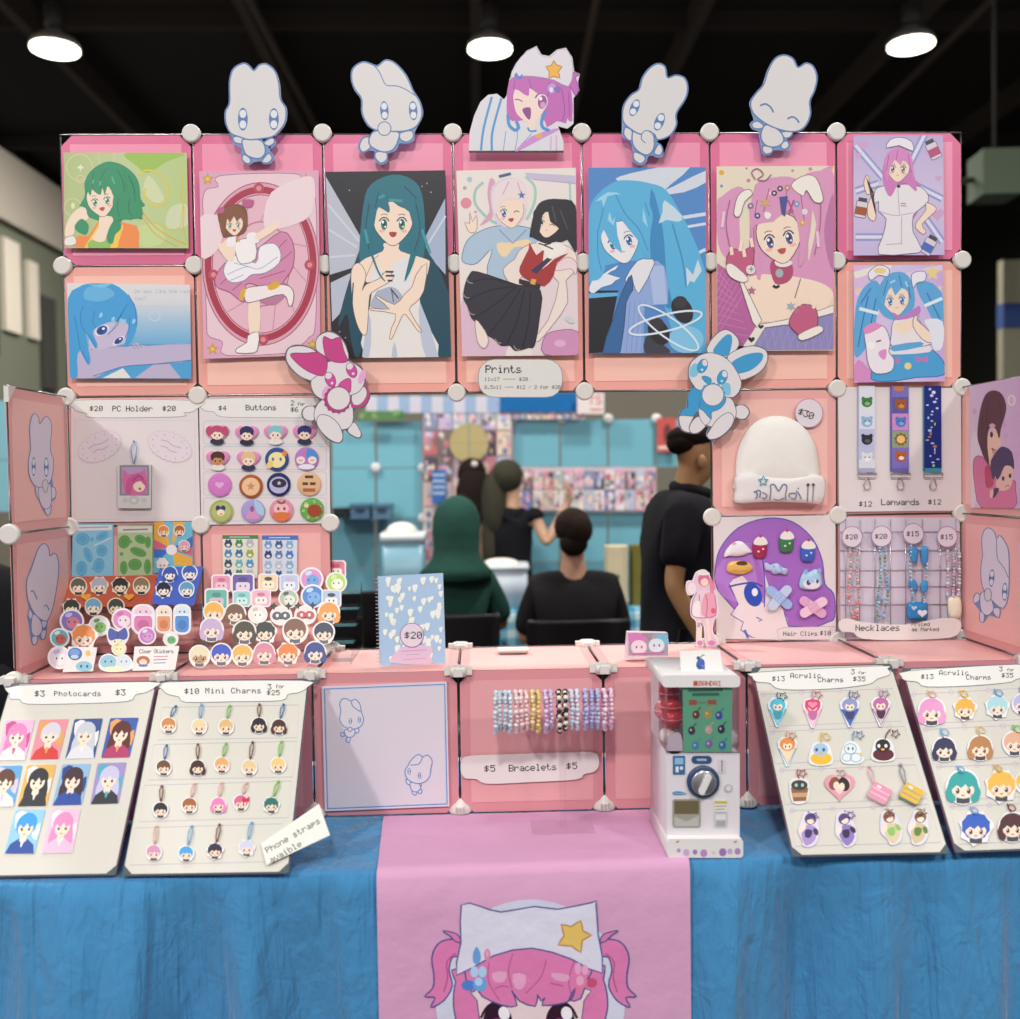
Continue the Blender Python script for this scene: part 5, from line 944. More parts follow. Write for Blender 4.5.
A.S([(385, 330), (480, 290), (620, 300), (760, 330), (745, 430), (690, 560), (660, 640), (690, 520), (680, 440), (600, 420), (545, 380), (540, 440), (500, 430), (430, 390), (410, 520), (420, 600), (390, 600), (370, 480)], GP, 2); strands(A, [[(430, 320), (420, 390)], [(540, 310), (560, 390)], [(700, 340), (690, 450)], [(800, 400), (820, 560), (800, 640)], [(850, 420), (860, 600)]], GD, 6)
A.line([(375, 590), (385, 670), (430, 710), (460, 690), (440, 640)], '#4a90cc', 24, False, 4); A.line([(670, 560), (640, 640), (650, 690), (700, 715)], '#4a90cc', 24, False, 4)
A.out([(395, 300), (440, 190), (520, 100), (600, 65), (625, 120), (705, 140), (760, 90), (830, 78), (868, 140), (885, 250), (850, 370), (740, 320), (600, 292), (480, 288)], '#dbd6e0', '#a8a0b4', 5, 2)
A.out([(735, 165), (755, 200), (800, 215), (770, 255), (785, 305), (735, 290), (695, 305), (700, 255), (672, 215), (715, 205)], '#eab048', '#b88038', 8, 2); A.S([(425, 300), (440, 260), (465, 290), (490, 270), (480, 312)], '#6a7ccc', 3); A.ell(720, 385, 34, 40, '#b89ad8'); A.ell(765, 390, 30, 22, '#8468b8'); A.ell(715, 395, 14, 20, '#e8d8f0')
tag(A.obj('girl_cutout'), 'winking pink haired girl cutout in a white cat ear hat with gold star', 'character cutout')
# two lower mascots
def shade(A, items):
    for pts, f, l, w_ in items: A.out(pts, f, l, w_, 4)
LN = '#6a6070'; WHT = '#dcd6da'; MG = '#c23c84'
A = Art(PF, (280, 325, 8.49), (500, 980), .018)
A.base(grow(sm([(410, 55), (500, 90), (560, 180), (580, 290), (690, 360), (725, 470), (715, 520), (765, 590), (720, 690), (640, 710), (625, 820), (690, 920), (670, 960), (600, 930), (560, 890), (535, 900), (530, 980), (480, 1000), (390, 950), (310, 830), (290, 805), (210, 800), (190, 740), (230, 695), (290, 700), (340, 640), (275, 560), (260, 480), (150, 420), (60, 320), (60, 220), (130, 175), (230, 185), (310, 215), (320, 110)], 3), 6), .005, M('#5d5562'), M('#bcb6bc'))
shade(A, [([(295, 700), (225, 697), (192, 745), (215, 800), (290, 808)], WHT, LN, 6), ([(600, 850), (640, 830), (690, 920), (665, 958), (580, 910)], WHT, LN, 6), ([(355, 640), (480, 610), (600, 640), (625, 780), (600, 860), (530, 890), (400, 880), (310, 830), (295, 730)], WHT, LN, 6), ([(340, 765), (430, 780), (510, 860), (535, 960), (490, 1000), (390, 945), (315, 840)], WHT, LN, 6),
          ([(610, 700), (620, 590), (715, 515), (762, 590), (720, 685), (660, 702)], MG, LN, 5), ([(615, 590), (710, 525), (740, 590), (690, 670), (625, 675)], WHT, LN, 5),
          ([(250, 470), (150, 420), (60, 310), (70, 210), (140, 180), (240, 190), (330, 240), (400, 300), (330, 440), (300, 475)], WHT, LN, 6), ([(310, 210), (320, 110), (410, 60), (500, 95), (560, 180), (580, 300), (460, 330), (390, 270)], WHT, LN, 6),
          ([(265, 480), (330, 420), (400, 320), (560, 300), (690, 370), (722, 470), (680, 560), (600, 600), (480, 640), (370, 635), (290, 580)], WHT, LN, 6),
          ([(95, 245), (230, 240), (330, 235), (400, 300), (395, 400), (350, 435), (230, 390), (130, 310)], MG, '#8a2a60', 5), ([(375, 100), (440, 125), (510, 110), (545, 220), (575, 310), (480, 320), (400, 280), (370, 180)], MG, '#8a2a60', 5)])
for x, y in ((410, 580), (700, 440)): A.ell(x, y, 52 if x < 500 else 28, 65, '#e0a4cf', 20)
for x, y in ((430, 465), (610, 385)): A.ell(x, y, 42, 66, '#c8489a', -22); A.ell(x-18, y-35, 30, 30, WHT); A.ell(x+14, y+30, 12, 12, '#ecc8e0'); A.ring(x, y, 42, 66, '#7a2a58', 5, -22)
A.out([(500, 510), (560, 460), (600, 462), (605, 520), (595, 575), (550, 545)], '#cc4a94', '#8a2a60', 5, 3)
sc_ = [(490+(112+(9 if k % 2 else -2))*math.cos(k*math.pi/15), 635+(112+(9 if k % 2 else -2))*math.sin(k*math.pi/15)) for k in range(30)]
A.poly(sc_, '#a83a7c', 3); A.out(ellp(500, 625, 97, 97, 0, 28), WHT, LN, 5, 0)
tag(A.obj('mascot_cutout'), 'white floppy eared animal cutout with magenta bow ears, hung over the opening', 'mascot cutout')
BLU_, BLD = '#3b97cc', '#2a6ea4'
A = Art(PF, (670, 325, 8.49), (400, 980), .018)
A.base(grow(sm([(480, 42), (560, 100), (580, 180), (560, 215), (690, 180), (800, 210), (825, 290), (780, 380), (690, 440), (600, 465), (600, 530), (560, 600), (510, 620), (550, 680), (630, 685), (670, 740), (630, 800), (550, 790), (510, 880), (430, 950), (350, 975), (310, 930), (330, 870), (290, 860), (240, 915), (170, 915), (100, 890), (75, 820), (85, 740), (140, 700), (150, 600), (190, 530), (155, 430), (170, 330), (240, 260), (310, 230), (340, 140), (410, 65)], 3), 6), .005, M('#5a6478'), M('#bcb6bc'))
shade(A, [([(560, 690), (630, 685), (668, 740), (630, 798), (555, 780)], WHT, LN, 6), ([(250, 640), (480, 610), (550, 690), (550, 790), (480, 880), (330, 860), (260, 800)], WHT, LN, 6), ([(330, 900), (400, 800), (490, 745), (540, 790), (510, 870), (430, 945), (345, 972), (310, 940)], WHT, LN, 6), ([(150, 690), (150, 600), (200, 530), (270, 560), (260, 680), (200, 770), (85, 770), (110, 715)], BLU_, BLD, 5), ([(85, 770), (200, 775), (220, 740), (160, 860), (165, 912), (100, 890), (75, 820)], WHT, LN, 6), ([(160, 870), (200, 800), (250, 780), (300, 850), (240, 912), (180, 918)], WHT, LN, 6), ([(245, 690), (330, 740), (345, 800), (300, 850), (250, 790)], WHT, LN, 5),
          ([(315, 235), (340, 140), (410, 65), (480, 42), (560, 100), (578, 180), (480, 275)], WHT, LN, 6), ([(480, 290), (560, 215), (690, 180), (800, 210), (825, 290), (780, 380), (690, 440), (570, 460)], WHT, LN, 6), ([(365, 235), (400, 160), (470, 90), (515, 90), (520, 160), (480, 265)], BLU_, BLU_, 2), ([(515, 330), (600, 270), (700, 240), (780, 245), (770, 310), (690, 380), (600, 410), (560, 405)], BLU_, BLU_, 2),
          ([(155, 430), (170, 330), (240, 265), (330, 238), (430, 260), (520, 330), (590, 450), (600, 520), (560, 595), (490, 615), (260, 560), (200, 520)], WHT, LN, 6), ([(200, 330), (250, 350), (225, 430), (170, 440), (165, 380)], '#7cc0dc', '#7cc0dc', 2), ([(440, 500), (500, 500), (510, 580), (480, 600), (440, 560)], '#7cc0dc', '#7cc0dc', 2), ([(245, 700), (270, 600), (350, 560), (440, 580), (470, 640), (420, 710), (350, 740), (345, 800), (280, 730)], BLU_, BLD, 5)])
for x, y in ((272, 350), (440, 445)): A.ell(x, y, 40, 62, BLU_, 22); A.ell(x+22, y-28, 24, 28, WHT); A.ell(x-4, y+32, 11, 11, '#bcdcf0'); A.ring(x, y, 40, 62, BLD, 5, 22)
A.out([(265, 445), (300, 435), (345, 460), (340, 500), (305, 495)], BLU_, BLD, 4, 3); A.poly([(355+(104+(8 if k % 2 else -2))*math.cos(k*math.pi/15), 600+(104+(8 if k % 2 else -2))*math.sin(k*math.pi/15)) for k in range(30)], BLU_, 3); A.out(ellp(360, 595, 92, 92, 0, 28), WHT, LN, 5, 0)
tag(A.obj('mascot_cutout'), 'white long eared animal cutout with blue bow and blue ears, above the white beanie', 'mascot cutout')
# bunnies stuck to the side wings
WING = 'bunny pictures on the side wings'
HA = [(290, 285), (325, 320), (335, 375), (385, 310), (425, 345), (435, 430), (425, 590), (452, 680), (440, 820), (400, 890), (330, 912), (280, 880), (245, 800), (240, 690), (258, 580), (250, 430), (262, 330)]
bunny('bunny_sticker', (0, 380, 8.49), HA[:9]+[(450, 910), (475, 950), (465, 1010), (430, 1040), (430, 1110), (400, 1130), (370, 1110), (330, 1010), (305, 960), (300, 905)]+HA[12:], [[(300, 900), (340, 905), (340, 1000), (310, 990)], [(425, 915), (465, 920), (470, 990), (430, 1005)], [(375, 1080), (430, 1060), (425, 1130), (395, 1145)], [(330, 910), (420, 880), (435, 1000), (420, 1080), (370, 1090), (330, 1010)], HA], (400, 1140), 'bunny picture with a paw at its mouth, on the wing beside the card holder board', lambda A: (eye(A, 283, 735, 17, 82), eye(A, 390, 740, 20, 84), A.out([(355, 900), (365, 855), (395, 850), (405, 900), (385, 960)], BF, BO, 5, 4)), WING, WL.lift(.0016), 0, 6, .0006, 2)
HC = [(250, 190), (275, 220), (280, 260), (310, 245), (330, 300), (325, 400), (300, 540), (270, 620), (240, 625), (190, 580), (155, 500), (150, 400), (180, 320), (215, 220)]
bunny('bunny_sticker', (0, 510, 5.66), HC[:8]+[(265, 640), (260, 690), (240, 730), (210, 720), (205, 755), (180, 755), (165, 650), (155, 600), (165, 560)]+HC[10:], [[(165, 560), (185, 590), (175, 620), (158, 600)], [(235, 630), (265, 630), (255, 665), (235, 660)], [(180, 720), (210, 715), (205, 755), (185, 760)], [(230, 690), (258, 680), (255, 720), (235, 732)], [(185, 590), (230, 630), (235, 690), (200, 715), (175, 680)], HC], (190, 755), 'bunny picture with closed happy eyes, lower one on the wing beside the sticker stand', lambda A: (A.line([(172, 462), (185, 458), (195, 475), (208, 506)], BO, 7, False, 3), A.line([(248, 545), (262, 540), (276, 568)], BO, 7, False, 3)), WING, WL.lift(.0016), 0, 5, .0006, 2)
HD_ = [(190, 150), (225, 175), (242, 220), (262, 200), (295, 240), (322, 320), (322, 560), (300, 660), (270, 675), (215, 630), (160, 560), (140, 480), (140, 400), (150, 330), (145, 230), (160, 170)]
bunny('bunny_sticker', (960, 505, 6.57), HD_[:8]+[(262, 680), (258, 735), (225, 730), (190, 725), (155, 770), (130, 740), (135, 700), (95, 645), (90, 600), (115, 580), (135, 590)]+HD_[10:], [[(130, 590), (108, 580), (88, 620), (100, 645), (128, 625)], [(220, 680), (262, 680), (258, 740), (225, 715)], [(135, 700), (160, 720), (155, 770), (132, 755)], [(135, 590), (180, 570), (215, 640), (220, 690), (180, 725), (140, 690)], HD_], (170, 770), 'bunny picture with a folded ear, on the wing below the hugging pair print', lambda A: (A.line([(242, 220), (248, 350), (290, 410), (320, 480)], BO, 5, False, 3), eye(A, 210, 480, 18, 58, 4), eye(A, 296, 570, 18, 60, 2), A.out(ellp(185, 590, 24, 42), BF, BO, 5, 0)), WING, WR.lift(.0016), 0, 5, .0006, 2)
# price plate for the prints
A = Art(PF, (300, 250, 3), (660, 442), .006)
A.base(rrect(535, 328, 787, 442, 48), .002, M('#d9d8d4', 'paper')); A.line(rrect(535, 328, 787, 442, 48), '#8a8c90', 2, True)
pl = A.obj('price_sign'); tag(pl, 'rounded white sign reading Prints under the print of two girls', 'sign')
def words(parent, A0, items, name='lettering', m=INK):
    A = Art(A0.fr, A0.vw, (0, 0), A0.off); A.px = A0.px; A.o3 = A0.o3; A.z = A0.z+2e-4
    for it in items: A.text(*it[:4], M(it[4]) if len(it) > 4 and it[4] else M(m, 'paper'), *(it[5:] if len(it) > 5 else ()))
    return A.build_under(name, parent)
words(pl, A, [('Prints', 556, 346, 23, None, 5.6), ('11x17 ---- $20', 553, 382, 11, '#6a6c74', 6.0), ('8.5x11 --- $12 / 2 for $20', 553, 406, 11, '#6a6c74', 5.6)])
# ---------------------------------------------------------------- goods: shared builders
WP = mat('#e2dfd9', 'paper'); WPB = mat('#dcd5da', 'paper'); PKP = mat('#d98fae', 'plastic'); CORN = mat('#46555a', 'plastic'); LIN = '#a9a3b8'
def header(A, pts, edge='#73767e'): A.poly(pts, M('#e3e1de', 'paper'), 3); A.line(pts, edge, 3.2, True, 3)
def lean(bl, br, top=1.086):
    a, b_ = TOP.w(*bl), TOP.w(*br); p = (a+b_)/2; return Fr(p, b_-a, (0, YF-.036-p.y, top-p.z))
def leaning_board(view, quad, label, org, paper='#cfccc4'):
    bl, br = [(view[0]+q[0]/view[2], view[1]+q[1]/view[2]) for q in (quad[3], quad[2])]
    fr = lean(bl, br); A = Art(fr, view, org, .004)
    def inset(q, k): cx, cy = sum(a[0] for a in q)/4, sum(a[1] for a in q)/4; return [(cx+(a[0]-cx)*k, cy+(a[1]-cy)*k) for a in q]
    def cham(q, c):
        o = []
        for i in range(4):
            p, n_, b = V(q[i]).to_3d(), V(q[(i+1) % 4]).to_3d(), V(q[i-1]).to_3d(); o += [tuple(p+(b-p).normalized()*c), tuple(p+(n_-p).normalized()*c)]
        return o
    Q = [V(q) for q in quad]
    A.base(cham(Q, 8), .005, PKP, M('#b8648c', 'plastic')); A.poly(cham(Q, 8), CORN); B_ = Art(fr, view, org, .004); B_.z = A.z
    o = A.obj('display_board'); tag(o, label, 'display board')
    B_.base(cham(inset(Q, .985), 42), .0012, M(paper, 'paper'), M('#d9a8bc')); return o, B_, fr
def rowbox(A, q, c=LIN, w_=3): A.line(q, c, w_, True)
def chib(A, x, y, r, hair, skin='#ecd0b8', kind=0, body='#3c3c48', eyes='#3a2c30', bd='#e6e3e2', t=.0026, k=1.14, edge=None):
    """small cartoon head charm or sticker with a cut border"""
    o = [(x+r*k*(1.0+.03*math.sin(3*a+x))*math.cos(a), y+r*k*math.sin(a)*(1 if math.sin(a) < .5 else 1.08)) for a in [2*math.pi*i/22 for i in range(22)]]
    if kind == 2: o = [(x+(p[0]-x)*(1.12 if i % 3 == 0 else .95), y+(p[1]-y)*(1.12 if i % 3 == 0 else .95)) for i, p in enumerate(o)]
    A.base(o, t, M(bd, 'plastic'), M(edge or '#b4b0b8'))
    if kind == 1: A.poly([(x-r*.98, y-.1*r), (x-r*1.02, y+.9*r), (x-.5*r, y+.98*r), (x-.4*r, y), (x+.4*r, y), (x+.5*r, y+.98*r), (x+r*1.02, y+.9*r), (x+r*.98, y-.1*r)], hair, 2)
    h = [(x+r*.97*math.cos(a)*(1.08 if kind == 2 and i % 2 else 1), y-.08*r+r*.92*math.sin(a)*(1.08 if kind == 2 and i % 2 else 1)) for i, a in enumerate([2*math.pi*j/20 for j in range(20)])]
    A.poly([(x-.3*r, y+.6*r), (x+.3*r, y+.6*r), (x+.42*r, y+1.1*r), (x-.42*r, y+1.1*r)], body, 2); A.poly(h, hair)
    A.ell(x, y+.24*r, .74*r, .58*r, skin, 0, 16)
    A.poly([(x-.88*r, y+.35*r), (x-.8*r, y-.5*r), (x, y-.85*r), (x+.8*r, y-.5*r), (x+.88*r, y+.35*r), (x+.6*r, y-.02*r), (x+.35*r, y+.12*r), (x+.15*r, y-.12*r), (x-.12*r, y+.14*r), (x-.4*r, y-.06*r), (x-.6*r, y+.12*r)], hair)
    for s in (-1, 1): A.ell(x+s*.36*r, y+.32*r, .13*r, .19*r, eyes, 0, 10); A.ell(x+s*.36*r-.04*r, y+.25*r, .05*r, .06*r, '#f4f2f4', 0, 6); A.ell(x+s*.52*r, y+.54*r, .11*r, .06*r, '#e6a09a', 0, 8)
    A.line([(x-.1*r, y+.58*r), (x, y+.63*r), (x+.1*r, y+.58*r)], '#8a4444', .07*r)
def strap(parent, A, pts, c, w_=.0013):
    b = Art(A.fr, A.vw, (0, 0), A.off); b.px = A.px; b.o3 = A.o3; q = [(*b.p(p), .004) for p in pts]
    b.tube(q, w_, M(c, 'plastic'), 6); return b.build_under('strap', parent)
def loop_strap(parent, A, a, t, c, wd=9, base=None):
    """a looped cord from the charm top a up to its hook t"""
    dx, dy = t[0]-a[0], t[1]-a[1]; L = math.hypot(dx, dy); nx, ny = -dy/L, dx/L
    f = lambda k, s: (a[0]+dx*k+nx*s, a[1]+dy*k+ny*s)
    o = strap(parent, A, [f(0, 0), f(.35, wd*.7), f(.75, wd), f(1, 0), f(.75, -wd), f(.35, -wd*.7), f(.02, 0)], c)
    b = Art(A.fr, A.vw, (0, 0), A.off); b.px = A.px; b.o3 = A.o3; p = b.p(t); b.ball((p[0], p[1], .004), .0034, M(c, 'plastic'), 8, 6); b.build_under('strap_bead', parent)
def panel_sheet(view, quad, fr, name, label, c='#ddd4d6', org=None, off=0, cat='display board', t=.0018):
    A = Art(fr, view, org or ((quad[0][0]+quad[2][0])/2, max(q[1] for q in quad)), off); A.base(quad, t, M(c, 'paper')); o = A.obj(name); tag(o, label, cat)
    B_ = Art(fr, view, (0, 0), off); B_.px = A.px; B_.o3 = A.o3; B_.z = A.z; return o, B_

# ---------------------------------------------------------------- photocard board
VP = (0, 680, 5.095)
o, A, fr = leaning_board(VP, [(60, 22), (806, 8), (592, 998), (-235, 1012)], 'white leaning board of photocards, the one nearest the outer wing', (285, 1005))
A.line([(55, 165), (700, 148), (560, 950), (-110, 965)], '#d8cfd6', 2.5, True); A.build_under('paper_sheet', o)
B_ = Art(fr, VP, (0, 0), .0113); B_.px = A.px; B_.o3 = A.o3; B_.z = A.z+.0006; header(B_, [(85, 28), (760, 8), (790, 35), (745, 62), (690, 75), (650, 108), (400, 120), (140, 122), (100, 98), (52, 95), (48, 70)]); B_.build_under('header_sign', o)
words(o, B_, [('$3', 176, 53, 32, None, 6.2), ('Photocards', 275, 56, 26, None, 6.6), ('$3', 588, 47, 32, None, 6.2)])
def bust(A, q, hair, cloth, bg, skin=SKN, hk=0, acc=None):
    def f(u, v): return tuple((q[0][i]*(1-u)+q[1][i]*u)*(1-v)+(q[3][i]*(1-u)+q[2][i]*u)*v for i in (0, 1))
    P = lambda L: [f(*a) for a in L]
    A.poly(P([(.02, 0), (.98, 0), (1, .03), (1, .97), (.98, 1), (.02, 1), (0, .97), (0, .03)]), bg); A.poly(P([(.05, .1), (.4, .05), (.2, .5)]), acc or '#d8cfe0', 2); A.poly(P([(.7, .5), (.95, .3), (.95, .7)]), acc or '#d8cfe0', 2)
    E = lambda cx, cy, rx, ry: [(cx+rx*math.cos(a), cy+ry*math.sin(a)) for a in [2*math.pi*i/16 for i in range(16)]]
    if hk: A.poly(P([(.2, .3), (.12, .9), (.35, .98), (.65, .98), (.9, .9), (.8, .3)]), hair, 2)
    A.poly(P([(.02, 1), (.12, .78), (.36, .66), (.64, .66), (.9, .8), (.98, 1)]), cloth, 0); A.poly(P([(.4, .55), (.6, .55), (.62, .7), (.5, .78), (.38, .7)]), skin)
    A.poly(P(E(.5, .34, .34, .27)), hair); A.poly(P(E(.5, .43, .25, .185)), skin); A.poly(P([(.17, .5), (.2, .2), (.5, .07), (.8, .2), (.84, .5), (.72, .36), (.62, .42), (.52, .31), (.42, .42), (.3, .34)]), hair)
    for s in (-1, 1): A.poly(P(E(.5+s*.12, .45, .04, .035)), '#3c3040')
    A.poly(P([(.45, .55), (.55, .55), (.5, .58)]), '#a8484c'); A.poly(P([(.44, .7), (.56, .7), (.52, .85), (.48, .85)]), acc or '#d8cfe0')
CARDS = [([(30, 205), (178, 205), (130, 408), (-12, 410)], '#e27fb4', '#e6dcdc', '#e0b0d0', 1, '#c04a8a', 'pink haired', 'first card of the top row'),
 ([(203, 203), (350, 200), (300, 403), (152, 406)], '#cfcbd8', '#cf3a38', '#e08a9a', 0, '#d8a050', 'white haired figure in red', 'second card of the top row'),
 ([(380, 200), (525, 196), (482, 400), (333, 403)], '#c2c6d0', '#d8d8e0', '#35508e', 1, '#e0e2ea', 'silver haired', 'third card of the top row'),
 ([(562, 195), (707, 192), (660, 395), (515, 398)], '#5a2c26', '#b03a6a', '#3a5aa8', 1, '#e4a060', 'brown haired figure in magenta', 'last card of the top row'),
 ([(-30, 440), (115, 436), (72, 645), (-70, 650)], '#5c362a', '#dcd8dc', '#5aa0d4', 0, '#c8c0d8', 'brown haired figure in white', 'first card of the middle row'),
 ([(140, 434), (287, 432), (238, 642), (88, 645)], '#2a2a30', '#2c2e38', '#dcae58', 1, '#e0dcd8', 'black haired figure on yellow', 'second card of the middle row'),
 ([(318, 430), (465, 427), (418, 636), (265, 640)], '#3f2830', '#2a4aa0', '#8cb4d8', 1, '#24408c', 'dark haired figure in a blue dress', 'third card of the middle row'),
 ([(498, 425), (645, 420), (605, 630), (460, 634)], '#c4c0e0', '#2c3038', '#9a8cc4', 1, '#4aa8c0', 'pale lilac haired', 'last card of the middle row'),
 ([(80, 662), (233, 660), (175, 885), (22, 885)], '#3a98dc', '#2c4c9c', '#8cc4ec', 0, '#dce8f4', 'blue haired', 'first card of the bottom row'),
 ([(265, 658), (413, 655), (370, 882), (213, 885)], '#dd8cc0', '#dcb8d4', '#e4bcd8', 1, '#eddce8', 'soft pink haired', 'second card of the bottom row')]
for q, h, cl, bg, hk, ac, nm, wh in CARDS:
    A = Art(fr, VP, ((q[2][0]+q[3][0])/2, q[3][1]), .0112); A.base(q, .0008, M('#e8e4e4')); bust(A, q, h, cl, bg, SKN, hk, ac)
    tag(A.obj('photocard'), f'photocard of a {nm}{"" if "figure" in nm else " figure"}, {wh}', 'photocard', 'photocards on the leaning board')

# ---------------------------------------------------------------- mini charms board
VM = (120, 670, 4.852)
o, A, fr = leaning_board(VM, [(195, 55), (918, 48), (820, 990), (12, 1003)], 'white leaning board of mini head charms on cord straps', (415, 997))
for q in ([(208, 188), (868, 176), (862, 335), (186, 345)], [(168, 368), (860, 352), (842, 525), (140, 540)], [(122, 566), (836, 545), (820, 722), (98, 742)], [(80, 772), (790, 752), (770, 935), (50, 952)]): rowbox(A, q)
A.build_under('paper_sheet', o)
B_ = Art(fr, VM, (0, 0), .0113); B_.px = A.px; B_.o3 = A.o3; B_.z = A.z+.0006; header(B_, [(225, 58), (880, 50), (912, 80), (870, 108), (815, 118), (780, 148), (550, 153), (320, 156), (285, 130), (235, 118), (208, 95)]); B_.build_under('header_sign', o)
words(o, B_, [('$10', 312, 88, 28, None, 6.4), ('Mini Charms', 414, 86, 27, None, 6.5), ('3', 716, 68, 26), ('for', 756, 70, 18, None, 5.6), ('$25', 712, 97, 25, None, 6.2)])
BR_, BU_, GN_, LB_, PN_ = ('#7a4a38', 'brown'), ('#3f78a8', 'blue'), ('#7cc05a', 'green'), ('#7ab4d8', 'sky blue'), ('#e4b4ac', 'pale pink')
MINI = [(237, 272, '#c4824a', 'ginger', BU_, 272, 180, 'top', 0), (385, 280, '#ddc99c', 'pale blond', LB_, 398, 172, 'top', 0), (515, 280, '#d8b07c', 'sandy blond', GN_, 535, 178, 'top', 0), (675, 272, '#26242e', 'black', BR_, 678, 172, 'top', 1), (772, 280, '#4a2e2a', 'dark brown', BU_, 795, 172, 'top', 1),
 (213, 478, '#6a4630', 'mid brown', BU_, 228, 370, 'second', 0), (378, 478, '#40232a', 'dark maroon', BR_, 380, 365, 'second', 1), (495, 465, '#d8a46c', 'tan', GN_, 517, 362, 'second', 0), (628, 478, '#dcc090', 'cream blond', BR_, 645, 355, 'second', 0), (768, 466, '#e2c27c', 'yellow blond', GN_, 785, 352, 'second', 0),
 (198, 683, '#23222a', 'black', BR_, 205, 568, 'third', 0), (338, 662, '#9a5c34', 'auburn', PN_, 365, 555, 'third', 0), (478, 660, '#e07ab8', 'bright pink', PN_, 495, 552, 'third', 1), (588, 648, '#cf6090', 'rose pink', PN_, 615, 552, 'third', 0), (735, 660, '#1f6a64', 'dark teal', GN_, 770, 545, 'third', 2),
 (165, 890, '#c88ab4', 'mauve', PN_, 178, 762, 'bottom', 0), (322, 895, '#3f98d8', 'bright blue', LB_, 350, 762, 'bottom', 0), (462, 882, '#2a2440', 'dark violet', BR_, 485, 755, 'bottom', 2), (615, 868, '#c4c4dc', 'silver', LB_, 640, 745, 'bottom', 2)]
for x, y, h, hn, (sc1, sn), tx, ty, row, kd in MINI:
    A = Art(fr, VM, (x, y+40), .0112); chib(A, x, y-3, 35, h, '#eccfb8', kd); c = A.obj('head_charm')
    if hn == 'rose pink':
        b = Art(A.fr, A.vw, (0, 0), A.off); b.px = A.px; b.o3 = A.o3; b.z = A.z; b.poly([(595, 618), (612, 630), (628, 615), (626, 645), (612, 638), (598, 648)], '#c02a3c', 2); b.build_under('red_bow', c)
    loop_strap(c, A, (x+(tx-x)*.28, y-40), (tx, ty), sc1); tag(c, f'mini head charm with {hn} hair on a {sn} strap, in the {row} row', 'charm', 'mini head charms on the leaning board')
A = Art(fr, (260, 800, 4.6), (140, 290), .019); A.base([(5, 200), (272, 18), (322, 162), (30, 300)], .0008, M('#e4e2dc', 'paper'))
o = A.obj('sign_card'); words(o, A, [('Phone straps', 20, 222, 28, '#55565c', 6, -.52), ('avaible', 38, 268, 28, '#55565c', 6, -.52)]); tag(o, 'tilted white card reading Phone straps avaible at the foot of the mini charms', 'sign')

# ---------------------------------------------------------------- acrylic charm boards
VX, VY = (750, 660, 5.095), (890, 660, 5.095)
frs = []
for v, quad, org, lab, hd, rows, wd in (
  (VX, [(4, 42), (716, 24), (1012, 990), (216, 1006)], (610, 998), 'white leaning board of acrylic charms beside the capsule toy machine', [(40, 62), (660, 30), (700, 45), (712, 75), (650, 96), (600, 125), (400, 148), (160, 150), (100, 118), (35, 112), (12, 85)],
   ([(52, 182), (722, 152), (770, 318), (95, 345)], [(98, 372), (782, 345), (830, 505), (125, 535)], [(145, 570), (838, 540), (898, 712), (175, 742)], [(198, 775), (905, 742), (968, 935), (225, 955)]), [('$13', 112, 82, 26, None, 6.3), ('Acrylic', 205, 66, 26, None, 6.2), ('Charms', 345, 88, 25, None, 6.3), ('3', 515, 48, 25), ('for', 552, 57, 16, None, 5.4), ('$35', 525, 84, 25, None, 6.2)]),
  (VY, [(55, 48), (720, 22), (1010, 962), (330, 985)], (680, 974), 'white leaning board of acrylic charms beside the outer side wing', [(100, 55), (640, 22), (700, 40), (710, 75), (640, 100), (600, 115), (400, 132), (185, 136), (140, 112), (80, 105), (60, 85)],
   ([(105, 182), (760, 145), (800, 305), (150, 330)], [(165, 360), (840, 330), (870, 490), (210, 520)], [(230, 552), (900, 525), (940, 690), (285, 722)], [(300, 755), (950, 725), (1000, 915), (345, 945)]), [('$13', 158, 72, 25, None, 6.3), ('Acrylic', 250, 52, 25, None, 6.2), ('Charms', 388, 76, 24, None, 6.3), ('3', 556, 34, 24), ('for', 596, 42, 16, None, 5.4), ('$35', 568, 66, 24, None, 6.2)])):
    o, A, fr = leaning_board(v, quad, lab, org)
    for q in rows:
        rowbox(A, q)
        for k in range(4): t = .02+k*.29; A.ring(q[0][0]*(1-t)+q[1][0]*t, q[0][1]*(1-t)+q[1][1]*t, 12, 11, '#c4a4cc', 3, 0, 14)
    A.build_under('paper_sheet', o); B_ = Art(fr, v, (0, 0), .0113); B_.px = A.px; B_.o3 = A.o3; B_.z = A.z+.0006; header(B_, hd); B_.build_under('header_sign', o); words(o, B_, wd); frs.append(fr)
def clasp(c, A, x, y, tx, ty, col, star=True):
    strap(c, A, [(x, y), (x+(tx-x)*.5-6, y+(ty-y)*.5), (tx, ty)], col, .0014)
    b = Art(A.fr, A.vw, (0, 0), A.off); b.px = A.px; b.o3 = A.o3; p = [(*b.p(q), .005) for q in (starp(tx+26, ty+22, 24, 11, 5, 10) if star else ellp(tx+22, ty+22, 20, 14, .7, 14))]
    b.tube(p, .0012, M(col, 'metal' if star else 'plastic'), 6, True); b.build_under('clasp', c)
AC = 'acrylic charms on the leaning boards'
def acharm(fr, v, x, y, org, fn, label, cl, tx, ty, top, star=True):
    A = Art(fr, v, org, .0112); fn(A, x, y); c = A.obj('acrylic_charm'); clasp(c, A, x+(tx-x)*.3, top, tx, ty, cl, star); tag(c, label, 'charm', AC); return c
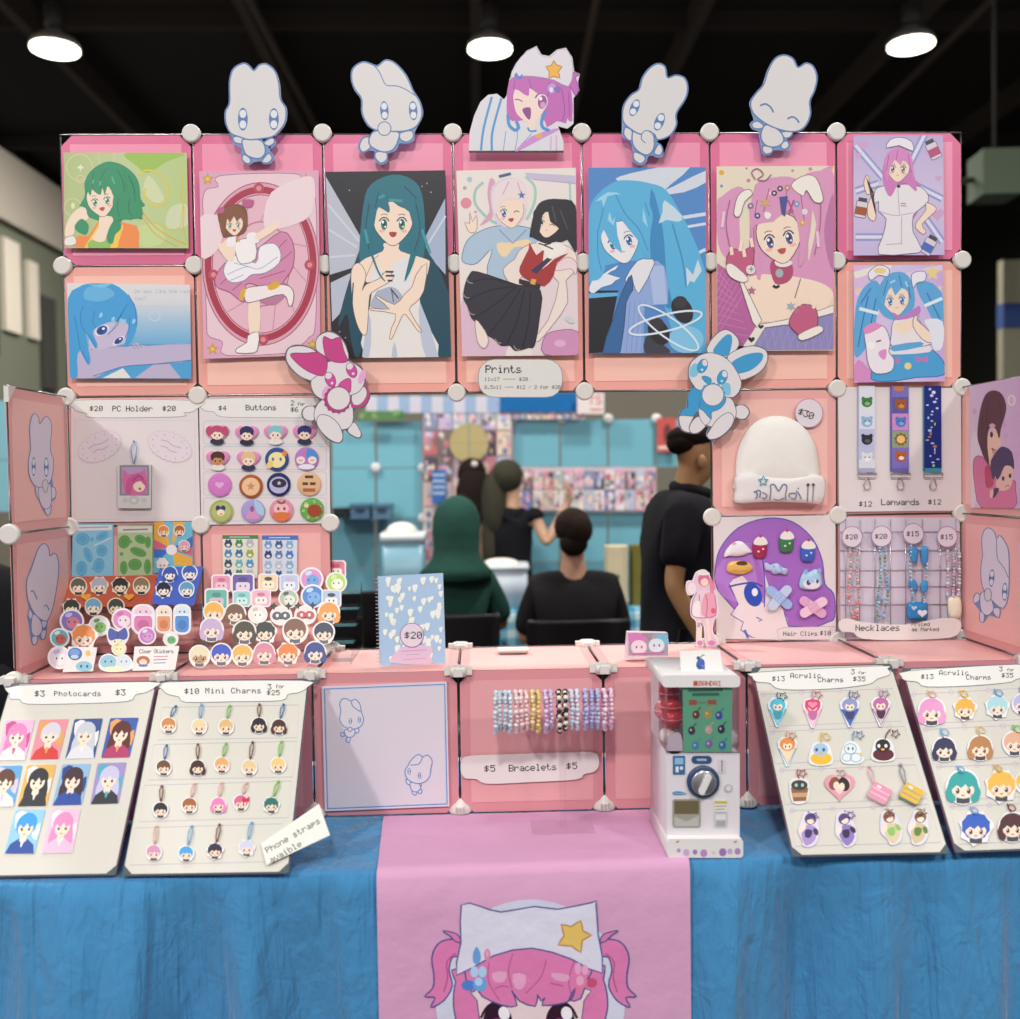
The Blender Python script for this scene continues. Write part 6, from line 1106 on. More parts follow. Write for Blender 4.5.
def cone(hair, cc, body, edge):
    def f(A, x, y):
        A.base([(x-52, y-40), (x-30, y-66), (x+30, y-66), (x+52, y-40), (x+44, y-10), (x+6, y+84), (x-8, y+84), (x-46, y-8)], .0026, M('#dfe3ea', 'plastic'), M(edge))
        A.poly([(x-44, y-8), (x+44, y-12), (x+2, y+78)], cc); A.line([(x-44, y-8), (x+2, y+78), (x+44, y-12)], edge, 5); A.poly([(x-24, y-5), (x+24, y-5), (x+14, y+40), (x-12, y+40)], body, 2)
        A.ell(x, y-30, 40, 34, hair); A.ell(x, y-22, 24, 20, SKN); A.poly([(x-34, y-20), (x-26, y-52), (x+4, y-60), (x+30, y-48), (x+34, y-18), (x+14, y-36), (x-4, y-28), (x-18, y-36)], hair)
        for s in (-1, 1): A.ell(x+s*10, y-18, 4, 6, '#3a3440', 0, 8)
    return f
def hearttop(A, x, y): cone('#d8487c', '#e8c4d0', '#b86aa0', '#d890b4')(A, x, y); A.poly(heartp(x, y-35, 42, 36), '#d83a6c'); A.poly(heartp(x, y-35, 26, 20), '#ec8cac')
def duck(body, head, dots):
    def f(A, x, y):
        A.base(sm([(x-58, y+5), (x-40, y-50), (x, y-62), (x+45, y-45), (x+62, y+10), (x+58, y+50), (x-10, y+60), (x-58, y+45)], 3), .0026, M('#e2e2e4', 'plastic'), M('#b8b8c0'))
        A.ell(x+3, y+22, 54, 32, body); A.ell(x, y-22, 38, 34, head)
        for s in (-1, 1): A.ell(x-2+s*18, y-22, 8, 10, dots, 0, 10)
        A.ell(x, y-4, 10, 6, '#e8a050')
    return f
def cloud(A, x, y):
    A.base([(p[0], p[1]) for p in sm([(x-60, y+25), (x-55, y-10), (x-35, y-55), (x+5, y-65), (x+38, y-35), (x+50, y+5), (x+62, y+30), (x+30, y+52), (x-40, y+50)], 3)], .0026, M('#dfe5e8', 'plastic'), M('#9cb4c4'))
    A.ring(x-10, y-25, 30, 26, '#7aa4bc', 4); A.ring(x-28, y+18, 24, 20, '#7aa4bc', 4); A.ring(x+18, y+20, 28, 22, '#7aa4bc', 4); A.ell(x-20, y-26, 5, 9, '#4a7890'); A.ell(x+2, y-26, 5, 9, '#4a7890'); A.poly(starp(x+42, y+2, 14, 6), '#e0c860')
def cup(A, x, y):
    A.base(sm([(x-52, y-22), (x-34, y-62), (x+34, y-62), (x+54, y-20), (x+38, y+58), (x-34, y+62)], 3), .0026, M('#e0dcdc', 'plastic'), M('#a8a0a0')); A.poly([(x-44, y-15), (x+46, y-15), (x+34, y+52), (x-30, y+55)], '#8a5c40'); A.poly([(x-40, y+12), (x+42, y+10), (x+38, y+32), (x-36, y+34)], '#c49a70'); A.ell(x, y-28, 42, 26, '#33383a'); A.ell(x-16, y-28, 8, 9, '#aac0b8'); A.ell(x+16, y-28, 8, 9, '#aac0b8')
def hearts2(A, x, y):
    A.base(heartp(x, y+4, 84, 82), .0026, M('#dc9caa', 'plastic'), M('#b8707c')); A.poly(heartp(x, y, 58, 54), '#e8c8c8'); A.ell(x-26, y-8, 28, 34, '#8a4a38', 20); A.ell(x+22, y-4, 28, 36, '#241e20', -20); A.ell(x-16, y+2, 16, 20, SKN); A.ell(x+12, y+8, 14, 20, SKN)
def blockc(c, c2):
    def f(A, x, y):
        A.turn(x, y, 28); A.base(rrect(x-52, y-40, x+52, y+40, 12), .014, M(c, 'gloss'), M(c2, 'gloss')); A.rect(x-46, y-12, x+46, y-6, c2); A.rect(x-46, y+14, x+46, y+20, c2); A.ell(x-20, y-24, 14, 7, '#f2dfe0'); A.turn(0, 0, 0)
    return f
def lanky(hair, cloth, acc, ti):
    def f(A, x, y):
        A.turn(x, y, ti); A.base(sm([(x-30, y-80), (x+25, y-85), (x+45, y-30), (x+55, y+30), (x+35, y+85), (x-15, y+95), (x-30, y+60), (x-55, y+20), (x-45, y-40)], 3), .0026, M('#dcd4e4', 'plastic'), M('#a49cb4'))
        A.poly([(x-28, y-10), (x+28, y-14), (x+40, y+50), (x+10, y+85), (x-12, y+85), (x-34, y+40)], cloth, 2); A.poly([(x-18, y+10), (x+18, y+8), (x+12, y+46), (x-14, y+46)], acc, 2); A.ell(x, y-48, 30, 30, hair); A.ell(x+2, y-40, 19, 18, SKN); A.poly([(x-26, y-34), (x-20, y-64), (x+10, y-72), (x+28, y-44), (x+10, y-52), (x-6, y-44)], hair)
        A.ell(x-32, y+5, 12, 22, SKN, 30); A.ell(x+36, y+12, 12, 20, acc, -30); A.turn(0, 0, 0)
    return f
f0, f1 = frs
for a in ((140, 262, cone('#4ab4cc', '#8cd0dc', '#3f98b4', '#4aa0bc'), 'cone shaped charm with cyan hair, first in the top row beside the capsule machine', '#4a6a8c', 140, 168, 200), (318, 265, hearttop, 'cone shaped charm topped with a red heart', '#d890a8', 318, 160, 205), (507, 262, cone('#8a94c4', '#4a64a8', '#3a3f74', '#3f5fae'), 'cone shaped charm with blue and violet figure', '#5a5a98', 508, 162, 200), (665, 258, cone('#b8689c', '#c8bcc8', '#4a2c40', '#8a4a7c'), 'cone shaped charm with mauve hair and dark outfit', '#b890b4', 660, 155, 195),
  (190, 462, cone('#dc8a44', '#dccfb8', '#e8d0b0', '#4aa0cc'), 'cone shaped charm with orange hair and blue wings', '#d8a080', 188, 368, 400), (358, 482, duck('#ecb830', '#9cc0dc', '#3f5a8c'), 'yellow boat shaped charm with a pale blue head', '#e8c040', 365, 372, 425), (520, 480, cloud, 'white cloud shaped charm with outlined puffs', '#6a9cc8', 530, 365, 415), (675, 462, duck('#5a1f2c', '#231c22', '#e8e4e8'), 'dark maroon and black bird shaped charm', '#7a2438', 712, 358, 405),
  (250, 668, cup, 'brown drink cup charm with a dark lid', '#b03a54', 240, 560, 608), (455, 640, hearts2, 'pink heart frame charm with two heads inside', '#d89ca4', 440, 560, 570), (300, 860, lanky('#4a3a6c', '#a48cc8', '#3c2c5c', 8), 'tall purple figure charm, first of the two purple ones', '#7a6ab0', 298, 780, 775), (485, 860, lanky('#52407c', '#8c74bc', '#2e2548', -8), 'tall purple figure charm, next to the green brown ones', '#7a6ab0', 485, 772, 775),
  (715, 850, lanky('#7a4a34', '#cfc4a0', '#8cb860', -10), 'tan figure charm holding light green, bottom row', '#b8a08c', 685, 762, 765), (858, 850, lanky('#6a4630', '#c8b890', '#5a7c3c', 10), 'tan figure charm with dark green middle, bottom row', '#b0a070', 850, 758, 765)):
    acharm(f0, VX, a[0], a[1], (a[0], a[1]+60), a[2], a[3], a[4], a[5], a[6], a[7], a[3][:4] != 'yell')
for x, y, c, c2, lb, tx, ty, sc1 in ((655, 690, '#e49ab4', '#f0c4d0', 'chunky pink block charm on a pink loop', 605, 548, '#e0a4bc'), (815, 692, '#e4b850', '#8a9c94', 'chunky yellow and grey block charm on a chain', 765, 540, '#8a8a90')):
    A = Art(f0, VX, (x, y+45), .0112); blockc(c, c2)(A, x, y); o = A.obj('block_charm'); loop_strap(o, A, (x-25, y-45), (tx, ty), sc1, 12); tag(o, lb, 'charm', AC)
def headc(hair, r, kind, skin='#eed6c4', body='#3c3c48', bd='#e2e0e4'): return lambda A, x, y: chib(A, x, y, r, hair, skin, kind, body, '#3a2c38', bd, .0028)
for x, y, f, lb, cl, tx, ty, top in ((210, 262, headc('#dc94c4', 64, 1), 'large charm with long soft pink hair, top row by the side wing', '#e0a090', 190, 158, 195), (380, 250, headc('#e0a840', 50, 2), 'charm with golden hair and dark shoes, top row by the side wing', '#e0b030', 352, 155, 195), (545, 240, headc('#a4d0dc', 52, 2), 'charm with pale icy blue hair, top row by the side wing', '#5aa0d0', 530, 150, 185), (672, 225, headc('#b0b0dc', 48, 0), 'charm with lilac hair cut by the picture edge', '#8a8ac0', 660, 140, 175),
  (275, 455, headc('#2a2c50', 56, 1), 'charm with long navy hair, second row by the side wing', '#6aa8d8', 255, 350, 400), (458, 448, headc('#b07c4c', 58, 1), 'charm with ginger bunches, second row by the side wing', '#d8c088', 440, 338, 390), (632, 425, headc('#dca890', 56, 0), 'charm with peach hair and a green clover clasp', '#6ab83c', 625, 335, 368),
  (370, 645, headc('#2a9c9c', 78, 1), 'large charm with bobbed teal hair', '#5aa8d8', 335, 540, 570), (565, 642, headc('#eab44a', 70, 2), 'large charm with spiky yellow orange hair', '#e0b030', 525, 535, 570), (690, 625, headc('#e4bc40', 52, 0), 'yellow haired charm cut by the picture edge', '#c8a040', 690, 520, 570),
  (435, 855, headc('#2c58b8', 72, 2), 'large charm with tousled royal blue hair', '#5aa0d8', 405, 750, 785), (622, 850, headc('#4a2026', 68, 1), 'large charm with dark red brown hair', '#7a2838', 595, 735, 780)):
    acharm(f1, VY, x, y, (x, y+60), f, lb, cl, tx, ty, top, False)

# ---------------------------------------------------------------- upper boards
BP = BACK.lift(.004); VC_ = (70, 395, 7.556)
o, A = panel_sheet(VC_, [(8, 30), (965, 32), (985, 950), (15, 962)], BP, 'display_board', 'pale board with the photo card holder, headed PC Holder')
A.line([(40, 190), (945, 195), (950, 935), (40, 940)], '#cdbfca', 4, True)
A.z += .0004; header(A, [(20, 40), (955, 42), (950, 110), (915, 130), (860, 135), (830, 165), (180, 172), (130, 140), (60, 125), (25, 95)]); A.build_under('header_sign', o); words(o, A, [('$20', 150, 82, 40, None, 6.2), ('PC Holder', 322, 82, 42, None, 5.7), ('$20', 700, 82, 40, None, 6.2)])
for cx, cy, rot, tx, lb in ((225, 390, -25, (('Clip', 165, 350), ('Chain', 150, 410)), 'frilly pale oval sticker tilted up, on the card holder board'), (755, 390, 22, (('Double', 680, 350), ('Pocket', 690, 400)), 'frilly pale oval sticker tilted down, on the card holder board')):
    A = Art(BP, VC_, (cx, cy+110), .0022); A.turn(cx, cy, rot); pts = [(cx+(172+(7 if k % 2 else -6))*math.cos(k*math.pi/24), cy+(105+(7 if k % 2 else -6))*math.sin(k*math.pi/24)) for k in range(48)]
    A.base(pts, .0006, M('#ded2da')); A.line(pts, '#c8b0c0', 3, True)
    for k in range(12): A.ell(cx+140*math.cos(k*.5236), cy+78*math.sin(k*.5236), 5, 5, '#b8a0b0', 0, 8)
    for k, (ln, wd) in enumerate(((-22, 150), (22, 120))): A.line([(cx-wd*.55, cy+ln), (cx-wd*.2, cy+ln-8), (cx+wd*.1, cy+ln+6), (cx+wd*.55, cy+ln)], '#c0acbc', 7, False, 3)
    A.turn(0, 0, 0); tag(A.obj('oval_sticker'), lb, 'sticker')
A = Art(BP, VC_, (495, 855), .004); A.base(rrect(370, 525, 618, 855, 14), .008, M('#d6d3cf', 'plastic'), M('#a8a49c')); A.poly(rrect(382, 530, 606, 760, 8), '#8a8c94'); A.rect(400, 545, 590, 745, '#b89ac4'); A.S([(420, 740), (410, 560), (450, 600), (550, 580), (575, 560), (585, 740)], '#d470a4', 2); A.ell(530, 690, 45, 42, SKN); A.S([(430, 740), (440, 640), (520, 590), (580, 650), (585, 700), (540, 650), (480, 680), (470, 740)], '#c85c96', 2); A.ell(535, 708, 9, 9, '#8a3a44'); A.line([(480, 650), (530, 610), (560, 640)], '#a83a74', 9, False, 3)
A.ell(490, 795, 42, 32, '#c2c3cc'); A.ell(490, 795, 18, 14, '#d9d8da'); A.ell(425, 795, 22, 20, '#c6c5cc'); A.ell(565, 795, 22, 20, '#c6c5cc')
o = A.obj('card_holder'); loop_strap(o, A, (485, 525), (485, 350), '#7fa8d8', 22); tag(o, 'white card holder shaped like a handheld player with a pink picture, on a blue strap', 'card holder')
VB_ = (198, 395, 7.286)
o, A = panel_sheet(VB_, [(8, 22), (955, 15), (965, 935), (25, 945)], BP, 'display_board', 'pale board of round and heart shaped pin buttons')
for y in (190, 375, 560, 750): rowbox(A, rrect(42, y, 935, y+168, 16), '#a8bccb', 3.5)
header(A, [(20, 30), (860, 20), (845, 80), (800, 160), (520, 165), (180, 160), (120, 125), (50, 115), (15, 80)]); A.build_under('header_sign', o); words(o, A, [('$4', 150, 78, 36, None, 6.2), ('Buttons', 348, 72, 40, None, 5.7), ('2', 676, 40, 36), ('for', 726, 54, 24, None, 5.4), ('$6', 676, 88, 36, None, 5.8)])
PINS = 'pin buttons on the buttons board'
def pin(x, y, kind, label, fn, rim, r=86):
    A = Art(BP, VB_, (x, y+r), .0024); o_ = heartp(x, y, r*1.06, r*.98) if kind == 'h' else ellp(x, y, r, r, 0, 26); A.base(o_, .004, M(rim, 'gloss'), M(rim, 'gloss')); A.dome(A.P([(x+(q[0]-x)*.98, y+(q[1]-y)*.98) for q in o_]), A.z, .0012, M(rim, 'gloss'), 3, A.p((x, y))); A.z += .0014; fn(A, x, y); tag(A.obj('pin_button'), label, 'badge', PINS)
def hp(hair, coat, kind=0, skin=SKN):
    def f(A, x, y):
        A.poly([(x-50, y+68), (x-35, y+40), (x+35, y+40), (x+50, y+68), (x, y+84)], coat, 2); A.ell(x, y+2, 46, 44, skin); A.ell(x, y-18, 52, 40, hair); A.ell(x, y+14, 36, 28, skin); A.poly([(x-50, y+12), (x-44, y-40), (x, y-58), (x+44, y-40), (x+50, y+12), (x+28, y-14), (x+6, y-6), (x-14, y-16), (x-32, y-4)], hair, 0)
        for s in (-1, 1): A.ell(x+s*17, y+14, 6, 9, '#332a30', 0, 8)
        if kind:
            for s in (-1, 1): A.ell(x+s*58, y-18, 22, 34, hair)
        A.line([(x-6, y+32), (x, y+35), (x+6, y+32)], '#8a4448', 4)
    return f
PR = '#d98cba'
for x, y, f, lb in ((143, 280, hp('#b8486c', '#2c2c44', 1), 'heart shaped pin of a face with crimson bunches'), (358, 285, hp('#2b2a5c', '#23233a'), 'heart shaped pin of a face with flat navy hair, second in the top row'), (567, 280, hp('#7cc0c8', '#e0dcdc'), 'heart shaped pin of a face with pale aqua hair'), (778, 280, hp('#2a2a68', '#26284a'), 'heart shaped pin of a face with indigo hair, under the animal cutout'), (147, 468, hp('#4a2a20', '#e0dad6', 0, '#c48a60'), 'heart shaped pin of a tan face with dark brown hair'), (370, 470, hp('#dcbc8c', '#2c3050'), 'heart shaped pin of a face with blond hair')): pin(x, y, 'h', lb, f, PR)
def plain(c, *ops):
    def f(A, x, y):
        for op in ops: op(A, x, y)
    return f
dots = lambda c, *xy: (lambda A, x, y: [A.ell(x+a, y+b, 9, 13, c, 0, 10) for a, b in xy])
for x, y, rim, lb, f in ((577, 468, '#34508c', 'round dark blue pin with a cream face and an orange flower', plain(0, lambda A, x, y: (A.ell(x, y+5, 62, 58, '#ecdca0'), A.poly(starp(x+55, y-42, 28, 14), '#e08a3c', 2), A.ell(x-50, y+40, 22, 30, '#e4c878', 30)), dots('#4a6a94', (-28, 0), (28, 0)))),
  (793, 465, '#b87cc0', 'round pin split in pink and blue with two sleeping faces', plain(0, lambda A, x, y: (A.poly([(x+5, y-80), (x+70, y-45), (x+82, y+5), (x+60, y+20), (x+5, y+15)], '#4a8cd0', 2), A.ell(x-42, y+10, 32, 28, '#f0d8d4'), A.ell(x+42, y+10, 32, 28, '#f0d8d4'), A.ell(x, y+58, 60, 20, '#e2e0ec'), A.line([(x-56, y+8), (x-42, y+14), (x-28, y+8)], '#6a4a70', 5), A.line([(x+28, y+8), (x+42, y+14), (x+56, y+8)], '#6a4a70', 5)))),
  (160, 655, '#cf7cc4', 'plain round orchid pink pin, first in the third row', plain(0, lambda A, x, y: A.poly(heartp(x, y, 34, 30), '#e0a8da'))),
  (388, 665, '#a45c34', 'round brown pin with a peach middle', plain(0, lambda A, x, y: A.ell(x, y+2, 66, 66, '#e8bc98'), lambda A, x, y: A.poly(starp(x, y, 34, 15), '#c88a60'))),
  (590, 652, '#2c3060', 'round navy pin with a lavender crescent', plain(0, lambda A, x, y: (A.ell(x, y+4, 68, 62, '#b4b0d4'), A.ell(x+4, y-10, 54, 34, '#2b2848'), A.poly(starp(x+4, y-10, 18, 8), '#d8c4b0')))),
  (812, 648, '#dcb48c', 'tan scalloped pin with brown bars, end of the third row', plain(0, lambda A, x, y: (A.rect(x-30, y-62, x+30, y-42, '#5a3c2c'), A.rect(x-48, y-12, x-8, y+8, '#5a3c2c'), A.rect(x+6, y-12, x+46, y+8, '#5a3c2c'), A.rect(x-44, y+32, x+44, y+56, '#a8603c')))),
  (172, 848, '#b4bc78', 'round olive green pin with a small navy and cream figure', plain(0, lambda A, x, y: (A.ring(x, y, 76, 76, '#98a45c', 6), A.ell(x-22, y-24, 18, 20, '#2c3c6c'), A.ell(x+14, y-24, 18, 20, '#2c3c6c'), A.ell(x-2, y+8, 28, 24, '#ece0c0'), A.ell(x, y+18, 10, 6, '#d88a60')))),
  (402, 845, '#a89cd0', 'round lilac and sky pin with a pink shape', plain(0, lambda A, x, y: (A.S([(x+10, y-80), (x+70, y-40), (x+80, y+30), (x+30, y+10)], '#a8c4e4'), A.S([(x-45, y+55), (x-30, y), (x, y-40), (x+18, y), (x+45, y+55)], '#d090c0'), A.ell(x-5, y-15, 14, 22, '#8a5a90')))),
  (610, 840, '#d890a8', 'round rose pin with an orange bowl and a pink top', plain(0, lambda A, x, y: (A.ell(x, y-12, 56, 44, '#eeb8c0'), A.poly([(x-62, y+18), (x+62, y+18), (x+40, y+72), (x-40, y+72)], '#d8743c', 2), A.S([(x-30, y-76), (x, y-58), (x+30, y-76), (x+20, y-48), (x-20, y-48)], '#8a5c34')), dots('#7a4450', (-22, -12), (22, -12)))),
  (832, 835, '#6ca858', 'round leafy green pin with a brown fruit', plain(0, lambda A, x, y: ([A.ell(x+62*math.cos(k), y+60*math.sin(k), 14, 9, '#9cc878', k*50, 8) for k in range(7)], A.ell(x+20, y+8, 54, 46, '#9a4428'), A.ell(x-40, y-30, 18, 16, '#d8d0a0'))))):
    pin(x, y, 'r', lb, f, rim)
# beanie board
VH_ = (710, 385, 7.546)
A = Art(BP, VH_, (745, 322), .004); A.base(ellp(745, 212, 106, 110, 0, 32), .0018, M('#dcd2da', 'paper')); A.ring(745, 212, 104, 108, '#b47aa8', 6, 0, 36); o = A.obj('price_tag'); words(o, A, [('$30', 676, 172, 52, None, 5.6, .35)]); tag(o, 'round price tag reading $30 above the white beanie', 'price tag')
A = Art(BP, VH_, (505, 885), .003); hat = [(190, 690), (195, 560), (225, 440), (300, 310), (400, 250), (500, 232), (600, 248), (700, 310), (780, 420), (812, 560), (822, 690), (822, 800), (500, 820), (190, 800)]
A.dome(A.P(sm(hat, 3)), 0, .03, M('#e8e4e0', 'cloth'), 6, None, .45); o = A.obj('beanie'); tag(o, 'white knitted beanie embroidered with a bunny, hanging on a pink panel', 'hat')
B_ = Art(BP, VH_, (505, 885), .003); bo = sm([(182, 690), (300, 660), (360, 690), (600, 705), (828, 685), (826, 880), (700, 888), (420, 880), (186, 888), (184, 790)], 3); B_.base(bo, .024, M('#dfd8d8', 'cloth')); B_.dome(B_.P(bo), B_.z, .009, M('#e2dcdc', 'cloth'), 4, None, .4); k = B_.build_under('folded_brim', o)
B_ = Art(BP, VH_, (505, 885), .038); B_.px = A.px; B_.o3 = BP.w(*A.px, .003); EM = M('#6f7a98', 'cloth'); B_.z = .035
for q in ([(450, 870), (460, 790), (455, 760), (485, 750), (518, 800), (550, 752), (580, 762), (570, 830), (575, 870)], [(480, 860), (520, 870), (560, 850)], [(395, 810), (430, 830), (410, 860), (395, 845)], [(600, 850), (600, 820), (650, 820), (640, 860), (610, 850)], [(340, 855), (360, 840), (350, 800), (380, 800), (375, 850)], [(650, 800), (670, 820), (690, 860)], [(665, 775), (668, 785)], [(330, 810), (345, 800)]): B_.line(q, EM, 9, False, 3)
B_.line(starp(402, 725, 38, 18), M('#5aa0b8', 'cloth'), 12, True)
for x in (740, 780): B_.line([(x, 755), (x-5, 885)], M('#a89c90', 'metal'), 7); B_.ell(x, 752, 12, 10, M('#8a8078', 'metal'))
B_.build_under('embroidery', o)
# lanyards board
VL_ = (835, 380, 7.548)
o, A = panel_sheet(VL_, [(22, 52), (948, 60), (952, 985), (30, 995)], BP, 'display_board', 'pale board of three lanyards, lettered Lanyards'); A.line([(60, 90), (140, 60)], '#c9c4d0', 3); A.line([(160, 840), (840, 830)], '#c9c0d4', 3)
words(o, A, [('$12', 178, 915, 40, None, 6.2), ('Lanyards', 345, 898, 46, None, 5.6), ('$12', 700, 900, 40, None, 6.2)])
def lanyard(x0, x1, c, label, blots, side):
    xm = (x0+x1)/2; A = Art(BP, VL_, (xm, 830), .004); A.base([(x0-10, 50), (x0+24, 50), (x0+24, 690), (x0-10, 690)], .0014, M(side, 'cloth')); A.base([(x0, 45), (x1, 45), (x1+3, 660), (x1, 698), (x0+4, 698), (x0, 660)], .0018, M(c, 'cloth')); blots(A, xm); A.poly([(x0+2, 665), (x1, 665), (x1, 698), (x0+4, 698)], M(side, 'cloth')); k = A.obj('lanyard')
    b = Art(BP, VL_, (xm, 830), .004); z = .004
    b.tube([(*b.p(q), z) for q in ((x0-12, 700), (x0-4, 738), (x1+4, 738), (x1+12, 700))], .0013, M('#a8a49c', 'metal'), 6); b.tube([(*b.p(q), z) for q in ((x0-12, 704), (x1+12, 704))], .0013, M('#a8a49c', 'metal'), 6); b.build_under('metal_bar', k)
    b = Art(BP, VL_, (xm, 830), .004); b.tube([(*b.p(q), z) for q in ((xm-8, 740), (xm-26, 800), (xm-14, 826), (xm+14, 826), (xm+26, 800), (xm+8, 740))], .0015, M('#b4b0a8', 'metal'), 6, True); b.build_under('clip', k); tag(k, label, 'lanyard', 'lanyards on the lanyard board')
def an(A, x, y, c, c2, r=40, ears=1):
    if ears: A.ell(x-r*.7, y-r*.7, r*.36, r*.4, c, 0, 10); A.ell(x+r*.7, y-r*.7, r*.36, r*.4, c, 0, 10)
    A.ell(x, y, r, r*.9, c); A.ell(x+r*.1, y+r*.2, r*.5, r*.35, c2); A.ell(x-r*.35, y-r*.15, 5, 6, '#26242a', 0, 8); A.ell(x+r*.4, y-r*.15, 5, 6, '#26242a', 0, 8)
lanyard(178, 298, '#d9dbe6', 'white lanyard printed with small animal heads', lambda A, x: (A.rect(180, 370, 296, 600, M('#b9bfdc', 'cloth')), an(A, x, 170, '#3f7a48', '#8cb87c'), an(A, x, 318, '#8cb4d8', '#d0e0ee', 42), an(A, x, 452, '#25252c', '#5a5a64', 42), an(A, x, 590, '#dcdce2', '#f0eef0', 42)), '#a4a9c4')
lanyard(425, 552, '#7a70b8', 'purple banded lanyard printed with bears, a sun and a fox', lambda A, x: (A.rect(428, 130, 550, 250, M('#5f5a9c', 'cloth')), A.rect(428, 255, 550, 380, M('#cc8cc0', 'cloth')), A.rect(428, 385, 550, 510, M('#8ca07c', 'cloth')), A.ell(x-10, 65, 40, 20, '#c8743c'), an(A, x+5, 188, '#9a5428', '#c88a50', 44), an(A, x+5, 320, '#4a78c4', '#7aa4dc', 40), A.poly(starp(x+5, 448, 52, 38, 9), '#8a4a30'), A.ell(x+5, 448, 32, 30, '#e4c070'), an(A, x+5, 580, '#b05a2c', '#e8e0d8', 42)), '#6a62a8')
lanyard(672, 798, '#26307c', 'dark navy lanyard printed with white mushrooms and planets', lambda A, x: [A.ell(x+RN.uniform(-42, 42), 70+k*24, RN.uniform(5, 16), RN.uniform(5, 14), RN.choice(('#d8d8e4', '#9cc06a', '#c8c4e0', '#a8b8e0', '#b07c5c')), 0, 10) for k in range(25)], '#3f8ea0')
# hair clips board
VK = (710, 510, 3.923)
o, A = panel_sheet(VK, [(12, 28), (490, 20), (492, 512), (25, 505)], BP, 'display_board', 'pale board printed with a purple haired face, carrying the hair clips')
PUR, PUL, NV = '#a268c0', '#b27cd0', '#3f4fa4'
A.out([(20, 230), (40, 150), (110, 70), (220, 32), (320, 45), (400, 110), (440, 200), (450, 290), (485, 330), (488, 420), (460, 440), (400, 460), (300, 455), (240, 470), (150, 440), (60, 350), (25, 300)], PUR, NV, 4, 3)
A.S([(75, 290), (120, 260), (200, 230), (230, 300), (280, 380), (310, 470), (240, 505), (165, 500), (120, 470), (130, 440), (80, 410), (110, 370)], '#e4d8dc', 2); A.line([(75, 290), (110, 370), (80, 410), (130, 440), (120, 470), (165, 500), (240, 505)], NV, 4); A.line([(290, 400), (320, 500)], NV, 4); A.S([(230, 380), (270, 400), (320, 480), (318, 500), (235, 505)], '#e4d8dc', 2); A.line([(135, 470), (150, 505)], '#4a6cb8', 10)
A.S([(25, 230), (110, 130), (200, 150), (215, 240), (212, 370), (160, 300), (115, 250), (70, 300), (110, 360), (50, 340), (25, 290)], PUL, 2); A.line([(205, 180), (215, 300), (212, 380)], NV, 4, False, 3); A.S([(170, 180), (205, 240), (212, 350), (190, 300)], PUR, 2)
A.ell(168, 332, 34, 48, '#2c4cb4', -20); A.ell(175, 322, 12, 16, '#e8e8f4'); A.line([(75, 300), (120, 290), (170, 285), (205, 300)], NV, 7, False, 3); A.line([(180, 420), (205, 432), (190, 436)], NV, 4); A.S([(130, 505), (250, 490), (490, 460), (492, 512)], '#e2dade', 0)
A.out([(262, 470), (290, 460), (490, 456), (490, 508), (268, 508)], '#e0d8dc', '#a898a8', 2, 1); words(o, A, [('Hair Clips', 286, 476, 17, None, 5.6), ('$10', 430, 473, 18, None, 5.8)]); A.build_under('printed_face', o)
CLIP = 'hair clips on the hair clips board'
def clip(x, y, label, pts, c, ops=None, h=.009, ry=None):
    A = Art(BP, VK, (x, y+30), .0065); A.dome(A.P(sm(pts, 3)), 0, h, M(c, 'gloss'), 4, A.p((x, y)), .4); A.z = h*.97
    if ops: ops(A, x, y)
    tag(A.obj('hair_clip'), label, 'hair clip', CLIP)
ey = lambda A, x, y, d=13, c='#4a4448': [A.ell(x+s*d, y, 3.5, 4.5, c, 0, 8) for s in (-1, 1)]
clip(105, 155, 'white puffy cloud shaped clip', [(55, 185), (60, 160), (90, 128), (120, 122), (145, 140), (165, 165), (150, 170), (130, 178), (100, 182), (75, 180)], '#e6e0e4', lambda A, x, y: A.ell(92, 130, 8, 6, '#e0a4bc'))
clip(115, 222, 'yellow flat clip with a brown patch on top', [(65, 225), (75, 205), (115, 198), (155, 208), (168, 230), (140, 250), (100, 252), (70, 242)], '#e2b460', lambda A, x, y: (A.ell(122, 208, 22, 9, '#5a3c2c'), A.line([(85, 235), (115, 240), (148, 234)], '#c8934a', 4)))
for x, y, c, nm in ((195, 140, '#a82c54', 'crimson'), (299, 118, '#3c7c50', 'green'), (383, 155, '#3c64c4', 'blue')):
    clip(x, y+6, f'cup shaped clip with {nm} jelly and a cream top', [(x-28, y-10), (x-24, y+42), (x, y+50), (x+24, y+42), (x+28, y-10), (x, y-20)], c, lambda A, x, y: (A.S([(x-27, y-14), (x-20, y-34), (x, y-44), (x+20, y-34), (x+27, y-14), (x, y-8)], '#e8e2de'), A.ell(x, y-44, 6, 6, '#c03a4c'), A.ell(x-8, y+16, 5, 4, '#e0c8d4'), A.ell(x+10, y+6, 4, 4, '#e0c8d4')))
clip(260, 232, 'pale blue candy shaped clip', [(215, 205), (235, 215), (262, 208), (285, 225), (305, 232), (298, 255), (275, 248), (250, 252), (232, 238), (215, 232)], '#b4c4e4', lambda A, x, y: (A.line([(245, 215), (260, 250)], '#8ca4d4', 4), A.line([(270, 215), (282, 250)], '#8ca4d4', 4)))
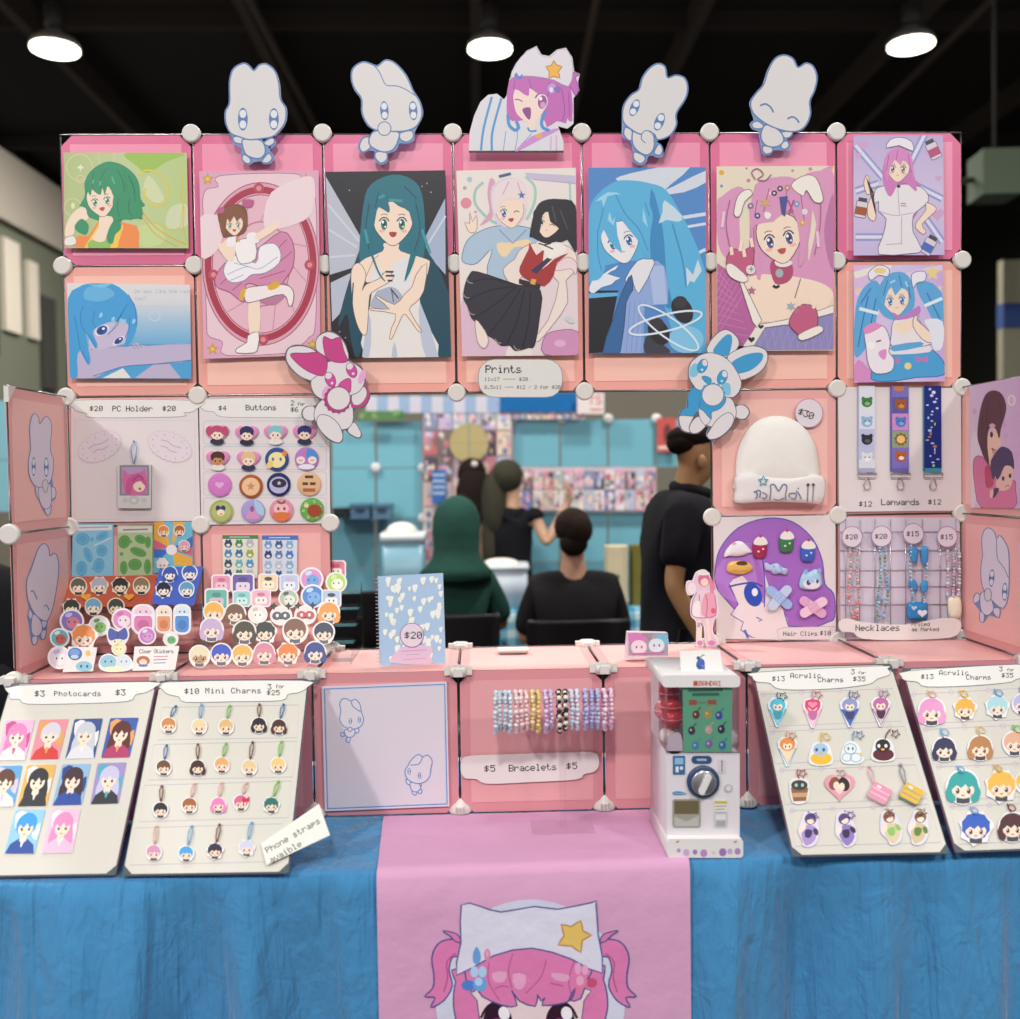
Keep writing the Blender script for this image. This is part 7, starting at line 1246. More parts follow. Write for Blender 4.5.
clip(395, 275, 'sky blue and white head clip with little horns', [(350, 300), (355, 265), (370, 240), (385, 245), (410, 232), (430, 240), (438, 270), (438, 295), (415, 312), (370, 312)], '#a8cbe4', lambda A, x, y: (A.ell(x, y+14, 34, 20, '#e0dce8'), A.ell(x-12, y+8, 9, 11, '#3a4c84'), A.ell(x+22, y+4, 5, 8, '#3a4c84'), A.ell(372, 240, 7, 9, '#8cb4dc'), A.ell(425, 236, 7, 9, '#8cb4dc')))
for cx, cy, c, c2, nm in ((270, 343, '#9cb8e4', '#c0cfea', 'blue'), (402, 380, '#dca8cc', '#eac8dc', 'pink')):
    A = Art(BP, VK, (cx, cy+55), .0065)
    for k, (r, cc) in enumerate(((40 if cx < 300 else 35, c), (-48 if cx < 300 else -32, c2))):
        A.turn(cx, cy, r); o_ = rrect(cx-60, cy-18, cx+60, cy+18, 17); A.base(o_, .005, M(cc, 'gloss'), M(c, 'gloss')); A.rect(cx-20, cy-17, cx+20, cy+17, M(c if k else c2, 'gloss'))
        for q in (-10, 0, 10): A.ell(cx+q, cy-8, 2.5, 2.5, c2, 0, 6); A.ell(cx+q, cy+8, 2.5, 2.5, c2, 0, 6)
    A.turn(0, 0, 0); tag(A.obj('hair_clip'), f'crossed {nm} bandage hair clip', 'hair clip', CLIP)
# necklaces on the wire grid
o, A = panel_sheet(VK, [(508, 28), (978, 30), (985, 505), (512, 508)], BP, 'display_board', 'wire grid board hung with four bead necklaces', '#cfc6d6'); b = Art(BP, VK, (0, 0), .004); b.px = A.px; b.o3 = BP.w(*A.px, 0); WR_ = M('#b9b6c4', 'metal')
for y in (85, 158, 235, 300, 370): b.tube([(*b.p((510, y)), .007), (*b.p((982, y)), .007)], .0012, WR_, 6)
for x in (530, 585, 645, 705, 765, 830, 900, 960): b.tube([(*b.p((x, 35)), .0085), (*b.p((x, 500)), .0085)], .0012, WR_, 6)
b.build_under('wire_grid', o)
def bead_string(b, pts, r, cols, step, z=.014, zv=.002):
    pts = sm(pts, 8, False); d = 0; last = pts[0]; k = 0
    for p in pts:
        d += (p-last).length; last = p
        if d >= step: d = 0; q = b.p((p.x, p.y)); rr = r*RN.uniform(.75, 1.25); b.ball((q[0], q[1], z+RN.uniform(-zv, zv)), rr, M(cols[k % len(cols)] if k % 7 else RN.choice(cols), 'gloss'), 8, 6); k += 1
def necklace(x, pts2, cols, r, step, label, extra=None):
    b = Art(BP, VK, (x, 440), .004)
    for pts in pts2: b.tube([(*b.p(q), .013) for q in sm(pts, 4, False)], .0008, M('#8a9a94', 'metal'), 5); bead_string(b, pts, r, cols, step)
    o_ = b.obj('necklace'); tag(o_, label, 'necklace', 'bead necklaces on the wire grid')
    if extra: e_ = Art(BP, VK, (x, 440), .004); extra(e_, x, o_) if extra.__code__.co_argcount == 3 else extra(e_, x); e_.build_under('pendant', o_)
necklace(557, [[(540, 140), (545, 230), (535, 330), (555, 425)], [(572, 140), (570, 250), (578, 340), (562, 425)]], ['#8ab09c', '#dca4b0', '#d88a94', '#b0c4b4', '#e4b8c0'], .0042, 7, 'bead necklace in sage and salmon pink', lambda A, x: [A.ball((*A.p((x+dx, y)), .016), .0055, M(RN.choice(('#e0a0a8', '#d88890', '#ecc0c4')), 'gloss'), 8, 6) for dx, y in ((-18, 260), (-15, 300), (-16, 335), (10, 360), (5, 395), (0, 418), (14, 410))])
necklace(668, [[(658, 140), (662, 250), (650, 350), (652, 430)], [(682, 140), (680, 240), (690, 320), (672, 420)]], ['#7ca08c', '#8cb8d0', '#a8c8dc', '#6c9080'], .004, 7, 'bead necklace in sage green and ice blue', lambda A, x: [A.ball((*A.p((x+dx, y)), .016), .0055, M(RN.choice(('#8cb4dc', '#a4cce0', '#7ca4d0')), 'gloss'), 8, 6) for dx, y in ((18, 260), (20, 290), (22, 310), (-10, 335), (-16, 360), (0, 345), (8, 395), (-10, 410))])
def bluep(A, x, o_=None):
    for q in ([(775, 145), (808, 150), (805, 205), (785, 200)], [(820, 145), (848, 148), (845, 212), (825, 205)], [(772, 270), (800, 275), (806, 318), (780, 305)], [(818, 285), (845, 275), (845, 320), (825, 322)]): D = Art(BP, VK, (x, 440), .004); D.dome(D.P(sm(q, 3)), .012, .008, M('#3f92cc', 'gloss'), 3); D.build_under('blue_bead', o_)
    A.dome(A.P(rrect(766, 358, 848, 430, 14)), .012, .012, M('#2f84c4', 'gloss'), 4); A.z = .0245; A.poly(heartp(818, 400, 20, 18), '#e0e6ee'); A.poly(heartp(786, 380, 12, 11), '#bcd8ee')
necklace(805, [[(782, 130), (778, 240), (790, 360)], [(838, 130), (842, 240), (832, 360)]], ['#a8d0e4', '#6cb0dc', '#d4e4ee'], .0036, 8, 'necklace of large blue pieces with a heart block pendant', bluep)
necklace(945, [[(922, 145), (925, 230), (922, 330)], [(945, 150), (948, 240), (945, 335)], [(968, 145), (970, 230), (966, 330)]], ['#d8b4c4', '#b8c8dc', '#e4d8e4', '#c4a4c0'], .0044, 7, 'clear and pink bead necklace with a cream pendant', lambda A, x: A.dome(A.P(sm([(930, 340), (970, 340), (980, 385), (970, 425), (935, 425), (925, 385)], 3)), .012, .012, M('#e8e2cc', 'gloss'), 4))
for x, y, t_, w1 in ((557, 105, '$20', 'sage and salmon'), (673, 103, '$20', 'sage and ice blue'), (797, 93, '$15', 'large blue'), (930, 105, '$15', 'clear and pink')):
    A = Art(BP, VK, (x, y+42), .017); A.base(ellp(x, y, 41, 42, 0, 26), .001, M('#dcd0dc', 'paper')); A.ring(x, y, 39.5, 40.5, '#a87aa4', 3, 0, 30); o_ = A.obj('price_tag'); words(o_, A, [(t_, x-27, y-10, 20, None, 6)]); tag(o_, f'round price tag reading {t_} over the {w1} necklace', 'price tag')
A = Art(BP, VK, (745, 508), .033); A.base(sm([(505, 440), (540, 425), (600, 440), (760, 450), (900, 425), (975, 430), (982, 470), (940, 500), (760, 510), (600, 505), (560, 480), (515, 475)], 3), .0012, M('#dfdada', 'paper')); o_ = A.obj('price_sign'); words(o_, A, [('Necklaces', 570, 450, 24, None, 5.7), ('Priced', 790, 440, 15, None, 5.6), ('as Marked', 790, 460, 15, None, 5.6)]); tag(o_, 'scalloped white sign reading Necklaces along the foot of the wire grid', 'sign')
# ---------------------------------------------------------------- sticker sheets and stands
VS, VT = (55, 515, 6.173), (185, 525, 6.18); CLR = lambda: mat('#ffffff', 'clear')
HS = BACK.lift(.006)
def ssheet(view, quad, c, name, label, fn, fr=HS, off=0, t=.0012):
    A = Art(fr, view, ((quad[2][0]+quad[3][0])/2, max(quad[2][1], quad[3][1])), off); A.base(quad, t, M(c, 'print')); fn(A); return tag(A.obj(name), label, 'sticker sheet', 'sticker sheets at the back of the shelf')
def bl(A, L, c, e):
    for x, y, rx, ry, r in L: A.ell(x, y, rx, ry, c, r); A.ring(x, y, rx*.7, ry*.7, e, 4, r, 16)
ssheet(VS, [(112, 52), (362, 52), (358, 388), (104, 385)], '#8cc4dc', 'sticker_sheet', 'pale blue sticker sheet with a white header, standing under the card holder board', lambda A: (A.poly([(128, 62), (350, 62), (352, 92), (126, 98)], '#dfe2e4'), A.line([(150, 78), (330, 74)], '#a4b4c4', 9), bl(A, [(172, 148, 42, 38, 0), (292, 130, 40, 24, -30), (205, 245, 24, 48, -20), (290, 220, 34, 36, 0), (165, 330, 34, 46, 0), (272, 310, 34, 46, 10), (230, 150, 12, 14, 0), (240, 330, 14, 12, 0)], '#5ca8d0', '#7cbcdc'), A.line([(240, 190), (350, 140)], '#c4e0ec', 7)))
ssheet(VS, [(385, 62), (605, 62), (602, 374), (392, 378)], '#b4c89c', 'sticker_sheet', 'soft green sticker sheet with darker green shapes', lambda A: (A.rect(390, 70, 600, 108, '#dcdcd4'), A.line([(420, 92), (575, 88)], '#8c948c', 10), bl(A, [(428, 165, 36, 42, 20), (530, 150, 38, 26, 20), (575, 168, 18, 36, 0), (515, 228, 52, 26, 20), (412, 240, 12, 12, 0), (425, 325, 24, 42, 0), (495, 305, 42, 36, 0), (572, 318, 22, 46, 0), (470, 165, 9, 9, 0)], '#5f9c54', '#6cac60')))
ssheet(VS, [(612, 42), (850, 40), (852, 350), (610, 358)], '#6cb4cc', 'sticker_sheet', 'bright multicoloured sticker sheet with rays and small figures', lambda A: (A.poly([(612, 42), (675, 42), (715, 200), (612, 150)], '#e2a844'), A.poly([(735, 42), (805, 42), (720, 200)], '#e2a844'), A.poly([(612, 150), (715, 205), (612, 210)], '#d4607c'), A.poly([(612, 210), (710, 215), (660, 262), (612, 265)], '#3c6cc0'), A.poly([(722, 205), (850, 130), (850, 200)], '#4468b8'), A.poly([(725, 212), (850, 205), (850, 255)], '#cc6a84'), A.poly([(725, 220), (850, 265), (848, 310), (740, 310)], '#e0a840'), A.ell(720, 215, 34, 32, '#e4dce0'), [chib(A, x, y, 32, h, '#ecd0b8', k, '#5a5a70', '#3a2c30', '#e4e0dc', .0006) for x, y, h, k in ((672, 98, '#d88840', 0), (770, 95, '#a8602c', 0), (665, 300, '#dcd8d8', 2), (800, 190, '#d09cb4', 1))]))
def rows3(A, cols, x0, y0, dx, dy, n):
    for j in range(n):
        for i in range(3):
            x, y = x0+i*dx, y0+j*dy; c = cols[(j*3+i) % len(cols)]; A.ell(x, y, 24, 22, c); A.ell(x, y+6, 12, 9, '#e8e4dc'); A.ell(x-10, y-20, 8, 10, c); A.ell(x+10, y-20, 8, 10, c)
ssheet(VT, [(232, 62), (452, 62), (448, 330), (235, 330)], '#e2e0d2', 'sticker_sheet', 'cream sticker sheet with a dark green header', lambda A: (A.rect(232, 62, 452, 86, '#4c8058'), A.line([(275, 74), (400, 74)], '#b8d0b8', 6), rows3(A, ['#2c4468', '#3c8a5c', '#b4b4c4', '#4a88b8', '#3470a0', '#9aa83c', '#3c506c', '#6cb4bc', '#4a90cc'], 268, 118, 67, 62, 4)))
ssheet(VT, [(478, 64), (696, 64), (690, 340), (482, 340)], '#d6dcea', 'sticker_sheet', 'pale sticker sheet with a blue header and blue figures', lambda A: (A.rect(476, 64, 698, 92, '#4a74bc'), A.line([(520, 78), (650, 78)], '#c4d4ec', 6), rows3(A, ['#6c9cd4', '#3a5c98', '#7cb0dc', '#2c3e78', '#5c80b4', '#4a7cc8', '#9cb8d8', '#b8c4d8', '#84b0d4'], 515, 125, 66, 62, 4)))
SLOPE = Fr(SHELF.w(250, 667), (1, 0, 0), (0, .84, .54))
STK = 'small stickers on the clear stands'
def stand(view, x0, x1, label):
    p0, p1 = SHELF.w(view[0]+x0/view[2], 668), SHELF.w(view[0]+x1/view[2], 668); wd = p1.x-p0.x; t = empty('sticker_stand', ((p0.x+p1.x)/2, p0.y, ZS+.006), label, 'display stand'); m = CLR()
    b = MB(); b.prism([(0, .001), (.285, .001), (.285, .185), (.28, .185), (.0, .006)], -.0012, .0012, m); pts = b.v
    for s in (-1, 1):
        q = MB(); q.add([(s*wd/2+v[2], v[0], v[1]) for v in pts], b.f, m); q.build('side_plate', t)
    for k in range(5):
        q = MB(); y = .012+k*.058; z = .006+k*.037; q.box(-wd/2, y, z, wd/2, y+.052, z+.0014, m); q.box(-wd/2, y-.003, z, wd/2, y-.001, z+.016, m); q.build('tier', t)
    return t
stand(VS, -20, 790, 'clear tiered stand of stickers below the coloured sticker sheets'); stand(VT, 35, 1010, 'clear tiered stand of face stickers beside the shelf opening')
def stk(view, x, y, r, fn, label, name='sticker', cat='sticker', lean_=68, group=STK, lift=.012):
    bx, by = view[0]+x/view[2], view[1]+(y+r)/view[2]; p = SLOPE.w(bx, by, lift); a = math.radians(lean_); fr = Fr(p, (1, 0, 0), (0, math.cos(a), math.sin(a)))
    A = Art(fr, view, (x, y+r)); fn(A, x, y); return tag(A.obj(name), label, cat, group)
# flat sheets lying on the first stand
def redsheet(A, x, y):
    A.base([(88, 382), (628, 372), (600, 565), (52, 570)], .001, '#b8543c')
    for (cx, cy, h, k) in ((145, 440, '#5c5a50', 0), (275, 438, '#a8a4b4', 2), (405, 440, '#2c2a2c', 2), (535, 440, '#8a7454', 0), (105, 575, '#2e3430', 2), (240, 570, '#6aa0c0', 0), (380, 572, '#3c4438', 0)): chib(A, cx, cy, 48, h, '#ecd8c0', k, '#2c2c30', '#3a2c30', '#dcd0b8', .0005)
    for q in ((195, 512), (460, 512)): A.poly(heartp(q[0], q[1], 34, 26), '#e09a3c')
stk(VS, 345, 480, 85, redsheet, 'brick red sheet of seven chibi face stickers', 'sticker_sheet', 'sticker sheet', 50, 'sticker sheets lying on the stand', .016)
def bluesheet(A, x, y):
    A.base([(648, 325), (916, 318), (858, 560), (596, 552)], .001, '#3f5cb8')
    for (cx, cy, h, k) in ((710, 365, '#34509c', 1), (832, 358, '#3c5aa8', 0), (672, 462, '#1e2438', 2), (815, 462, '#5c94b8', 0)): chib(A, cx, cy, 44, h, '#e8dcd4', k, '#2c3450', '#2c2c40', '#d8dce4', .0005)
stk(VS, 755, 440, 120, bluesheet, 'royal blue sheet of four chibi face stickers', 'sticker_sheet', 'sticker sheet', 52, 'sticker sheets lying on the stand', .02)
def blob(c, c2, c3, r, kind=0):
    def f(A, x, y):
        o = ellp(x, y, r*1.02, r, .3, 22) if kind == 0 else rrect(x-r*.85, y-r*1.15, x+r*.85, y+r, r*.5)
        A.base(o, .0012, '#e2dedd', '#c0bcc0'); A.ell(x, y, r*.86, r*.84, c) if kind == 0 else A.poly(rrect(x-r*.72, y-r, x+r*.72, y+r*.86, r*.4), c); A.ell(x+r*.1, y+r*.15, r*.55, r*.5, c2)
        A.ell(x-r*.25, y-r*.5, r*.3, r*.18, c3, -20)
        for s in (-1, 1): A.ell(x+s*r*.24, y+r*.08, r*.07, r*.1, '#40384a', 0, 8)
    return f
def tall(c, c2, top, w_=58, h=95):
    def f(A, x, y):
        A.base(rrect(x-w_, y-h, x+w_, y+h, w_*.8), .0012, '#dfdadf', '#c0bcc4'); A.poly(rrect(x-w_*.76, y-h*.35, x+w_*.76, y+h*.84, w_*.55), c); A.S([(x-w_*.7, y-h*.3), (x-w_*.6, y-h*.7), (x, y-h*.88), (x+w_*.6, y-h*.7), (x+w_*.7, y-h*.3)], top); A.line([(x-w_*.78, y-h*.28), (x+w_*.78, y-h*.28)], '#e8e2e6', 9)
        A.ell(x, y+h*.35, w_*.5, h*.32, c2)
        for s in (-1, 1): A.ell(x+s*w_*.25, y-h*.5, 5, 7, '#40384a', 0, 8)
    return f
def fc(h, r, k=0, skin='#ecd4c0', body='#5a5a6c'): return lambda A, x, y: chib(A, x, y-.06*r, r, h, skin, k, body, '#33283a', '#e2dfdc', .0012)
def wcard(A, x, y):
    A.base([(85, 812), (262, 818), (235, 965), (48, 970)], .0012, '#dfdbd8'); A.ell(125, 858, 44, 40, '#34589c', 0); A.ell(122, 850, 32, 24, '#5c8ccc'); A.ell(122, 876, 24, 12, '#a8c8e4'); A.ell(205, 855, 16, 18, '#dcb060'); A.ell(180, 935, 52, 32, '#7cb8d0'); A.ell(162, 935, 8, 10, '#2c4a7c', 0, 10); A.ell(200, 935, 8, 10, '#2c4a7c', 0, 10)
def bow(A, x, y):
    A.base(sm([(x-72, y-20), (x-55, y-62), (x, y-40), (x+50, y-66), (x+70, y-15), (x+50, y+40), (x+10, y+60), (x-50, y+50)], 3), .0012, '#dddbe2'); A.S([(x-62, y-15), (x-48, y-52), (x, y-30), (x+42, y-55), (x+60, y-12), (x+42, y+20), (x-45, y+25)], '#2c3f9c'); A.line([(x, y-30), (x, y+20)], '#1e2c74', 8); A.ell(x, y+34, 40, 18, '#e8dcc0')
    for s in (-1, 1): A.ell(x+s*20, y+32, 5, 6, '#403848', 0, 8)
def critter(A, x, y):
    A.base(sm([(x-105, y+30), (x-90, y-30), (x-40, y-50), (x+10, y-30), (x+60, y-45), (x+100, y-10), (x+105, y+40), (x+40, y+62), (x-60, y+62)], 3), .0012, '#dde4e6'); A.ell(x-45, y+2, 52, 42, '#8cbcd4'); A.ell(x+48, y+6, 48, 42, '#cdd8e0'); A.ell(x-10, y+44, 70, 14, '#dce0b8')
    for q, c in ((-64, '#35577c'), (-26, '#35577c'), (36, '#8a9aac'), (66, '#8a9aac')): A.ell(x+q, y, 6, 8, c, 0, 8)

for x, y, r, fn, lb in ((105, 655, 75, blob('#7c68b4', '#c87888', '#b8b0dc', 75), 'round purple sticker with a rosy middle'), (30, 758, 60, blob('#58a8b0', '#b8504c', '#c8dcdc', 60), 'round teal sticker with a red patch by the wing'), (28, 880, 72, blob('#d4cde0', '#e2dedf', '#b4a8d0', 72), 'round white and lilac sticker at the front corner by the wing'), (275, 685, 66, blob('#d5d8d4', '#7aac58', '#5c9444', 66), 'white sticker with a green sprout'), (178, 755, 74, fc('#e08844', 70, 2), 'face sticker with bright orange hair on the sheet stand'),
  (420, 645, 70, blob('#d07cb8', '#e4cdd8', '#b85ca4', 70), 'orchid pink round sticker beside the cups'), (545, 645, 95, tall('#cc6ca8', '#b8508c', '#e2bcd0', 74), 'tall pink cup sticker'), (672, 645, 88, tall('#d88a54', '#c46c3c', '#e4d0c0', 52, 88), 'tall orange cup sticker'), (785, 645, 95, tall('#3c84cc', '#2c6cb4', '#c8d8e4', 56), 'tall blue cup sticker'), (570, 745, 52, blob('#b870bc', '#c88cc8', '#e0d0e4', 55), 'small violet sticker below the pink cup'), (715, 765, 45, blob('#dadcd4', '#58a464', '#e8e8e0', 48), 'small white sticker with a green leaf'), (395, 825, 45, blob('#e2dca8', '#ecE4b8'.lower(), '#d8c880', 46), 'small pale yellow sticker under the navy bow')):
    stk(VS, x, y, r, fn, lb+', tiered stand below the coloured sheets' if len((lb).split()) < 9 else lb)
stk(VS, 390, 750, 55, bow, 'navy blue bow shaped sticker on the tiered stand'); stk(VS, 155, 890, 75, wcard, 'white sticker card with blue shapes at the front of the stand'); stk(VS, 375, 905, 60, critter, 'pale blue and white creature sticker at the front of the stand')
def csign(A, x, y):
    A.base([(492, 812), (768, 808), (742, 955), (478, 962)], .001, '#e2dedc'); A.text('Clear Stickers', 520, 830, 24, M(INK), 2.9*2.05/1.35); A.ell(545, 900, 42, 30, '#b4583c'); A.ell(545, 908, 24, 18, '#e8cdb8'); A.ell(545, 930, 30, 8, '#3c6cb8')
    for k, c in enumerate(('#cc7c94', '#b86c8c', '#5c8cc0')): A.line([(610, 875+k*20), (700-k*8, 872+k*20)], c, 6)
stk(VS, 620, 885, 74, csign, 'small white sign card reading Clear Stickers on the stand', 'sign_card', 'sign', 68, None)
def bag(c, c2, dk, r=62): return lambda A, x, y: (A.base(rrect(x-r, y-r*.9, x+r, y+r*.9, 22), .0012, '#e0d6dc', '#c4b8c4'), A.poly(rrect(x-r*.86, y-r*.76, x+r*.86, y+r*.76, 16), c), A.poly(rrect(x-r*.6, y-r*.1, x+r*.6, y+r*.6, 14), c2), A.ell(x, y-r*.35, r*.4, r*.2, dk), [A.ell(x+s*r*.22, y+r*.22, 5, 7, '#40384a', 0, 8) for s in (-1, 1)])
panda = lambda c: (lambda A, x, y: (A.base(ellp(x, y, 70, 62, 0, 22), .0012, '#e4e0dc', '#c0bcb8'), [A.poly(starp(x+s*45, y-58, 26, 12, 4), '#2a2a30', 2) for s in (-1, 1)], A.ell(x, y, 60, 50, '#dedad8'), A.ell(x-26, y+2, 30, 26, c, -15), A.ell(x+26, y+2, 30, 26, c, 15), A.ell(x-24, y, 9, 11, '#e8e4e4'), A.ell(x+24, y, 9, 11, '#e8e4e4'), A.ell(x, y+18, 8, 6, '#3a3038')))
for x, y, r, fn, lb in ((225, 362, 58, bag('#d488a4', '#e0b4c4', '#b85c84'), 'pink pouch sticker, back row beside the purple one'), (358, 362, 66, bag('#5c449c', '#d8c4dc', '#3c2c74', 72), 'deep purple pouch sticker in the back row'), (515, 355, 58, bag('#e0c49c', '#ecdcc4', '#3c302c'), 'cream and tan pouch sticker in the back row'), (645, 358, 58, bag('#a8bcdc', '#d8dce8', '#c8a4c4'), 'powder blue pouch sticker in the back row'), (782, 335, 72, blob('#d084bc', '#5c98d4', '#b8d0ec', 74), 'round pink and blue sticker in the back row'), (932, 275, 56, bag('#d06a84', '#e4e0dc', '#b03c5c', 64), 'raised rose red sticker at the very back corner'), (935, 355, 58, blob('#a4cc5c', '#e4e4d4', '#c4dc94', 66), 'lime green round sticker beside the opening'),
  (195, 458, 62, bag('#58a89c', '#c4b0b8', '#3c8478', 74), 'teal pouch sticker in the second row'), (352, 455, 52, bag('#8cc4c4', '#c0e0dc', '#5ca0a4', 58), 'pale aqua pouch sticker in the second row'), (470, 452, 56, bag('#e0a8bc', '#ece0d8', '#c46c94'), 'light rose pouch sticker in the second row'), (640, 455, 62, blob('#a8b4a4', '#d8dcd0', '#4c5850', 62), 'grey green round sticker in the second row'), (790, 440, 72, blob('#3c7cc8', '#6ca4dc', '#b0d0f0', 74), 'strong blue round sticker in the second row'), (905, 455, 58, bag('#a4bcd8', '#e0e0e4', '#242830', 62), 'ice blue sticker with a black top, second row'),
  (178, 542, 62, fc('#e4a83c', 60, 0), 'face sticker with amber hair and red hat, third row'), (310, 552, 64, fc('#6c4a34', 60, 1), 'face sticker with brown hair and cream trim, third row'), (450, 552, 58, blob('#e0dcd4', '#ece8e4', '#c8b8b0', 60), 'plain white round sticker in the third row'), (595, 560, 60, panda('#4c5864'), 'white animal sticker with slate grey eye patches'), (745, 556, 60, panda('#b84c50'), 'white animal sticker with red eye patches'), (890, 545, 64, fc('#e09440', 62, 1), 'face sticker with long orange hair, third row'),
  (165, 648, 70, fc('#bca4cc', 66, 1), 'face sticker with lilac hair and a white band'), (368, 665, 70, fc('#3e3a26', 66, 1), 'face sticker with dark olive hair, fourth row'), (495, 665, 66, fc('#26302e', 62, 2), 'face sticker with black and grey hair, fourth row'), (680, 655, 74, fc('#7c5240', 72, 0), 'face sticker with chestnut hair, fourth row'), (858, 668, 66, fc('#2c3450', 62, 0), 'face sticker with midnight blue hair, fourth row'),
  (90, 812, 66, fc('#d8d0b0', 60, 0, '#b08860'), 'tan face sticker with a cream cap, front row'), (225, 802, 66, fc('#2c4cb8', 62, 0), 'face sticker with cobalt blue hair, front row'), (355, 806, 66, fc('#dcac54', 60, 0), 'face sticker with gold hair, front row'), (490, 795, 70, fc('#cc8498', 62, 1), 'face sticker with dusty pink hair, front row'), (637, 798, 68, fc('#e07c3c', 60, 2), 'face sticker with vivid orange hair, front row'), (805, 790, 68, fc('#2c3c88', 62, 1), 'face sticker with navy hair and a white streak, front row')):
    stk(VT, x, y, r, fn, lb)

# ---------------------------------------------------------------- notebook, small goods on the shelf
VN = (320, 500, 4.857); fr = tilted((320+450/4.857, 500+800/4.857), 80, SHELF)
A = Art(fr, VN, (450, 800)); q = [(282, 372), (598, 356), (611, 794), (292, 803)]; A.base(q, .012, M('#a4bedc', 'print'), M('#dcdce4', 'paper'))
for k in range(75):
    x, y = 315+RN.uniform(0, 275), 385+RN.uniform(0, 390); s = RN.uniform(8, 15); r = RN.uniform(-.6, .6)
    A.poly([(x+s*math.cos(r), y-s), (x+s*.9, y+2), (x+s*.3, y+s*1.6), (x-s*.3, y+s*1.5), (x-s*.9, y), (x-s*.5, y-s*.9)], '#e8e9e2', 2)
A.S([(352, 790), (375, 735), (420, 710), (500, 705), (550, 720), (535, 760), (545, 795)], '#d9b8d0', 3); A.line([(395, 735), (520, 728)], '#c89cc0', 6); A.line([(405, 775), (515, 768)], '#c89cc0', 5); A.line([(420, 752), (490, 748)], '#c89cc0', 4)
o = A.obj('notebook'); tag(o, 'pale blue spiral notebook standing on the shelf, covered in small white shapes', 'notebook')
A2 = Art(fr, VN, (450, 800)); A2.z = A.z+.0004; A2.base(ellp(448, 657, 58, 60, 0, 28), .0006, M('#dccbd8', 'paper')); A2.ring(448, 657, 56, 58, '#9c6ca4', 4, 0, 32); k = A2.build_under('price_sticker', o); words(o, A2, [('$20', 412, 640, 34, None, 6.2)])
b = Art(fr, VN, (450, 800))
for k in range(24):
    y = 385+k*17.4; x = 281+k*.42; p = b.p((x, y)); b.tube([(p[0]+.006*math.cos(a)-.001, p[1], .006+.009*math.sin(a)) for a in [2*math.pi*j/10 for j in range(10)]], .0009, M('#c8ccd4', 'metal'), 5, True)
b.build_under('spiral_binding', o)
fr = tilted((513, 655), 0.01, SHELF); p = SHELF.w(513, 652); b = MB(); b.prism(rrect(-.04, -.018, .04, .018, .006), 0, .004, mat('#b8b4ae', 'plastic')); b.prism(rrect(-.042, -.02, .042, .02, .007), .004, .011, mat('#e0dcd6', 'plastic'))
o = b.build('case'); o.location = p; tag(o, 'small flat white case lying on the middle of the shelf', 'case')
VO = (500, 500, 4.25); fr = tilted((648, 660), 88, SHELF); A = Art(fr, VO, (628, 680)); q = [(545, 562), (714, 566), (716, 664), (536, 678)]; A.prism(A.P(q), -.035, 0, M('#d8c4d0', 'print')); A.rect(546, 566, 714, 662, '#dfd4e0'); A.S([(545, 570), (600, 568), (625, 600), (560, 620)], '#d080b8', 2); A.S([(650, 575), (710, 572), (714, 620), (690, 600)], '#7cb8d8', 2)
for x, y, c in ((590, 625, '#e8d4e0'), (665, 618, '#d4e2ee')): A.ell(x, y, 34, 30, c); A.ell(x-10, y, 4, 6, '#8a5a8a', 0, 8); A.ell(x+12, y, 4, 6, '#8a5a8a', 0, 8)
A.line([(565, 655), (700, 648)], '#c06ca4', 8); tag(A.obj('gift_box'), 'small pink and blue box with two white creatures behind the capsule machine', 'box')
p = SHELF.w(706, 641); fr = Fr((p.x, YB-.075, ZS+.006), (1, 0, 0), (0, 0, 1)); A = Art(fr, VO, (880, 622))
sil = sm([(835, 310), (870, 300), (890, 330), (895, 370), (915, 400), (922, 480), (905, 510), (900, 560), (925, 610), (880, 618), (870, 540), (855, 520), (852, 600), (860, 618), (838, 618), (838, 520), (815, 490), (815, 430), (835, 390), (800, 400), (795, 350), (820, 345)], 3)
A.base(grow(sil, 5), .003, M('#e4dde4', 'plastic'), M('#c8bcc8')); A.poly(sil, '#dcc4d8')
A.S([(838, 390), (890, 385), (918, 480), (870, 500), (815, 490), (818, 430)], '#e2cdd8', 2); A.S([(870, 400), (912, 400), (920, 490), (880, 500), (850, 470)], '#e0a4b8', 2); A.ell(866, 338, 26, 30, '#d87ca4'); A.ell(868, 348, 16, 17, SKN); A.S([(842, 345), (850, 315), (880, 312), (892, 345), (870, 330)], '#d46c98', 2); A.S([(838, 318), (850, 300), (880, 302), (890, 318)], '#e8e0e4', 2); A.ell(815, 375, 18, 24, '#e8dfe6'); A.line([(845, 510), (846, 600)], SKN, 12); A.line([(880, 505), (890, 600)], SKN, 12); A.ell(848, 606, 12, 10, '#d480b4'); A.ell(898, 606, 16, 10, '#d480b4'); A.line([(845, 400), (850, 490)], '#b08cc4', 5); A.S([(822, 440), (848, 430), (850, 500), (818, 490)], '#ece4ea', 2); A.line([(835, 392), (818, 430), (816, 490), (870, 500), (916, 484), (912, 402)], '#a87cb4', 4, False, 3); A.line([(872, 398), (880, 440), (874, 498)], '#c06c90', 4, False, 3); A.line([(842, 540), (846, 520)], '#b898c4', 12); A.S([(890, 330), (905, 350), (908, 395), (892, 390)], '#dc88ac', 2); A.ell(905, 470, 10, 12, '#d4607c')
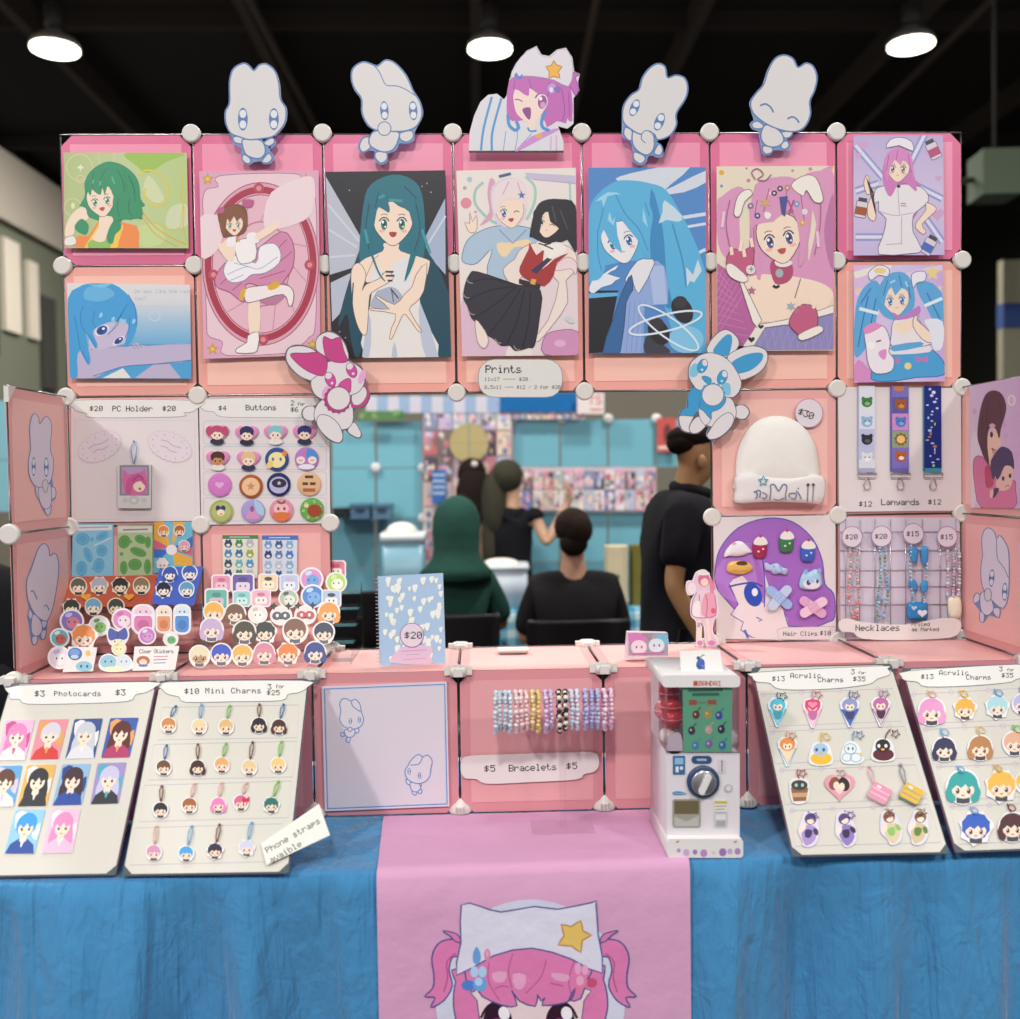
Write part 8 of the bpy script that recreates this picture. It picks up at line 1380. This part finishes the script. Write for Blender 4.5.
o = A.obj('figure_standee'); tag(o, 'acrylic standee of a pink haired figure on the shelf by the hair clips board', 'standee'); b = Art(fr, VO, (880, 622)); c = b.p((880, 622)); b.add([(c[0]+x*.036, y*.003, z*.022) for x, y, z in [(math.cos(a), h, math.sin(a)) for h in (0, 1) for a in [2*math.pi*i/20 for i in range(20)]]], [tuple(range(20)), tuple(range(20, 40))[::-1]]+[(i, (i+1) % 20, 20+(i+1) % 20, 20+i) for i in range(20)], CLR()); b.build_under('clear_base', o)

# ---------------------------------------------------------------- signs and bracelets on the front
VQ = (310, 660, 6.37); FF = FRONT.lift(.006)
A = Art(FF, VQ, (480, 960)); q = [(75, 168), (870, 137), (888, 930), (95, 962)]; A.base(q, .0016, M('#d9d0da', 'paper')); A.line([(92, 184), (858, 154), (874, 916), (112, 946)], '#5b8ccc', 9, True); A.line([(98, 190), (852, 161), (868, 911), (117, 940)], '#a8c4e4', 4, True)
def bunline(A, dx, dy, mir, ps):
    for p in ps: A.out([(dx+mir*x, dy+y) for x, y in p], '#dcd5de', '#5a86c4', 6, 4)
def beye(A, x, y): A.ell(x, y, 11, 20, '#5a86c4'); A.ell(x, y-8, 6, 7, '#dcd5de', 0, 8); A.ell(x, y+8, 6, 7, '#dcd5de', 0, 8)
bunline(A, 0, 0, 1, [[(225, 470), (198, 462), (200, 485), (225, 480)], [(285, 440), (310, 435), (308, 462), (288, 460)], [(235, 495), (258, 490), (250, 525), (232, 515)], [(222, 445), (280, 440), (285, 475), (255, 492), (228, 480)], [(230, 245), (262, 260), (290, 250), (318, 280), (328, 330), (342, 375), (325, 420), (270, 440), (215, 420), (190, 375), (198, 325), (190, 280), (205, 250)]])
A.line([(262, 258), (275, 295), (322, 328)], '#5a86c4', 6, False, 3); beye(A, 258, 388); beye(A, 316, 380); A.out(ellp(255, 440, 14, 14), '#dcd5de', '#5a86c4', 5, 0)
bunline(A, 0, 0, 1, [[(640, 770), (612, 758), (618, 785), (640, 795)], [(680, 785), (708, 785), (705, 808), (685, 808)], [(652, 830), (680, 835), (675, 858), (655, 852)], [(688, 815), (712, 825), (708, 848), (690, 842)], [(640, 780), (690, 785), (705, 815), (680, 838), (648, 828)], [(690, 600), (718, 615), (750, 605), (778, 640), (770, 690), (762, 740), (730, 775), (680, 785), (625, 760), (605, 710), (625, 670), (650, 630)]])
A.line([(718, 615), (695, 660), (640, 668)], '#5a86c4', 6, False, 3); beye(A, 632, 708); beye(A, 698, 735)
tag(A.obj('framed_sign'), 'square lilac sign with a blue border and two outlined bunnies', 'sign')
VR2 = (460, 660, 5.66); A = Art(FF, VR2, (400, 700)); q = sm([(40, 545), (200, 536), (560, 524), (750, 522), (785, 560), (780, 610), (750, 635), (700, 645), (660, 675), (400, 690), (180, 700), (120, 690), (90, 672), (30, 668), (5, 630), (8, 570)], 3); A.base(q, .0016, M('#e0d8d6', 'paper')); o = A.obj('price_sign'); words(o, A, [('$5', 136, 595, 38, None, 6.4, -.03), ('Bracelets', 275, 592, 38, None, 5.6, -.03), ('$5', 600, 580, 38, None, 6.4, -.03)]); tag(o, 'scalloped white sign reading Bracelets below the bracelet bar', 'sign')
BRF = tilted((562, 828), 90, TOP); t = empty('bracelet_stand', BRF.mw(BRF.w(562, 828)), 'clear acrylic T shaped stand holding the bracelets', 'display stand'); m = CLR()
def lb(pt): A = Art(BRF, VR2, (0, 0)); return A
def lp(x, y): d = BRF.w(VR2[0]+x/VR2[2], VR2[1]+y/VR2[2])-BRF.w(562, 828); return (d.dot(BRF.u), d.dot(BRF.v))
a, c = lp(190, 205), lp(880, 205); y0 = a[1]; b = MB(); b.tube([(a[0], y0, 0), (c[0], y0, 0)], .007, m, 12); b.build('crossbar', t)
b = MB(); pm_ = lp(575, 200); b.box(pm_[0]-.007, 0, -.007, pm_[0]+.007, y0, .007, m); b.build('post', t)
b = MB(); b.box(pm_[0]-.075, 0, -.05, pm_[0]+.07, .004, .045, m); b.build('foot_plate', t)
BRC = [(200, '#a8bac8', '#c4ced8'), (225, '#b4c4d0', '#a0b4c8'), (255, '#9cb4d0', '#c0cce0'), (282, '#aebfd4', '#c8d4e0'), (318, '#e4b4bc', '#ecccd0'), (346, '#dca0ac', '#eccccc'), (374, '#ecc4c0', '#e4a8b4'), (410, '#dcb84c', '#ecd48c'), (442, '#e0bc50', '#d8b048'), (485, '#bc94d0', '#d4b4e0'), (514, '#c8a4d8', '#b88ccc'), (558, '#e4dcc8', '#22222a'), (592, '#e8e0cc', '#22222a'), (630, '#cdbcd8', '#a8bcdc'), (660, '#dccce0', '#b4c4e0'), (706, '#8a84c8', '#a4a0d8'), (742, '#9c98d0', '#7c80c4'), (776, '#a8a0d8', '#8c90cc'), (815, '#dca8c8', '#eccce0'), (852, '#e0b4d0', '#d898bc')]
pale = lambda c: c if c == '#22222a' else '#'+''.join('%02x' % int(int(c[i:i+2], 16)*.68+232*.32) for i in (1, 3, 5))
BN = {200: 'silver blue', 318: 'pale coral', 410: 'golden yellow', 485: 'lilac purple', 558: 'cream and black', 630: 'lavender white', 706: 'periwinkle blue', 815: 'candy pink'}; cur = None; cnt = {}
SEQ = ['first', 'second', 'third', 'fourth']
for x, c1, c2 in BRC:
    if x in BN: cur = BN[x]; cnt[cur] = 0
    p = lp(x, 205); b = MB(); R_ = .0455+RN.uniform(-.003, .003); n = 26
    for k in range(n):
        a = 2*math.pi*k/n; rr = .0052*(1.25 if (k % 3 == 0) else .95); cc = pale(c2 if k % (2 if '22222a' in c2 else 3) == 0 else c1)
        b.ball((p[0]+RN.uniform(-.0015, .0015), y0+.0085-R_+R_*math.cos(a), R_*.55*math.sin(a)), rr, mat(cc, 'gloss'), 8, 6)
    b.tube([(p[0], y0+.0085-R_+R_*math.cos(2*math.pi*k/24), R_*.55*math.sin(2*math.pi*k/24)) for k in range(24)], .001, mat(c1, 'plastic'), 5, True)
    o = b.build('bracelet'); o.matrix_world = t.matrix_world.copy() if False else BRF.mw(BRF.w(562, 828)); cnt[cur] += 1; tag(o, f'{cur} bead bracelet, {SEQ[cnt[cur]-1]} of its colour from the two bunny sign side', 'bracelet', 'bead bracelets on the clear bar')

# ---------------------------------------------------------------- capsule toy machine
VG = (640, 640, 4.634); fr = tilted((703, 853), 90, TOP); G = lambda: Art(fr, VG, (292, 985))
t = empty('capsule_machine', fr.mw(fr.w(640+292/4.634, 640+985/4.634)), 'white capsule toy machine with a green card in its window', 'toy machine')
WM, WM2 = mat('#dcd6de', 'plastic'), mat('#e2dee0', 'plastic')
A = G(); A.prism(A.P(rrect(124, 522, 462, 915, 10)), -.2, 0, WM); A.prism(A.P([(124, 200), (462, 200), (462, 522), (124, 522)]), -.2, -.095, WM); A.build_under('body', t)
A = G(); A.prism(A.P(rrect(118, 905, 466, 992, 16)), -.2, .022, WM2); A.z = .0222
for x, y, r, c in ((170, 958, 9, '#b890c8'), (205, 968, 15, '#c8a8d4'), (245, 965, 11, '#a87cbc'), (285, 970, 16, '#b48cc4'), (330, 968, 8, '#d8c4dc'), (372, 966, 17, '#9c74b4'), (405, 962, 12, '#c4a4d0'), (440, 962, 14, '#ac88c0')): A.ell(x, y, r, r*1.1, c)
for x in (165, 430): A.ell(x, 918, 9, 5, '#c89094', -15)
A.build_under('base_ledge', t)
A = G(); A.prism(A.P(rrect(98, 158, 458, 214, 18)), -.205, .012, WM2, None); A.z = .0124; k = A.build_under('roof', t); A2 = G(); A2.z = .0127; A2.rect(242, 184, 262, 206, '#c0503c'); A2.text('BANDAI', 266, 184, 22, M('#b8402c'), 5.6); A2.build_under('lettering', k)
A = G(); m2 = mat('#faf6fa', 'tint')
for q, z0, z1 in (([(122, 214), (456, 214), (456, 520), (122, 520)], .004, .007), ([(122, 214), (126, 214), (126, 520), (122, 520)], -.094, .004), ([(452, 214), (456, 214), (456, 520), (452, 520)], -.094, .004)): A.prism(A.P(q), z0, z1, m2)
A.line([(120, 518), (456, 520)], M('#a8a0b0', 'plastic'), 8); A.build_under('clear_window', t)
A = G(); A.z = .0022; A.base([(196, 216), (425, 214), (424, 516), (200, 518)], .001, M('#66bd92', 'paper')); 
for q in ([(222, 232), (382, 228)], [(240, 252), (366, 250)]): A.line(q, '#3a7c5c', 15)
A.rect(225, 276, 262, 300, '#a86048'); A.rect(312, 276, 352, 298, '#a86048'); A.line([(265, 290), (305, 288)], '#7c7c54', 5)
for x, y, c in ((258, 345, '#6c3c34'), (312, 342, '#c8a83c'), (364, 348, '#3c5cb0'), (238, 418, '#4a3a5c'), (316, 414, '#d8b8a8'), (375, 412, '#2c3450'), (256, 488, '#4c98c4'), (318, 480, '#8478b4'), (380, 486, '#3c7cb8')): A.ell(x, y, 17, 20, c); A.line([(x+6, y-16), (x+22, y-36)], c, 5); A.ell(x-4, y-3, 5, 6, '#e0dcd4', 0, 8)
A.build_under('picture_card', t)
b = G()
for i, (x, y, z, c) in enumerate(((165, 330, -.05, '#c43844'), (160, 270, -.06, '#b03040'), (168, 385, -.045, '#cc4450'), (145, 360, -.075, '#c87888'), (150, 470, -.05, '#dcd4d0'), (438, 480, -.05, '#dcd4d0'))):
    b = G(); p = b.p((x, y)); b.ball((p[0], p[1], z), .0245 if i < 4 else .02, mat(c, 'gloss'), 14, 10); b.tube([(p[0]+.0247*math.cos(a), p[1], z+.0247*math.sin(a)) for a in [2*math.pi*j/16 for j in range(16)]] if i < 4 else [(p[0]-.005, p[1], z), (p[0]+.005, p[1], z)], .0008, mat('#e8c4c4', 'gloss'), 5, i < 4); b.build_under('capsule', t)
A = G(); A.S([(128, 520), (130, 450), (160, 430), (190, 440), (192, 520)], M('#d0ccd0', 'plastic')); A.build_under('chute', t)
A = G(); c = A.p((291, 655)); A.lathe([(.036, 0), (.036, .006), (.032, .008)], mat('#2f4468', 'plastic'), 32, (c[0], c[1], 0)); A.build_under('dial_ring', t)
A = G(); A.lathe([(.0275, .008), (.0275, .012), (.025, .014)], mat('#d0ced2', 'metal'), 32, (c[0], c[1], 0)); A.turn(291, 655, 25); A.prism(A.P(rrect(278, 606, 304, 704, 10)), .014, .026, mat('#dcdadc', 'plastic')); A.build_under('dial', t)
for nm, q, cc, op in (('badge', rrect(152, 536, 208, 622, 4), '#34689c', lambda A: (A.rect(160, 545, 200, 575, '#8cb8d8'), A.rect(164, 585, 178, 612, '#d8e0e8'), A.rect(184, 585, 198, 600, '#d8e0e8'))), ('badge', rrect(238, 536, 332, 572, 17), '#345078', lambda A: A.line([(262, 554), (308, 554)], '#9cb4d0', 10)), ('maker_plate', rrect(342, 742, 404, 796, 3), '#dcdad4', lambda A: (A.rect(345, 745, 402, 758, '#c8b44c'), A.line([(348, 770), (398, 768)], '#8a8a90', 4), A.line([(348, 784), (390, 782)], '#8a8a90', 4))), ('coin_slot', rrect(362, 550, 396, 615, 12), '#d0ccd4', lambda A: A.rect(376, 556, 381, 608, '#7a4a44')), ('coin_button', ellp(409, 686, 19, 19), '#b8b4ba', lambda A: A.ell(409, 686, 12, 12, '#d8d6d8')), ('script_mark', sm([(152, 705), (170, 700), (200, 704), (216, 712), (190, 716), (155, 716)], 2), '#4a84b8', lambda A: A.line([(158, 709), (208, 710)], '#a8cce4', 3)),
    ('outlet_window', rrect(150, 736, 280, 868, 12), '#9c988e', lambda A: (A.rect(158, 744, 272, 805, '#6a5f44'), A.poly([(158, 815), (215, 840), (272, 812), (270, 860), (160, 860)], '#b4b2b0'))), ('coin_return', rrect(342, 800, 404, 868, 6), '#c4c2c8', lambda A: (A.rect(350, 808, 396, 830, '#dcdade'), A.rect(352, 836, 394, 862, '#a4a2a8')))):
    A = G(); A.z = .0004; A.base(q, .0016, M(cc, 'plastic')); op(A); A.build_under(nm, t)
fr2 = Fr(fr.w(640+285/4.634, 640+165/4.634)+V((0, .03, .0)), (1, 0, 0), (0, .25, .97)); A = Art(fr2, VG, (285, 172)); A.base([(184, 52), (370, 45), (388, 168), (190, 176)], .001, M('#e4e2e2', 'paper')); A.ell(280, 112, 20, 26, '#3c5ca8', 15); A.line([(275, 90), (290, 70), (298, 74)], '#6a9c58', 6, False, 3); A.ell(270, 84, 9, 9, '#34508c'); A.ell(292, 124, 10, 9, '#5c7cc4'); A.line([(262, 118), (300, 136)], '#2c4484', 6)
tag(A.obj('sample_card'), 'white card with a blue sample charm standing on top of the capsule machine', 'card')
